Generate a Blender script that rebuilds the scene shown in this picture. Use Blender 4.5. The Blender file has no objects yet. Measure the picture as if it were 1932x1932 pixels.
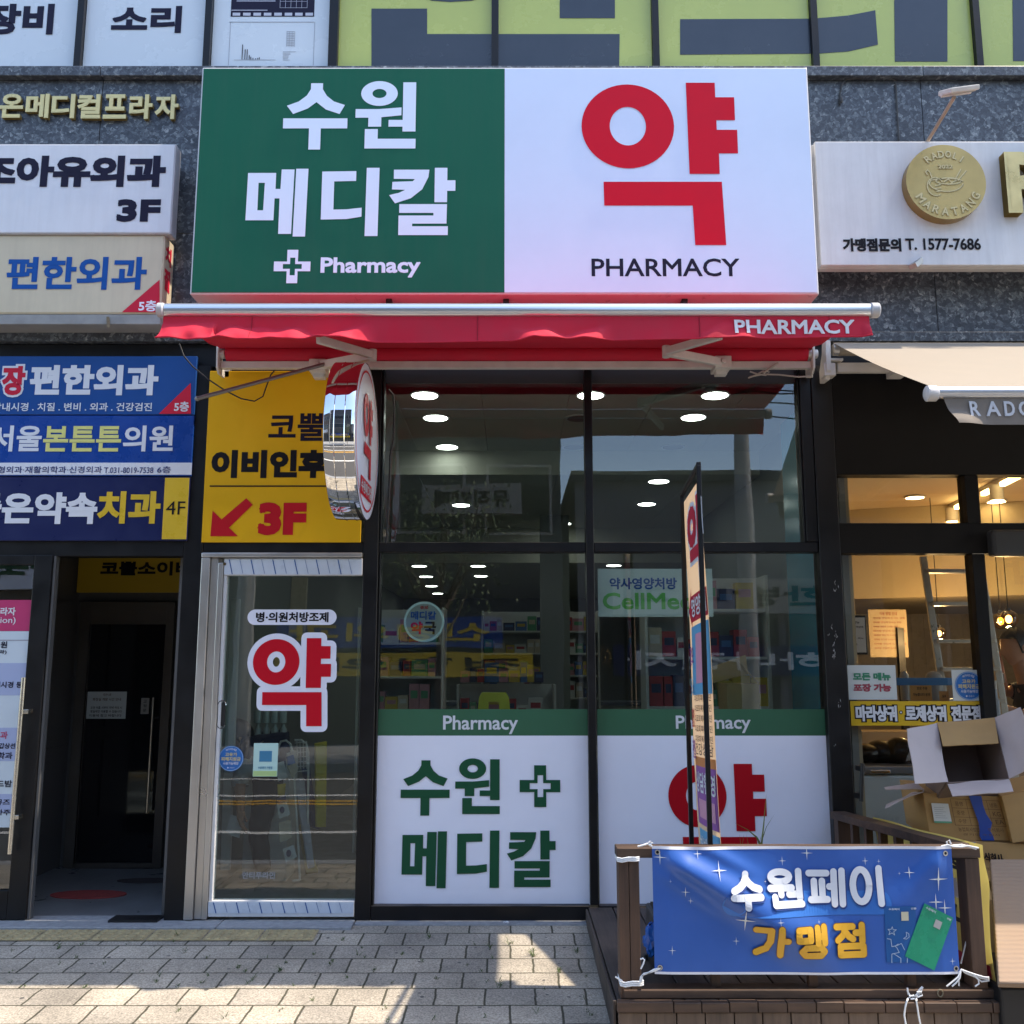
import bpy, bmesh, math, random
from mathutils import Vector, Matrix
random.seed(7)
sc = bpy.context.scene
COL = sc.collection
R = math.radians
# ---------------------------------------------------------------- camera, sky, sun, exposure
CAM_H, CAM_D, PITCH, FPX = 1.55, 5.8, R(9.0), 1805.0
cam = bpy.data.cameras.new('camera'); cam.sensor_width = 36; cam.lens = 36*FPX/1932
cam.clip_start = .05; cam.clip_end = 500
camo = bpy.data.objects.new('camera', cam); COL.objects.link(camo)
camo.location = (0, -CAM_D, CAM_H); camo.rotation_euler = (R(90)+PITCH, 0, 0)
sc.camera = camo
SUN = Vector((.575, -.02, 1)).normalized()
world = bpy.data.worlds.new('World'); sc.world = world; world.use_nodes = True
wn = world.node_tree
sky = wn.nodes.new('ShaderNodeTexSky'); sky.sky_type = 'NISHITA'; sky.sun_disc = False
sky.sun_elevation = math.asin(SUN.z); sky.sun_rotation = math.atan2(SUN.x, SUN.y)
sky.air_density = 1.0; sky.dust_density = 1.2; sky.ozone_density = 1.0
wn.links.new(sky.outputs[0], wn.nodes['Background'].inputs[0])
wn.nodes['Background'].inputs[1].default_value = .15
sl = bpy.data.lights.new('sun', 'SUN'); sl.energy = 2.25; sl.angle = R(.5); sl.color = (1, .87, .70)
slo = bpy.data.objects.new('sun', sl); COL.objects.link(slo); slo.location = (8, 0, 14)
slo.rotation_euler = (-SUN).to_track_quat('-Z', 'Y').to_euler()
sc.view_settings.view_transform = 'Standard'; sc.view_settings.look = 'None'
sc.view_settings.gamma = 1; sc.view_settings.exposure = 1.75; sc.view_settings.use_curve_mapping = False
# ---------------------------------------------------------------- helpers
def at(px, py, Y=0.0):
    """the point at depth Y seen at (px, py) of the photograph (1932 px wide)"""
    u = (px-966)/FPX; v = (966-py)/FPX
    dy = math.cos(PITCH)-v*math.sin(PITCH); dz = math.sin(PITCH)+v*math.cos(PITCH)
    t = (Y+CAM_D)/dy
    return Vector((u*t, Y, CAM_H+dz*t))
def RR(x0, y0, x1, y1, Y=0.0):
    """rectangle u0, v0, u1, v1 (metres) on the plane at depth Y"""
    xm = (x0+x1)/2; ym = (y0+y1)/2
    return (at(x0, ym, Y).x, at(xm, y1, Y).z, at(x1, ym, Y).x, at(xm, y0, Y).z)
def inset(r, a): return (r[0]+a, r[1]+a, r[2]-a, r[3]-a)
class Plane:
    def __init__(s, o, u=(1, 0, 0), v=(0, 0, 1), disp=None):
        s.o = Vector(o); s.u = Vector(u).normalized(); s.v = Vector(v).normalized()
        s.n = s.u.cross(s.v); s.disp = disp
    def P(s, a, b, d=0.0):
        if s.disp: d = d+s.disp(a, b)
        return s.o+s.u*a+s.v*b+s.n*d
def FP(Y): return Plane((0, Y, 0))
MATS = {}
def srgb(c):
    return tuple((x/12.92 if x <= .04045 else ((x+.055)/1.055)**2.4) for x in [k/255 for k in c])
def mat(name, col, rough=.5, metal=0.0, var=.0, scale=8.0, bump=0.0, bscale=60.0, emit=None, coat=0.0, spec=None, streak=0.0):
    if name in MATS: return MATS[name]
    m = bpy.data.materials.new(name); m.use_nodes = True; MATS[name] = m
    nt = m.node_tree; b = nt.nodes['Principled BSDF']
    b.inputs['Roughness'].default_value = rough; b.inputs['Metallic'].default_value = metal
    b.inputs['Base Color'].default_value = (*col, 1)
    if coat: b.inputs['Coat Weight'].default_value = coat; b.inputs['Coat Roughness'].default_value = .08
    if spec is not None: b.inputs['Specular IOR Level'].default_value = spec
    if emit:
        b.inputs['Emission Color'].default_value = (*emit[0], 1); b.inputs['Emission Strength'].default_value = emit[1]
    tc = nt.nodes.new('ShaderNodeTexCoord')
    if var:
        n = nt.nodes.new('ShaderNodeTexNoise'); n.inputs['Scale'].default_value = scale; n.inputs['Detail'].default_value = 6
        n.inputs['Roughness'].default_value = .65
        r = nt.nodes.new('ShaderNodeMapRange'); r.inputs[1].default_value = .3; r.inputs[2].default_value = .7
        r.inputs[3].default_value = 1-var; r.inputs[4].default_value = 1+var*.6
        mx = nt.nodes.new('ShaderNodeMix'); mx.data_type = 'RGBA'; mx.blend_type = 'MULTIPLY'; mx.inputs[0].default_value = 1
        mx.inputs[6].default_value = (*col, 1)
        cb = nt.nodes.new('ShaderNodeCombineColor')
        nt.links.new(tc.outputs['Object'], n.inputs['Vector']); nt.links.new(n.outputs[0], r.inputs[0])
        for i in range(3): nt.links.new(r.outputs[0], cb.inputs[i])
        nt.links.new(cb.outputs[0], mx.inputs[7]); nt.links.new(mx.outputs[2], b.inputs['Base Color'])
        r2 = nt.nodes.new('ShaderNodeMapRange'); r2.inputs[1].default_value = .3; r2.inputs[2].default_value = .7
        r2.inputs[3].default_value = max(.02, rough-.12); r2.inputs[4].default_value = min(1, rough+.12)
        nt.links.new(n.outputs[0], r2.inputs[0]); nt.links.new(r2.outputs[0], b.inputs['Roughness'])
    if streak:
        src = b.inputs['Base Color'].links[0].from_socket if b.inputs['Base Color'].links else None
        mp = nt.nodes.new('ShaderNodeMapping'); mp.inputs['Scale'].default_value = (9, 9, .7)
        ns = nt.nodes.new('ShaderNodeTexNoise'); ns.inputs['Scale'].default_value = 1.6; ns.inputs['Detail'].default_value = 7; ns.inputs['Roughness'].default_value = .7
        rs = nt.nodes.new('ShaderNodeMapRange'); rs.inputs[1].default_value = .42; rs.inputs[2].default_value = .75; rs.inputs[3].default_value = 0; rs.inputs[4].default_value = streak
        ms = nt.nodes.new('ShaderNodeMix'); ms.data_type = 'RGBA'; ms.inputs[7].default_value = (.16, .14, .12, 1)
        nt.links.new(tc.outputs['Object'], mp.inputs[0]); nt.links.new(mp.outputs[0], ns.inputs['Vector']); nt.links.new(ns.outputs[0], rs.inputs[0]); nt.links.new(rs.outputs[0], ms.inputs[0])
        if src: nt.links.new(src, ms.inputs[6])
        else: ms.inputs[6].default_value = (*col, 1)
        nt.links.new(ms.outputs[2], b.inputs['Base Color'])
    if bump:
        n2 = nt.nodes.new('ShaderNodeTexNoise'); n2.inputs['Scale'].default_value = bscale; n2.inputs['Detail'].default_value = 4
        bp = nt.nodes.new('ShaderNodeBump'); bp.inputs['Strength'].default_value = bump; bp.inputs['Distance'].default_value = .01
        nt.links.new(tc.outputs['Object'], n2.inputs['Vector']); nt.links.new(n2.outputs[0], bp.inputs['Height'])
        nt.links.new(bp.outputs[0], b.inputs['Normal'])
    return m
def glass(name, tint=(.8, .86, .84), boost=1.6):
    if name in MATS: return MATS[name]
    m = bpy.data.materials.new(name); m.use_nodes = True; MATS[name] = m
    nt = m.node_tree; nt.nodes.remove(nt.nodes['Principled BSDF']); out = nt.nodes['Material Output']
    tr = nt.nodes.new('ShaderNodeBsdfTransparent'); tr.inputs[0].default_value = (*tint, 1)
    gl = nt.nodes.new('ShaderNodeBsdfGlossy'); gl.inputs['Roughness'].default_value = 0.0
    gl.inputs[0].default_value = (.95, .97, 1, 1)
    fr = nt.nodes.new('ShaderNodeFresnel'); fr.inputs[0].default_value = 1.5
    mu = nt.nodes.new('ShaderNodeMath'); mu.operation = 'MULTIPLY'; mu.inputs[1].default_value = boost; mu.use_clamp = True
    tc = nt.nodes.new('ShaderNodeTexCoord'); n = nt.nodes.new('ShaderNodeTexNoise'); n.inputs['Scale'].default_value = 1.3
    bp = nt.nodes.new('ShaderNodeBump'); bp.inputs['Strength'].default_value = .02; bp.inputs['Distance'].default_value = .05
    nt.links.new(tc.outputs['Object'], n.inputs['Vector']); nt.links.new(n.outputs[0], bp.inputs['Height'])
    nt.links.new(bp.outputs[0], gl.inputs['Normal'])
    mx = nt.nodes.new('ShaderNodeMixShader')
    ge = nt.nodes.new('ShaderNodeNewGeometry'); iv = nt.nodes.new('ShaderNodeMath'); iv.operation = 'SUBTRACT'; iv.inputs[0].default_value = 1
    m2 = nt.nodes.new('ShaderNodeMath'); m2.operation = 'MULTIPLY'
    nt.links.new(ge.outputs['Backfacing'], iv.inputs[1])
    nt.links.new(fr.outputs[0], mu.inputs[0]); nt.links.new(mu.outputs[0], m2.inputs[0]); nt.links.new(iv.outputs[0], m2.inputs[1]); nt.links.new(m2.outputs[0], mx.inputs[0])
    nt.links.new(tr.outputs[0], mx.inputs[1]); nt.links.new(gl.outputs[0], mx.inputs[2])
    nt.links.new(mx.outputs[0], out.inputs[0])
    return m
class MB:
    """collects faces, then links them as one mesh object"""
    def __init__(s): s.v = []; s.f = []; s.mi = []; s.cur = 0
    def face(s, pts):
        i = len(s.v); s.v += [Vector(p) for p in pts]; s.f.append(list(range(i, i+len(pts)))); s.mi.append(s.cur); return s
    def mesh(s, vs, fs):
        i = len(s.v); s.v += [Vector(p) for p in vs]
        for f in fs: s.f.append([i+k for k in f]); s.mi.append(s.cur)
        return s
    def box(s, x0, x1, y0, y1, z0, z1, M=None):
        vs = [Vector((x, y, z)) for z in (z0, z1) for y in (y0, y1) for x in (x0, x1)]
        if M is not None: vs = [M @ v for v in vs]
        return s.mesh(vs, [(0, 2, 3, 1), (4, 5, 7, 6), (0, 1, 5, 4), (2, 6, 7, 3), (0, 4, 6, 2), (1, 3, 7, 5)])
    def bar(s, a, b, w, h, up=(0, 0, 1)):
        a = Vector(a); b = Vector(b); d = (b-a).normalized(); up = Vector(up)
        r = d.cross(up).normalized(); u = r.cross(d)
        vs = [p+r*(w/2*i)+u*(h/2*j) for p in (a, b) for j in (-1, 1) for i in (-1, 1)]
        return s.mesh(vs, [(0, 2, 3, 1), (4, 5, 7, 6), (0, 1, 5, 4), (2, 6, 7, 3), (0, 4, 6, 2), (1, 3, 7, 5)])
    def tube(s, path, r, n=10, cap=True):
        path = [Vector(p) for p in path]; rs = r if isinstance(r, (list, tuple)) else [r]*len(path)
        rings = []; prev = None
        for k, p in enumerate(path):
            d = (path[min(k+1, len(path)-1)]-path[max(k-1, 0)]).normalized()
            ref = prev if prev is not None else (Vector((0, 0, 1)) if abs(d.z) < .9 else Vector((1, 0, 0)))
            a = (ref-d*ref.dot(d)).normalized(); b = d.cross(a); prev = a
            rings.append([p+(a*math.cos(t)+b*math.sin(t))*rs[k] for t in [2*math.pi*i/n for i in range(n)]])
        i0 = len(s.v)
        for rg in rings: s.v += rg
        for k in range(len(rings)-1):
            for i in range(n):
                j = (i+1) % n
                s.f.append([i0+k*n+i, i0+k*n+j, i0+(k+1)*n+j, i0+(k+1)*n+i]); s.mi.append(s.cur)
        if cap:
            s.f.append([i0+i for i in range(n)][::-1]); s.mi.append(s.cur)
            s.f.append([i0+(len(rings)-1)*n+i for i in range(n)]); s.mi.append(s.cur)
        return s
    def prism(s, pl, poly, d0, d1):
        """polygon (u, v) on a plane, from depth d0 to d1 (outwards)"""
        n = len(poly); a = [pl.P(u, v, d0) for u, v in poly]; b = [pl.P(u, v, d1) for u, v in poly]
        i = len(s.v); s.v += a+b
        s.f.append([i+k for k in range(n)][::-1]); s.mi.append(s.cur)
        s.f.append([i+n+k for k in range(n)]); s.mi.append(s.cur)
        for k in range(n):
            j = (k+1) % n; s.f.append([i+k, i+j, i+n+j, i+n+k]); s.mi.append(s.cur)
        return s
    def rect(s, pl, r, d=0.0):
        u0, v0, u1, v1 = r
        return s.face([pl.P(u0, v0, d), pl.P(u1, v0, d), pl.P(u1, v1, d), pl.P(u0, v1, d)])
    def slab(s, pl, r, d0, d1):
        u0, v0, u1, v1 = r
        return s.prism(pl, [(u0, v0), (u1, v0), (u1, v1), (u0, v1)], d0, d1)
    def ell(s, c, rx, ry, rz, n=16, m=10):
        c = Vector(c); i0 = len(s.v)
        for j in range(m+1):
            t = math.pi*j/m
            for i in range(n):
                p = 2*math.pi*i/n
                s.v.append(c+Vector((rx*math.sin(t)*math.cos(p), ry*math.sin(t)*math.sin(p), rz*math.cos(t))))
        for j in range(m):
            for i in range(n):
                k = (i+1) % n; s.f.append([i0+j*n+i, i0+(j+1)*n+i, i0+(j+1)*n+k, i0+j*n+k]); s.mi.append(s.cur)
        return s
    def build(s, name, mats, parent=None, smooth=False, bevel=0.0, seg=2):
        off = Vector((0, 0, 0))
        if parent is not None:
            p = parent
            while p is not None: off += p.location; p = p.parent
        me = bpy.data.meshes.new(name)
        me.from_pydata([tuple(v-off) for v in s.v], [], s.f)
        if not isinstance(mats, (list, tuple)): mats = [mats]
        for m in mats: me.materials.append(m)
        me.polygons.foreach_set('material_index', s.mi)
        if bevel or smooth:
            bm = bmesh.new(); bm.from_mesh(me)
            if bevel:
                bmesh.ops.remove_doubles(bm, verts=bm.verts, dist=1e-6)
                bmesh.ops.recalc_face_normals(bm, faces=bm.faces)
                es = [e for e in bm.edges if len(e.link_faces) == 2 and e.calc_face_angle(0) > .5]
                bmesh.ops.bevel(bm, geom=es, offset=bevel, segments=seg, affect='EDGES', profile=.5, clamp_overlap=True)
            if smooth:
                bmesh.ops.remove_doubles(bm, verts=bm.verts, dist=1e-6)
                bmesh.ops.recalc_face_normals(bm, faces=bm.faces)
                for f in bm.faces: f.smooth = True
                for e in bm.edges:
                    if len(e.link_faces) == 2 and e.calc_face_angle(0) > .7: e.smooth = False
            bm.to_mesh(me); bm.free()
        me.update()
        o = bpy.data.objects.new(name, me); COL.objects.link(o)
        if parent is not None: o.parent = parent
        return o
def tag(o, label=None, cat=None, group=None, kind=None):
    if label: o['label'] = label
    if cat: o['category'] = cat
    if group: o['group'] = group
    if kind: o['kind'] = kind
    return o
def thing(name, label, cat, loc=(0, 0, 0), group=None):
    o = bpy.data.objects.new(name, None); COL.objects.link(o); o.location = Vector(loc)
    o.empty_display_size = .1
    return tag(o, label, cat, group)
def copy_tree(o, loc=None, parent=None, label=None):
    c = o.copy(); COL.objects.link(c)
    if parent is not None: c.parent = parent
    if loc is not None: c.location = loc
    if label: c['label'] = label
    for ch in list(o.children): copy_tree(ch, None, c)
    return c
# ---- lettering: every glyph is filled outline geometry laid on a plane
STEP = .00005; NSTEP = 24
def strips(mb, pl, segs, w, d, ext=True, maxlen=None):
    for k, (a, b) in enumerate(segs):
        a = Vector(a); b = Vector(b); L = (b-a).length
        if L < 1e-7: continue
        t = (b-a)/L; n = Vector((-t.y, t.x))*w
        if ext is True: ea = eb = w*.9
        elif ext: ea, eb = ext[k]
        else: ea = eb = 0
        a = a-t*ea; b = b+t*eb; L += ea+eb
        q = 1 if not maxlen else max(1, math.ceil(L/maxlen))
        dd = d+STEP*((k*7) % NSTEP)
        for i in range(q):
            p0 = a+t*(L*i/q); p1 = a+t*(L*(i+1)/q)
            mb.face([pl.P(*(p0-n), dd), pl.P(*(p1-n), dd), pl.P(*(p1+n), dd), pl.P(*(p0+n), dd)])
def disc(mb, pl, c, r, d, n=18, ry=None):
    ry = r if ry is None else ry
    mb.face([pl.P(c[0]+r*math.cos(2*math.pi*i/n), c[1]+ry*math.sin(2*math.pi*i/n), d) for i in range(n)])
def ring(mb, pl, c, r0, r1, d, n=40):
    for i in range(n):
        a = 2*math.pi*i/n; b = 2*math.pi*(i+1)/n
        mb.face([pl.P(c[0]+r0*math.cos(a), c[1]+r0*math.sin(a), d), pl.P(c[0]+r1*math.cos(a), c[1]+r1*math.sin(a), d),
                 pl.P(c[0]+r1*math.cos(b), c[1]+r1*math.sin(b), d), pl.P(c[0]+r0*math.cos(b), c[1]+r0*math.sin(b), d)])
TCACHE = {}
def text2d(s, res=3):
    if s in TCACHE: return TCACHE[s]
    c = bpy.data.curves.new('t', 'FONT'); c.body = s; c.resolution_u = res
    o = bpy.data.objects.new('t', c); COL.objects.link(o)
    dg = bpy.context.evaluated_depsgraph_get(); ev = o.evaluated_get(dg); me = ev.to_mesh()
    vs = [Vector((v.co.x, v.co.y)) for v in me.vertices]; fs = [list(p.vertices) for p in me.polygons]
    ev.to_mesh_clear(); bpy.data.objects.remove(o); bpy.data.curves.remove(c)
    x0 = min(v.x for v in vs); x1 = max(v.x for v in vs); y0 = min(v.y for v in vs); y1 = max(v.y for v in vs)
    cnt = {}
    for f in fs:
        for i in range(len(f)):
            a, b = f[i], f[(i+1) % len(f)]
            k = (round(vs[a].x, 5), round(vs[a].y, 5), round(vs[b].x, 5), round(vs[b].y, 5))
            r = (k[2], k[3], k[0], k[1])
            if r in cnt: del cnt[r]
            else: cnt[k] = (a, b)
    TCACHE[s] = (vs, fs, list(cnt.values()), x0, y0, x1, y1)
    return TCACHE[s]
def joins(segs, w):
    """how far each stroke piece runs on past its ends so that outer corners close"""
    key = lambda p: (round(p.x, 6), round(p.y, 6))
    st = {}; en = {}
    for a, b in segs: st[key(a)] = (b-a); en[key(b)] = (b-a)
    out = []
    def e(d0, d1):
        if d0 is None or d1 is None or d0.length < 1e-8 or d1.length < 1e-8: return w*.5
        c = max(-1, min(1, d0.normalized().dot(d1.normalized()))); t = math.acos(c)
        return min(w, w*math.tan(min(t, 2.2)/2))
    for a, b in segs: out.append((e(en.get(key(a)), b-a), e(b-a, st.get(key(b)))))
    return out
def add_text(mb, pl, s, r, d=.003, bold=0.0, sheary=0.0):
    """letters of s fitted into rectangle r = (u0, v0, u1, v1); bold = extra stroke width as a share of the height"""
    vs, fs, ed, x0, y0, x1, y1 = text2d(s)
    w = bold*(r[3]-r[1])
    sx = (r[2]-r[0]-2*w)/(x1-x0); sy = (r[3]-r[1]-2*w)/(y1-y0)
    P2 = [Vector((r[0]+w+(v.x-x0)*sx, r[1]+w+(v.y-y0)*sy)) for v in vs]
    mb.mesh([pl.P(p.x, p.y, d+STEP*NSTEP) for p in P2], fs)
    if w: strips(mb, pl, [(P2[a], P2[b]) for a, b in ed], w, d, joins([(P2[a], P2[b]) for a, b in ed], w))
    return mb
def text(name, s, r, pl, m, parent=None, d=.003, bold=0.0):
    return add_text(MB(), pl, s, r, d, bold).build(name, m, parent)
def fill_poly(mb, pl, polys, r, d, box=None):
    """outlines (first solid, later ones may be holes) in drawing units with y down, fitted into r"""
    allp = [p for q in polys for p in q]
    x0, y0, x1, y1 = box or (min(p[0] for p in allp), min(p[1] for p in allp), max(p[0] for p in allp), max(p[1] for p in allp))
    def mp(p): return (r[0]+(p[0]-x0)/(x1-x0)*(r[2]-r[0]), r[3]-(p[1]-y0)/(y1-y0)*(r[3]-r[1]))
    c = bpy.data.curves.new('g', 'CURVE'); c.dimensions = '2D'; c.fill_mode = 'FRONT'
    for q in polys:
        sp = c.splines.new('POLY'); sp.points.add(len(q)-1); sp.use_cyclic_u = True
        for i, p in enumerate(q): u, v = mp(p); sp.points[i].co = (u, v, 0, 1)
    o = bpy.data.objects.new('g', c); COL.objects.link(o)
    dg = bpy.context.evaluated_depsgraph_get(); ev = o.evaluated_get(dg); me = ev.to_mesh()
    mb.mesh([pl.P(v.co.x, v.co.y, d) for v in me.vertices], [list(p.vertices) for p in me.polygons])
    ev.to_mesh_clear(); bpy.data.objects.remove(o); bpy.data.curves.remove(c)
    return [[mp(p) for p in q] for q in polys]
def oval(cx, cy, rx, ry, n=40): return [(cx+rx*math.cos(2*math.pi*i/n), cy+ry*math.sin(2*math.pi*i/n)) for i in range(n)]
# heavy sign lettering, traced as outlines
GL = {
 '수': ((1158, 605, 1404, 883), [[(1260,605),(1306,605),(1306,630),(1322,658),(1350,682),(1393,697),(1373,735),(1320,716),(1283,685),(1250,712),(1195,735),(1170,700),(1215,682),(1245,657),(1260,630)],
        [(1158,753),(1404,753),(1404,795),(1303,795),(1303,883),(1258,883),(1258,795),(1158,795)]]),
 '원': ((1432, 595, 1656, 875), [oval(1519,647,68,52), oval(1519,647,26,19), [(1432,712),(1520,712),(1602,705),(1602,738),(1528,746),(1528,785),(1480,785),(1480,748),(1432,748)],
        [(1607,600),(1655,600),(1655,805),(1607,805),(1607,785),(1555,785),(1555,757),(1607,757)], [(1468,795),(1516,795),(1516,835),(1656,835),(1656,875),(1468,875)]]),
 '메디칼': ((1163, 957, 1926, 1248), [[(1165,980),(1268,980),(1268,1048),(1286,1048),(1288,965),(1335,965),(1331,1237),(1284,1237),(1284,1088),(1266,1088),(1265,1180),(1163,1180)], [(1205,1022),(1228,1022),(1226,1138),(1205,1138)],
        [(1341,962),(1386,962),(1382,1248),(1337,1248)],
        [(1437,974),(1562,972),(1562,1014),(1482,1016),(1482,1135),(1530,1134),(1585,1127),(1585,1165),(1530,1175),(1437,1177)], [(1600,958),(1647,958),(1645,1246),(1598,1246)],
        [(1700,966),(1830,966),(1827,997),(1805,1049),(1764,1087),(1706,1109),(1684,1074),(1720,1064),(1742,1052),(1694,1050),(1695,1018),(1770,1015),(1777,1006),(1700,1005)],
        [(1850,958),(1896,958),(1896,1011),(1926,1011),(1926,1056),(1896,1056),(1896,1104),(1850,1104)],
        [(1722,1112),(1896,1112),(1895,1194),(1770,1194),(1770,1205),(1900,1205),(1900,1242),(1720,1242),(1720,1160),(1847,1160),(1847,1149),(1722,1149)]]),
 '약': ((1362, 472, 2246, 1388), [oval(1625,722,263,240,56), oval(1625,722,103,110), [(1962,472),(2128,472),(2128,556),(2236,556),(2236,688),(2130,688),(2130,743),(2246,743),(2246,877),(2138,877),(2138,993),(1968,993)],
        [(1482,1037),(2148,1037),(2160,1388),(1987,1388),(1980,1170),(1484,1170)]]),
 'plus': ((1756, 630, 1958, 840), [[(1828,630),(1888,630),(1888,704),(1958,704),(1958,765),(1888,765),(1888,840),(1828,840),(1828,765),(1756,765),(1756,704),(1828,704)],
        [(1845,680),(1845,720),(1806,720),(1806,750),(1845,750),(1845,790),(1873,790),(1873,750),(1910,750),(1910,720),(1873,720),(1873,680)]]),
}
def glyph(mb, pl, k, r, d=.003, grow=0.0):
    box, polys = GL[k]
    out = fill_poly(mb, pl, polys, r, d+STEP*NSTEP*2, box)
    if grow:
        for q in out:
            strips(mb, pl, [(q[i], q[(i+1) % len(q)]) for i in range(len(q))], grow, d, ext=False)
            for i, p in enumerate(q):
                disc(mb, pl, p, grow, d+STEP*(NSTEP+(i*5) % NSTEP), 14)
    return mb
def stroke(mb, pl, lines, r, box, w, d, maxlen=.012):
    """round-ended pen strokes: polylines in drawing units with y down"""
    x0, y0, x1, y1 = box; k = 0
    for L in lines:
        pts = [Vector((r[0]+(x-x0)/(x1-x0)*(r[2]-r[0]), r[3]-(y-y0)/(y1-y0)*(r[3]-r[1]))) for x, y in L]
        for a, b in zip(pts[:-1], pts[1:]):
            strips(mb, pl, [(a, b)], w, d+STEP*2*(k % 12), ext=False, maxlen=maxlen); k += 1
        for p in pts: disc(mb, pl, p, w, d+STEP*2*(k % 12)+.00002, 18); k += 1
def arc(cx, cy, rx, ry, a0=0, a1=360, n=20): return [(cx+rx*math.cos(R(a0+(a1-a0)*i/n)), cy+ry*math.sin(R(a0+(a1-a0)*i/n))) for i in range(n+1)]
# ---------------------------------------------------------------- materials
def granite():
    m = mat('granite', (.1, .11, .12), .38); nt = m.node_tree; b = nt.nodes['Principled BSDF']
    tc = nt.nodes.new('ShaderNodeTexCoord')
    n0 = nt.nodes.new('ShaderNodeTexNoise'); n0.inputs['Scale'].default_value = 26; n0.inputs['Detail'].default_value = 3
    dm = nt.nodes.new('ShaderNodeMix'); dm.data_type = 'VECTOR'; dm.inputs[0].default_value = .05
    v = nt.nodes.new('ShaderNodeTexVoronoi'); v.inputs['Scale'].default_value = 46; v.inputs['Randomness'].default_value = 1
    v2 = nt.nodes.new('ShaderNodeTexVoronoi'); v2.inputs['Scale'].default_value = 85
    nt.links.new(tc.outputs['Object'], n0.inputs['Vector']); nt.links.new(tc.outputs['Object'], dm.inputs[4]); nt.links.new(n0.outputs[1], dm.inputs[5])
    nt.links.new(dm.outputs[1], v.inputs['Vector']); nt.links.new(dm.outputs[1], v2.inputs['Vector'])
    r = nt.nodes.new('ShaderNodeValToRGB'); e = r.color_ramp.elements
    e[0].position = 0; e[0].color = (.030, .034, .040, 1); e[1].position = 1; e[1].color = (.34, .35, .35, 1)
    for p, c in ((.45, (.055, .062, .075)), (.7, (.10, .115, .13)), (.86, (.17, .19, .20))):
        k = e.new(p); k.color = (*c, 1)
    sp = nt.nodes.new('ShaderNodeSeparateColor'); nt.links.new(v.outputs['Color'], sp.inputs[0])
    sp2 = nt.nodes.new('ShaderNodeSeparateColor'); nt.links.new(v2.outputs['Color'], sp2.inputs[0])
    mx = nt.nodes.new('ShaderNodeMath'); mx.operation = 'MULTIPLY_ADD'; mx.inputs[1].default_value = .35
    ml = nt.nodes.new('ShaderNodeMath'); ml.operation = 'MULTIPLY'; ml.inputs[1].default_value = .65
    nt.links.new(sp.outputs[0], ml.inputs[0]); nt.links.new(sp2.outputs[1], mx.inputs[0]); nt.links.new(ml.outputs[0], mx.inputs[2])
    nt.links.new(mx.outputs[0], r.inputs[0])
    n3 = nt.nodes.new('ShaderNodeTexNoise'); n3.inputs['Scale'].default_value = 2.2; n3.inputs['Detail'].default_value = 5
    nt.links.new(tc.outputs['Object'], n3.inputs['Vector'])
    mr = nt.nodes.new('ShaderNodeMapRange'); mr.inputs[1].default_value = .3; mr.inputs[2].default_value = .7; mr.inputs[3].default_value = .8; mr.inputs[4].default_value = 1.25
    nt.links.new(n3.outputs[0], mr.inputs[0])
    vm = nt.nodes.new('ShaderNodeVectorMath'); vm.operation = 'SCALE'
    nt.links.new(r.outputs[0], vm.inputs[0]); nt.links.new(mr.outputs[0], vm.inputs['Scale']); nt.links.new(vm.outputs[0], b.inputs['Base Color'])
    return m
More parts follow.
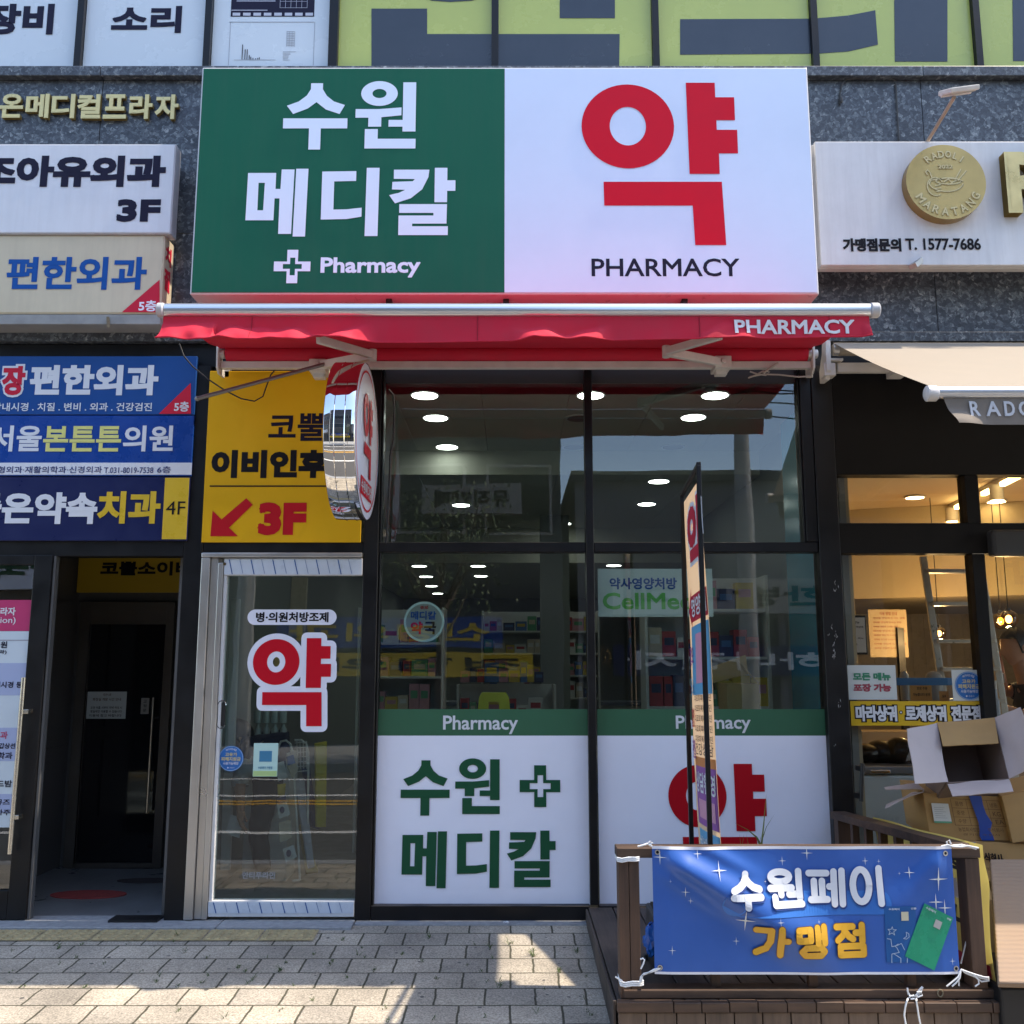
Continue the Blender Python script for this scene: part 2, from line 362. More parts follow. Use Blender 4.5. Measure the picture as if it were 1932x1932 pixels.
def paving():
    m = mat('paving', (.36, .34, .31), .9); nt = m.node_tree; b = nt.nodes['Principled BSDF']
    tc = nt.nodes.new('ShaderNodeTexCoord')
    wob = nt.nodes.new('ShaderNodeTexNoise'); wob.inputs['Scale'].default_value = 9; wob.inputs['Detail'].default_value = 3
    dm = nt.nodes.new('ShaderNodeMix'); dm.data_type = 'VECTOR'; dm.inputs[0].default_value = .016
    nt.links.new(tc.outputs['Object'], wob.inputs['Vector']); nt.links.new(tc.outputs['Object'], dm.inputs[4]); nt.links.new(wob.outputs[1], dm.inputs[5])
    br = nt.nodes.new('ShaderNodeTexBrick'); br.offset = .5; br.offset_frequency = 2
    br.inputs['Scale'].default_value = 1; br.inputs['Brick Width'].default_value = .228; br.inputs['Row Height'].default_value = .196
    br.inputs['Mortar Size'].default_value = .0056; br.inputs['Mortar Smooth'].default_value = .25; br.inputs['Bias'].default_value = 0
    br.inputs['Color1'].default_value = (.45, .40, .318, 1); br.inputs['Color2'].default_value = (.345, .31, .255, 1); br.inputs['Mortar'].default_value = (.075, .07, .045, 1)
    nt.links.new(dm.outputs[1], br.inputs['Vector'])
    sp = nt.nodes.new('ShaderNodeTexNoise'); sp.inputs['Scale'].default_value = 105; sp.inputs['Detail'].default_value = 3; sp.inputs['Roughness'].default_value = .8
    st = nt.nodes.new('ShaderNodeTexNoise'); st.inputs['Scale'].default_value = 2.3; st.inputs['Detail'].default_value = 6
    for n in (sp, st): nt.links.new(tc.outputs['Object'], n.inputs['Vector'])
    r1 = nt.nodes.new('ShaderNodeMapRange'); r1.inputs[1].default_value = .32; r1.inputs[2].default_value = .68; r1.inputs[3].default_value = .45; r1.inputs[4].default_value = 1.45
    r2 = nt.nodes.new('ShaderNodeMapRange'); r2.inputs[1].default_value = .3; r2.inputs[2].default_value = .7; r2.inputs[3].default_value = .66; r2.inputs[4].default_value = 1.14
    nt.links.new(sp.outputs[0], r1.inputs[0]); nt.links.new(st.outputs[0], r2.inputs[0])
    mu = nt.nodes.new('ShaderNodeMath'); mu.operation = 'MULTIPLY'; nt.links.new(r1.outputs[0], mu.inputs[0]); nt.links.new(r2.outputs[0], mu.inputs[1])
    vm = nt.nodes.new('ShaderNodeVectorMath'); vm.operation = 'SCALE'
    nt.links.new(br.outputs['Color'], vm.inputs[0]); nt.links.new(mu.outputs[0], vm.inputs['Scale']); nt.links.new(vm.outputs[0], b.inputs['Base Color'])
    ma = nt.nodes.new('ShaderNodeMath'); ma.operation = 'MULTIPLY_ADD'; ma.inputs[1].default_value = -1.0
    sm = nt.nodes.new('ShaderNodeMath'); sm.operation = 'MULTIPLY'; sm.inputs[1].default_value = .22
    nt.links.new(sp.outputs[0], sm.inputs[0]); nt.links.new(br.outputs['Fac'], ma.inputs[0]); nt.links.new(sm.outputs[0], ma.inputs[2])
    bp = nt.nodes.new('ShaderNodeBump'); bp.inputs['Strength'].default_value = .7; bp.inputs['Distance'].default_value = .008
    nt.links.new(ma.outputs[0], bp.inputs['Height']); nt.links.new(bp.outputs[0], b.inputs['Normal'])
    return m
def wood(name, c1, c2, axis='x', rough=.65):
    m = mat(name, c1, rough); nt = m.node_tree; b = nt.nodes['Principled BSDF']
    tc = nt.nodes.new('ShaderNodeTexCoord'); mp = nt.nodes.new('ShaderNodeMapping')
    s = {'x': (2.5, 40, 40), 'y': (40, 2.5, 40), 'z': (40, 40, 2.5)}[axis]; mp.inputs['Scale'].default_value = s
    n = nt.nodes.new('ShaderNodeTexNoise'); n.inputs['Scale'].default_value = 1; n.inputs['Detail'].default_value = 7; n.inputs['Roughness'].default_value = .65
    n2 = nt.nodes.new('ShaderNodeTexNoise'); n2.inputs['Scale'].default_value = 3.0; n2.inputs['Detail'].default_value = 5
    nt.links.new(tc.outputs['Object'], mp.inputs[0]); nt.links.new(mp.outputs[0], n.inputs['Vector']); nt.links.new(tc.outputs['Object'], n2.inputs['Vector'])
    av = nt.nodes.new('ShaderNodeMath'); av.operation = 'ADD'; nt.links.new(n.outputs[0], av.inputs[0]); nt.links.new(n2.outputs[0], av.inputs[1])
    r = nt.nodes.new('ShaderNodeValToRGB'); e = r.color_ramp.elements
    e[0].position = .36; e[0].color = (*c2, 1); e[1].position = .64; e[1].color = (*c1, 1)
    h = nt.nodes.new('ShaderNodeMath'); h.operation = 'MULTIPLY'; h.inputs[1].default_value = .5
    nt.links.new(av.outputs[0], h.inputs[0]); nt.links.new(h.outputs[0], r.inputs[0]); nt.links.new(r.outputs[0], b.inputs['Base Color'])
    bp = nt.nodes.new('ShaderNodeBump'); bp.inputs['Strength'].default_value = .25; bp.inputs['Distance'].default_value = .004
    nt.links.new(n.outputs[0], bp.inputs['Height']); nt.links.new(bp.outputs[0], b.inputs['Normal'])
    return m
GR = granite(); PAV = paving()
BLACK = mat('black_aluminium', (.008, .008, .009), .4, var=.25, scale=5, spec=.3)
BLACK2 = mat('black_steel', (.012, .012, .013), .45, var=.3, scale=4)
DARK = mat('dark_interior', (.04, .04, .042), .8, var=.2)
STEEL = mat('brushed_aluminium', (.56, .54, .51), .34, .85, var=.06, scale=3)
WHITEMET = mat('white_powdercoat', (.66, .63, .58), .4, var=.12, scale=9)
CHROME = mat('chrome', (.83, .82, .80), .03, 1.0)
CONC = mat('kerb_granite', (.30, .31, .32), .8, var=.25, scale=30, bump=.15, bscale=120)
ASPH = mat('asphalt', (.075, .075, .076), .9, var=.25, scale=25, bump=.2, bscale=250)
VINW = mat('white_vinyl', (.86, .87, .97), .45, var=.03, scale=2.5, spec=.25)
GREEN = mat('green_vinyl', (.012, .125, .072), .5, var=.05, scale=3, spec=.15, streak=.05)
GREEN2 = mat('dark_green_vinyl', (.012, .085, .038), .5, var=.04, scale=3, spec=.2)
RED = mat('red_vinyl', (.52, .016, .035), .45, var=.04, scale=3)
INKN = mat('navy_ink', (.012, .010, .030), .5, spec=.2)
INKB = mat('black_ink', (.008, .007, .010), .55, spec=.2)
WOOD = wood('brown_stained_wood', (.105, .060, .036), (.035, .021, .015), 'x')
WOODZ = wood('brown_stained_post', (.115, .062, .036), (.045, .025, .017), 'z')
WOODY = wood('brown_deck_board', (.095, .070, .056), (.035, .026, .021), 'y', .75)
FASC = wood('weathered_fascia_board', (.17, .115, .078), (.065, .044, .031), 'z', .75)
ROPE = mat('white_cord', (.75, .77, .78), .7)
# ---------------------------------------------------------------- the ground
def G(y): return .085+.045*y
mb = MB()
for i in range(48):
    for j in range(16):
        x0 = -12+i*.5; y0 = .05-j*.128; x1 = x0+.5; y1 = y0-.128
        mb.face([(x0, y1, G(y1)), (x1, y1, G(y1)), (x1, y0, G(y0)), (x0, y0, G(y0))])
tag(mb.build('sidewalk', PAV, smooth=True), kind='structure')
mb = MB().box(-60, 60, -62, 60, -.4, -.3); tag(mb.build('ground', ASPH), kind='structure')
mb = MB().box(-60, 60, -9.6, -2.15, -.3, -.135); tag(mb.build('road', ASPH), kind='structure')
mb = MB().box(-14, 14, -2.148, -2.0, -.3, .0); tag(mb.build('kerb', CONC, bevel=.012), kind='structure')
WLINE = mat('white_road_paint', (.72, .72, .70), .7, var=.15, scale=15); YLINE = mat('yellow_road_paint', (.62, .34, .04), .7, var=.15, scale=15)
mb = MB()
for y in (-4.2, -6.9, -8.7): mb.box(-40, 40, y-.07, y+.07, -.134, -.131)
tag(mb.build('road_marking', WLINE), kind='structure')
mb = MB()
for y in (-6.15, -6.4): mb.box(-40, 40, y-.06, y+.06, -.134, -.131)
tag(mb.build('centre_line', YLINE), kind='structure')
mb = MB().box(-60, 60, -13.2, -9.6, -.3, -.0); tag(mb.build('far_sidewalk', CONC), kind='structure')
# smooth granite threshold along the shopfront, yellow tactile blocks in front of the entrance
mb = MB()
for x0, x1 in ((-4.2, -3.02), (-3.015, -1.66), (-1.655, -.90)): mb.box(x0, x1, -.155, .10, 0, .094)
mb.box(-.895, .43, -.075, .10, 0, .092)
tag(mb.build('threshold', CONC, bevel=.004), kind='structure')
TACT = mat('yellow_tactile_concrete', (.42, .34, .18), .9, var=.3, scale=14, bump=.1, bscale=150)
mb = MB()
for k in range(11):
    x1 = -1.075-k*.304; x0 = x1-.296
    ya, yb = -.345, -.162
    mb.mesh([(x0, ya, G(ya)+.006), (x1, ya, G(ya)+.006), (x1, yb, G(yb)+.006), (x0, yb, G(yb)+.006)], [(0, 1, 2, 3)])
    for a in range(6):
        for c in range(4):
            cx = x0+.03+a*.0475; cy = ya+.025+c*.044; z = G(cy)+.0063
            n = 8; top = [(cx+.011*math.cos(2*math.pi*i/n), cy+.011*math.sin(2*math.pi*i/n), z+.0065) for i in range(n)]
            bot = [(cx+.017*math.cos(2*math.pi*i/n), cy+.017*math.sin(2*math.pi*i/n), z) for i in range(n)]
            mb.mesh(bot+top, [list(range(n, 2*n))]+[(i, (i+1) % n, n+(i+1) % n, n+i) for i in range(n)])
tag(mb.build('tactile_paving', TACT), kind='structure')
# weeds in the joints
WEED = mat('weed_green', (.075, .11, .03), .7, var=.3, scale=20); mb = MB()
rw = random.Random(3)
spots = []
for _ in range(85):
    k = rw.choice((2, 3, 3, 4, 4, 5, 5, 6, 7)); i = rw.randint(-13, 1)
    spots.append((.228*i+(.114 if k % 2 else 0)+rw.uniform(-.006, .006), -.196*k+rw.uniform(0, .15)) if rw.random() < .75 else (rw.uniform(-2.8, .36), -.196*k))
spots += [(.10, -.56), (.11, -.57), (.36, -.85), (.15, -1.0), (.33, -1.15), (-.06, -.98), (-.36, -.9), (-.37, -.88)]
for cx, cy in spots:
    big = rw.random() < .16 or cy in (-.56, -.57)
    for _ in range(rw.randint(4, 12)):
        a = rw.uniform(0, 6.28); L = rw.uniform(.006, .016)*(2.6 if big else 1); px = cx+rw.uniform(-.006, .006); py = cy+rw.uniform(-.02, .02)
        z = G(py); w = .0016; dx, dy = math.cos(a), math.sin(a); h = L*rw.uniform(.4, 1.1)
        mb.mesh([(px-dy*w, py+dx*w, z), (px+dy*w, py-dx*w, z), (px+dx*L*.6+dy*w, py+dy*L*.6-dx*w, z+h*.8), (px+dx*L*.6-dy*w, py+dy*L*.6+dx*w, z+h*.8), (px+dx*L*1.3, py+dy*L*1.3, z+h*.9)], [(0, 1, 2, 3), (3, 2, 4)])
tag(mb.build('weeds', WEED), label='small green weeds growing in the paving joints', cat='weeds', kind='stuff')
GUM = mat('dried_gum', (.09, .085, .08), .9); mb = MB(); rg = random.Random(9)
for k in range(70):
    x, y = rg.uniform(-3, .38), -rg.uniform(.2, 1.5); r = rg.uniform(.003, .012); q = rg.uniform(.6, 1)
    mb.face([(x+r*math.cos(6.283*i/9)*rg.uniform(.75, 1.1), y+r*q*math.sin(6.283*i/9), G(y+r*q*math.sin(6.283*i/9))+.0012) for i in range(9)])
tag(mb.build('paving_stain', GUM), kind='structure')
mb = MB(); a = Vector((-.03, -.06, .093))
for k in range(5): mb.ell(a+Vector((rg.uniform(-.012, .012), rg.uniform(-.008, .008), .004)), .009, .007, .005, 8, 6)
tag(mb.build('paper_scrap', mat('white_paper', (.6, .62, .66), .7)), 'tiny crumpled white paper scrap under the left window panel', 'litter')
# ---------------------------------------------------------------- the building
B = thing('commercial_building', 'dark granite shop building with black shopfronts at street level', 'building', (0, 0, .085))
rb = random.Random(5)
mb = MB()
for r, (z0, z1) in enumerate(((3.62, 4.28), (4.284, 5.355))):
    x = -9.0
    for k in range(20):
        mb.box(x, x+.896, 0+rb.uniform(0, .0015), .04, z0, z1); x += .9
mb.box(-9, 9, -.02, .04, 3.555, 3.616)
mb.build('granite_cladding', GR, B, bevel=.0015, seg=1)
mb = MB()
for k in range(20): mb.box(-9+k*.9, -9+k*.9+.897, -.05, .10, 5.36, 5.43)
mb.build('window_ledge', GR, B, bevel=.004)
mb = MB().box(-9, 9, .045, .3, 3.3, 5.42).box(-9, 9, .12, .4, 8.2, 14).box(-9, 9, .4, 14, 13.7, 14).box(-9.2, -9, 0, 14, 0, 14).box(9, 9.2, 0, 14, 0, 14).box(-9, 9, 13.8, 14, 0, 14).box(-9, 9, .3, 13.8, 3.62, 3.8)
mb.build('wall', DARK, B)
# upper window frames
WX = [-6.0, -4.3, at(153, 60, .05).x, at(394, 60, .05).x, at(631, 60, .05).x, at(934, 60, .05).x, at(1236, 60, .05).x, at(1535, 60, .05).x, at(1841, 60, .05).x, 4.1, 5.2]
mb = MB()
for x in WX: mb.box(x-.022, x+.022, .02, .1, 5.43, 8.2)
mb.box(WX[4]-.03, WX[4]+.03, .01, .1, 5.43, 8.2)
mb.box(-6.1, 5.3, .022, .1, 8.2, 8.26)
mb.build('upper_window_frame', BLACK, B)
mb = MB().box(-6.1, 5.3, .06, .066, 5.43, 8.2); mb.build('upper_window_pane', mat('dark_glass', (.012, .014, .018), .05, spec=.7), B)
# black shopfront frame
FR = MB()
def fr(x0, x1, z0, z1, y0=-.005, y1=.10): FR.box(x0, x1, y0, y1, z0, z1)
fr(-9, 9, 3.40, 3.552, .03, .14)                     # header
fr(-2.0, -1.885, .09, 3.398, -.012, .12)             # post beside the entrance
fr(-.905, -.815, .09, 3.398, -.010, .12)             # post beside the door
fr(.452, .50, .175, 3.398, -.004, .10)               # mullion
fr(1.80, 1.87, 2.284, 3.398); fr(1.872, 2.0, .09, 3.398, -.014, .12)
fr(-.813, .45, 2.222, 2.282, .0, .1); fr(.502, 1.868, 2.222, 2.282, .0, .1)
fr(-1.883, -.907, 2.215, 2.285, -.006, .1); fr(-6, -2.002, 2.195, 2.29, -.006, .1)
fr(-.813, .45, .09, .172, -.008, .1); fr(.502, 1.868, .09, .172, -.008, .1)
fr(-.813, -.80, .174, 3.398, .01, .1); fr(1.79, 1.80, 2.284, 3.398, .01, .1)
FRO = FR.build('shopfront_frame', BLACK, B, bevel=.003, seg=1)
PG = glass('shop_glass', (.80, .87, .85), 2.3)
for x0, x1, z0, z1 in ((-.80, .452, 2.282, 3.398), (.50, 1.79, 2.282, 3.398), (-.80, .452, .172, 2.222), (.50, 1.872, .172, 2.222)):
    MB().box(x0, x1, .048, .052, z0, z1).build('glass_pane', PG, FRO)
SCU = mat('bare_scuff', (.42, .43, .43), .6); mb = MB(); rsc = random.Random(14)
for px, py, n_, sp in ((1577, 1108, 7, 8), (1563, 1197, 3, 3), (1578, 1200, 6, 6), (1575, 1225, 9, 8), (1574, 1240, 6, 5), (1584, 1327, 4, 4), (1575, 1405, 2, 4), (1570, 1180, 2, 3)):
    for k in range(n_):
        c = at(px+rsc.uniform(-sp, sp)*.6, py+rsc.uniform(-sp, sp)*1.6, -.0155); a_ = rsc.uniform(-.6, .6)+1.57; L = rsc.uniform(.003, .014); w = rsc.uniform(.0008, .0022)
        d_ = Vector((math.cos(a_), 0, math.sin(a_)))*L; e_ = Vector((-math.sin(a_), 0, math.cos(a_)))*w; mb.face([c-d_, c-e_, c+d_*.8, c+e_])
mb.build('paint_scuff', SCU, FRO)
# neighbouring restaurant shopfront
FR = MB()
fr(2.002, 6, 2.70, 3.398, -.01, .1)
XA, XB = at(1849, 1250).x, at(1872, 1240).x
XAu, XBu = at(1822, 940).x, at(1847, 940).x; XLl, XLu = at(1595, 1200).x, at(1574, 940).x
fr(XA, XB, .09, 2.211, -.006, .1); fr(XAu, XBu, 2.401, 2.698, -.006, .1)
fr(2.002, 6, 2.212, 2.40, -.004, .1)
fr(2.002, XLl, .09, 2.21, -.003, .1); fr(2.002, XLu, 2.402, 2.698, -.003, .1)
fr(XB+1.15, XB+1.25, .09, 2.21, -.007, .1); fr(XB+1.15, XB+1.25, 2.402, 2.698, -.007, .1)
fr(XLl+.001, XA-.001, .09, .16, -.003, .1)
RF = FR.build('restaurant_frame', mat('matt_black_paint', (.005, .0045, .0045), .55, var=.3, scale=6, spec=.2), B, bevel=.003, seg=1)
RG = glass('restaurant_glass', (.86, .86, .84), 1.2)
for x0, x1, z0, z1 in ((XLu, XAu, 2.40, 2.70), (XBu, XB+1.15, 2.40, 2.70), (XLl, XA, .16, 2.212), (XB, XB+1.15, .16, 2.212)):
    MB().box(x0, x1, .048, .052, z0, z1).build('glass_pane', RG, RF)
# door handle of the restaurant
mb = MB(); a = at(1627, 1440, -.06); b = at(1625, 1512, -.06)
mb.tube([a, b], .012); mb.bar(a+Vector((0, 0, -.03)), a+Vector((-.01, .055, -.03)), .03, .03); mb.bar(b+Vector((0, 0, .03)), b+Vector((-.01, .055, .03)), .03, .03)
mb.build('handle', BLACK2, RF, smooth=True)
# shutter box above the restaurant door
mb = MB().box(XB+.01, XB+1.3, -.10, -.012, at(1880, 1052).z, at(1880, 1003).z); mb.build('shutter_box', mat('dark_grey_metal', (.035, .034, .033), .4), B, bevel=.02)
# ---- pharmacy room
INW = mat('shop_wall_paint', (.24, .26, .25), .8, var=.05); INC = mat('shop_ceiling_panel', (.46, .46, .40), .85, var=.04)
INF = mat('shop_floor_vinyl', (.22, .21, .19), .4, var=.1)
mb = MB()
for k in range(7):
    mb.box(-1.94+k*.58, -1.94+k*.58+.577, .14, 2.0, 3.30, 3.33)
mb.box(-1.95, 2.1, 2.0, 2.03, 3.10, 3.33)
for k in range(7): mb.box(-1.94+k*.58, -1.94+k*.58+.577, 2.03, 5.2, 3.10, 3.13)
mb.box(-1.95, 2.1, 5.2, 5.23, 2.72, 3.13).box(-1.95, 2.1, 5.2, 11.5, 2.70, 2.72)
mb.build('shop_ceiling', INC, B)
mb = MB().box(-2.0, -1.95, .14, 11.5, .09, 3.6).box(2.06, 2.1, .14, 11.5, .09, 3.6).box(-1.95, 2.06, 11.4, 11.5, .09, 3.6).box(.3, .6, 4.2, 4.5, .09, 3.1)
mb.build('shop_wall', INW, B)
MB().box(-1.95, 2.06, .14, 11.4, .04, .088).build('shop_floor', INF, B)
# ---- entrance vestibule
VW = mat('vestibule_panel', (.13, .125, .12), .5, var=.15)
mb = MB().box(-5, -2.0, 1.5, 1.6, .09, 2.6).box(-2.06, -2.0, .12, 1.5, .09, 2.6).box(-5, -4.9, .12, 1.5, .09, 2.6).box(-5, -2.0, .12, 1.6, 2.6, 2.7)
# panelled side wall left
mb.box(-3.40, -3.30, .2, 1.5, .09, 2.6)
for ya, yb in ((.3, .8), (.9, 1.4)): mb.box(-3.298, -3.285, ya, yb, .35, .95).box(-3.298, -3.285, ya, yb, 1.05, 2.0)
mb.build('vestibule_wall', VW, B)
MB().box(-5, -2.06, .1, 1.5, .04, .088).build('vestibule_floor', mat('vestibule_tile', (.17, .175, .18), .35, var=.2, scale=3), B)
# ---- restaurant room
RWALL = mat('restaurant_wall', (.46, .39, .25), .8, var=.05); RTILE = mat('restaurant_ceiling', (.62, .55, .42), .85, var=.04)
mb = MB().box(2.1, 7, .14, 5.6, 2.92, 2.96); mb.build('restaurant_ceiling', RTILE, B)
mb = MB().box(7, 7.1, .14, 5.6, .09, 3).box(2.1, 7, 5.5, 5.6, .09, 3).box(2.1, 2.12, .14, 5.5, .09, 2.92)
mb.box(2.12, 3.0, 2.6, 2.7, .09, 2.92)
mb.build('restaurant_wall', RWALL, B)
pl = Plane((0, 0, 0), (1, 0, 0), (0, 1, 0))
mb = MB().prism(pl, [(3.0, 2.75), (3.35, 2.6), (7, 1.3), (7, 5.4), (3.0, 5.4)], 2.12, 2.918); mb.build('kitchen_soffit', RWALL, B)
# tiled kitchen wall
mb = MB()
for i in range(26):
    for j in range(9): mb.box(3.02+i*.15, 3.02+i*.15+.147, 5.46, 5.49, .9+j*.15, .9+j*.15+.147)
mb.build('kitchen_tiles', mat('cream_tile', (.50, .43, .30), .3, var=.1, scale=5), B)
MB().box(2.12, 7, .14, 5.5, .04, .088).build('restaurant_floor', mat('restaurant_floor_tile', (.16, .13, .10), .5, var=.1), B)
# ---------------------------------------------------------------- printed films on the first floor windows
FILMW = mat('white_window_film', (.62, .68, .72), .25, var=.03, scale=2); FILMG = mat('green_window_film', (.47, .52, .13), .25, var=.06, scale=2.5)
FILMK = mat('dark_window_print', (.036, .045, .060), .2, var=.12, scale=3)
pl = FP(.0595)
def film(i, m, label, x0=None, x1=None):
    a = WX[i]+.024 if x0 is None else x0; b = WX[i+1]-.024 if x1 is None else x1
    t = thing('window_film', label, 'window film', (a, .06, 5.432), 'printed films on the upper windows')
    MB().slab(pl, (a, 5.435, b, 8.15), 0, .002).build('film', m, t)
    return t
t = film(1, FILMW, 'white window film with the dark word 장비, left of the word 소리')
text('lettering', '장비', RR(-30, 8, 102, 66, .06), pl, INKN, t, .004, .05)
t = film(2, FILMW, 'white window film with the dark word 소리')
text('lettering', '소리', RR(211, 12, 343, 63, .06), pl, INKN, t, .004, .05)
t = film(3, FILMW, 'white window film printed with a dark chart and a faint graph')
MB().slab(pl, RR(437, -30, 594, 32, .06), .003, .004).build('dark_chart', INKN, t)
mb = MB(); r = RR(437, 24, 594, 32, .06)
for k in range(8):
    u0 = r[0]+(r[2]-r[0])*(k+.12)/8; mb.slab(pl, (u0, r[1]+.006, u0+(r[2]-r[0])*.09, r[3]-.004), .0042, .005)
rr = RR(529, -20, 580, 16, .06)
for k in range(6):
    x = rr[0]+(rr[2]-rr[0])*k/5; mb.slab(pl, (x, rr[1], x+.002, rr[3]), .0042, .005)
for k in range(3):
    z = rr[1]+(rr[3]-rr[1])*k/3; mb.slab(pl, (rr[0], z, rr[2], z+.002), .0052, .006)
mb.slab(pl, RR(447, 2, 520, 3.5, .06), .0042, .005).slab(pl, RR(437, 19.5, 505, 20.8, .06), .0042, .005)
mb.build('chart_lines', mat('pale_print', (.5, .52, .6), .5), t)
mb = MB(); G2 = mat('grey_print', (.30, .31, .36), .5)
x0, y0, x1, y1 = 433, 42, 593, 124
for a, b, c, d_ in ((x0, y0, x1, y0+.7), (x0, y0, x0+.7, y1), (x1-.7, y0, x1, y1), (442, 113.4, 520, 114)): mb.slab(pl, RR(a, b, c, d_, .06), .003, .004)
for k in range(9): mb.slab(pl, RR(541, 60+k*3.3, 541+15, 60.6+k*3.3, .06), .003, .004)
for k in range(7): mb.slab(pl, RR(534, 98+k*2.6, 534+rb.uniform(8, 26), 98.5+k*2.6, .06), .003, .004)
for k in range(4): mb.slab(pl, RR(541+k*5, 60, 541.5+k*5, 89, .06), .0042, .005)
mb.build('graph_lines', G2, t)
mb = MB()
for x, h in ((457, 28), (462, 19), (466, 19), (470, 8), (473, 5), (477, 3), (482, 2), (486, 3), (489, 4)): mb.slab(pl, RR(x, 113-h, x+1.3, 113, .06), .0045, .0055)
mb.build('graph_bars', INKB, t)
mb = MB()
GW = ['pale green window film with the left arm of a large dark letter', 'pale green window film with a dark bar at the base and a block above', 'pale green window film crossed by the start of a long dark stroke', 'pale green window film with a curved stroke end and an upright block', 'pale green window film at the right edge with an upright dark block']
def clipx(poly, a, b):
    def cl(P, f, inter):
        out = []
        for i in range(len(P)):
            p, q = P[i-1], P[i]
            if f(q):
                if not f(p): out.append(inter(p, q))
                out.append(q)
            elif f(p): out.append(inter(p, q))
        return out
    def ix(c): return lambda p, q: (c, p[1]+(q[1]-p[1])*(c-p[0])/(q[0]-p[0]))
    P = cl(poly, lambda p: p[0] >= a, ix(a))
    return cl(P, lambda p: p[0] <= b, ix(b)) if P else P
shapes = [[(701, 17), (806, 17), (806, 65), (1169, 65), (1168, 128), (701, 128)], [(1056, -60), (1160, -60), (1160, 35), (1056, 35)],
          [(1283, 37), (1532, 36), (1600, 30), (1651, 20), (1656, 85), (1600, 98), (1540, 102), (1283, 104)], [(1686, -60), (1787, -60), (1787, 117), (1688, 117)],
          [(1909, -60), (2020, -60), (2020, 116), (1911, 116)], [(780, -40), (930, -40), (920, -6), (890, 2), (850, 4.5), (815, 2), (790, -6)]]
for i in range(4, 9):
    t = film(i, FILMG, GW[i-4]); a = WX[i]+.024; b = WX[i+1]-.024
    m2 = MB(); k = 0
    for sh in shapes:
        poly = clipx([(at(x, y, .06).x, at(x, y, .06).z) for x, y in sh], a, b)
        if len(poly) > 2: m2.prism(pl, poly[::-1], .003, .0042+.0003*k); k += 1
    if k: m2.build('dark_letter', FILMK, t)
film(0, FILMW, 'plain white window film at the far left end of the upper windows'); film(9, FILMG, 'plain green window film at the far right end of the upper windows')
# ---------------------------------------------------------------- gold letters on the granite
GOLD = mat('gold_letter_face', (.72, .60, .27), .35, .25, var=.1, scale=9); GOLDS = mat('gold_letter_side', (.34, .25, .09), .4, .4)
t = thing('wall_lettering', 'row of raised gold letters reading 온메디컬프라자 on dark granite', 'lettering', at(170, 206))
X0, X1, Y0, Y1 = 3, 343, 182, 230
word = '온메디컬프라자'; pl = FP(0); w_ = (X1-X0)/7
for k, ch in enumerate(word):
    r = RR(X0+k*w_+1.5, Y0+k*.25, X0+(k+1)*w_-3.5, Y1-3+k*.45)
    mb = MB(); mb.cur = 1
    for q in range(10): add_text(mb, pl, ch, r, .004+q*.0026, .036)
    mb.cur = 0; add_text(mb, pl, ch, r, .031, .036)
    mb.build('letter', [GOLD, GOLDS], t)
# ---------------------------------------------------------------- box signs at the left
SIGNW = mat('white_sign_face', (.68, .71, .76), .42, var=.04, scale=3, spec=.25, streak=.10); SIGNS = mat('grey_sign_side', (.46, .47, .50), .45, var=.15, scale=8)
def boxsign(label, r, y0, y1, face, side, parent=None, name='wall_sign'):
    """r on the front plane y0; body back to y1"""
    t = thing(name, label, 'sign', ((r[0]+r[2])/2, y1, r[1]))
    MB().box(r[0], r[2], y0+.004, y1, r[1], r[3]).build('cabinet', side, t, bevel=.006)
    MB().slab(FP(y0+.004), inset(r, .008), 0, .004).build('face', face, t, bevel=.0015, seg=1)
    return t
r = RR(-80, 271, 327, 441, -.20)
t = boxsign('white box sign reading 조아유외과 3F above the cream sign', r, -.20, -.10, SIGNW, SIGNS); pl = FP(-.20)
text('lettering', '조아유외과', RR(-40, 294, 313, 353, -.2), pl, INKN, t, .002, .06)
text('lettering', '3F', RR(221, 376, 303, 419, -.2), pl, INKN, t, .002, .075)
CREAM = mat('cream_acrylic', (.62, .55, .40), .4, var=.06, scale=4, spec=.3, streak=.12); BLUEI = mat('blue_vinyl', (.010, .085, .34), .45, spec=.2); REDI = mat('crimson_vinyl', (.58, .02, .05), .45, spec=.2)
r = RR(-80, 443, 307, 592, -.18)
t = boxsign('cream box sign with blue letters 편한외과 and red corner reading 5층', r, -.18, -.01, CREAM, CREAM); pl = FP(-.18)
text('lettering', '편한외과', RR(13, 485, 277, 547, -.18), pl, BLUEI, t, .002, .035)
tri = [(305, 528), (230, 592), (305, 592)]
mb = MB().prism(pl, [(at(x, y, -.18).x-(.012 if x == 305 else 0), at(x, y, -.18).z+(.009 if y == 592 else 0)) for x, y in tri], .0015, .003); mb.build('red_corner', REDI, t)
text('lettering', '5층', RR(262, 567, 296, 588, -.18), pl, VINW, t, .0035, .03)
side = Plane((r[2], 0, 0), (0, 1, 0), (0, 0, 1))
text('side_lettering', '치', (-.155, r[3]-.17, -.06, r[3]-.05), side, REDI, t, .002, .05); text('side_lettering', '질', (-.155, r[3]-.34, -.06, r[3]-.20), side, REDI, t, .002, .05)
MB().box(r[0], r[2], -.176, -.02, r[1]-.066, r[1]-.002).build('base_strip', mat('grey_sheet_metal', (.30, .30, .29), .5, var=.2), t, bevel=.004)
a = at(203, 604, -.19); MB().bar(a+Vector((0, 0, .02)), a+Vector((.005, .01, -.045)), .018, .012, (1, 0, 0)).build('bracket', mat('rusty_metal', (.23, .19, .12), .7, var=.4, scale=60), t)
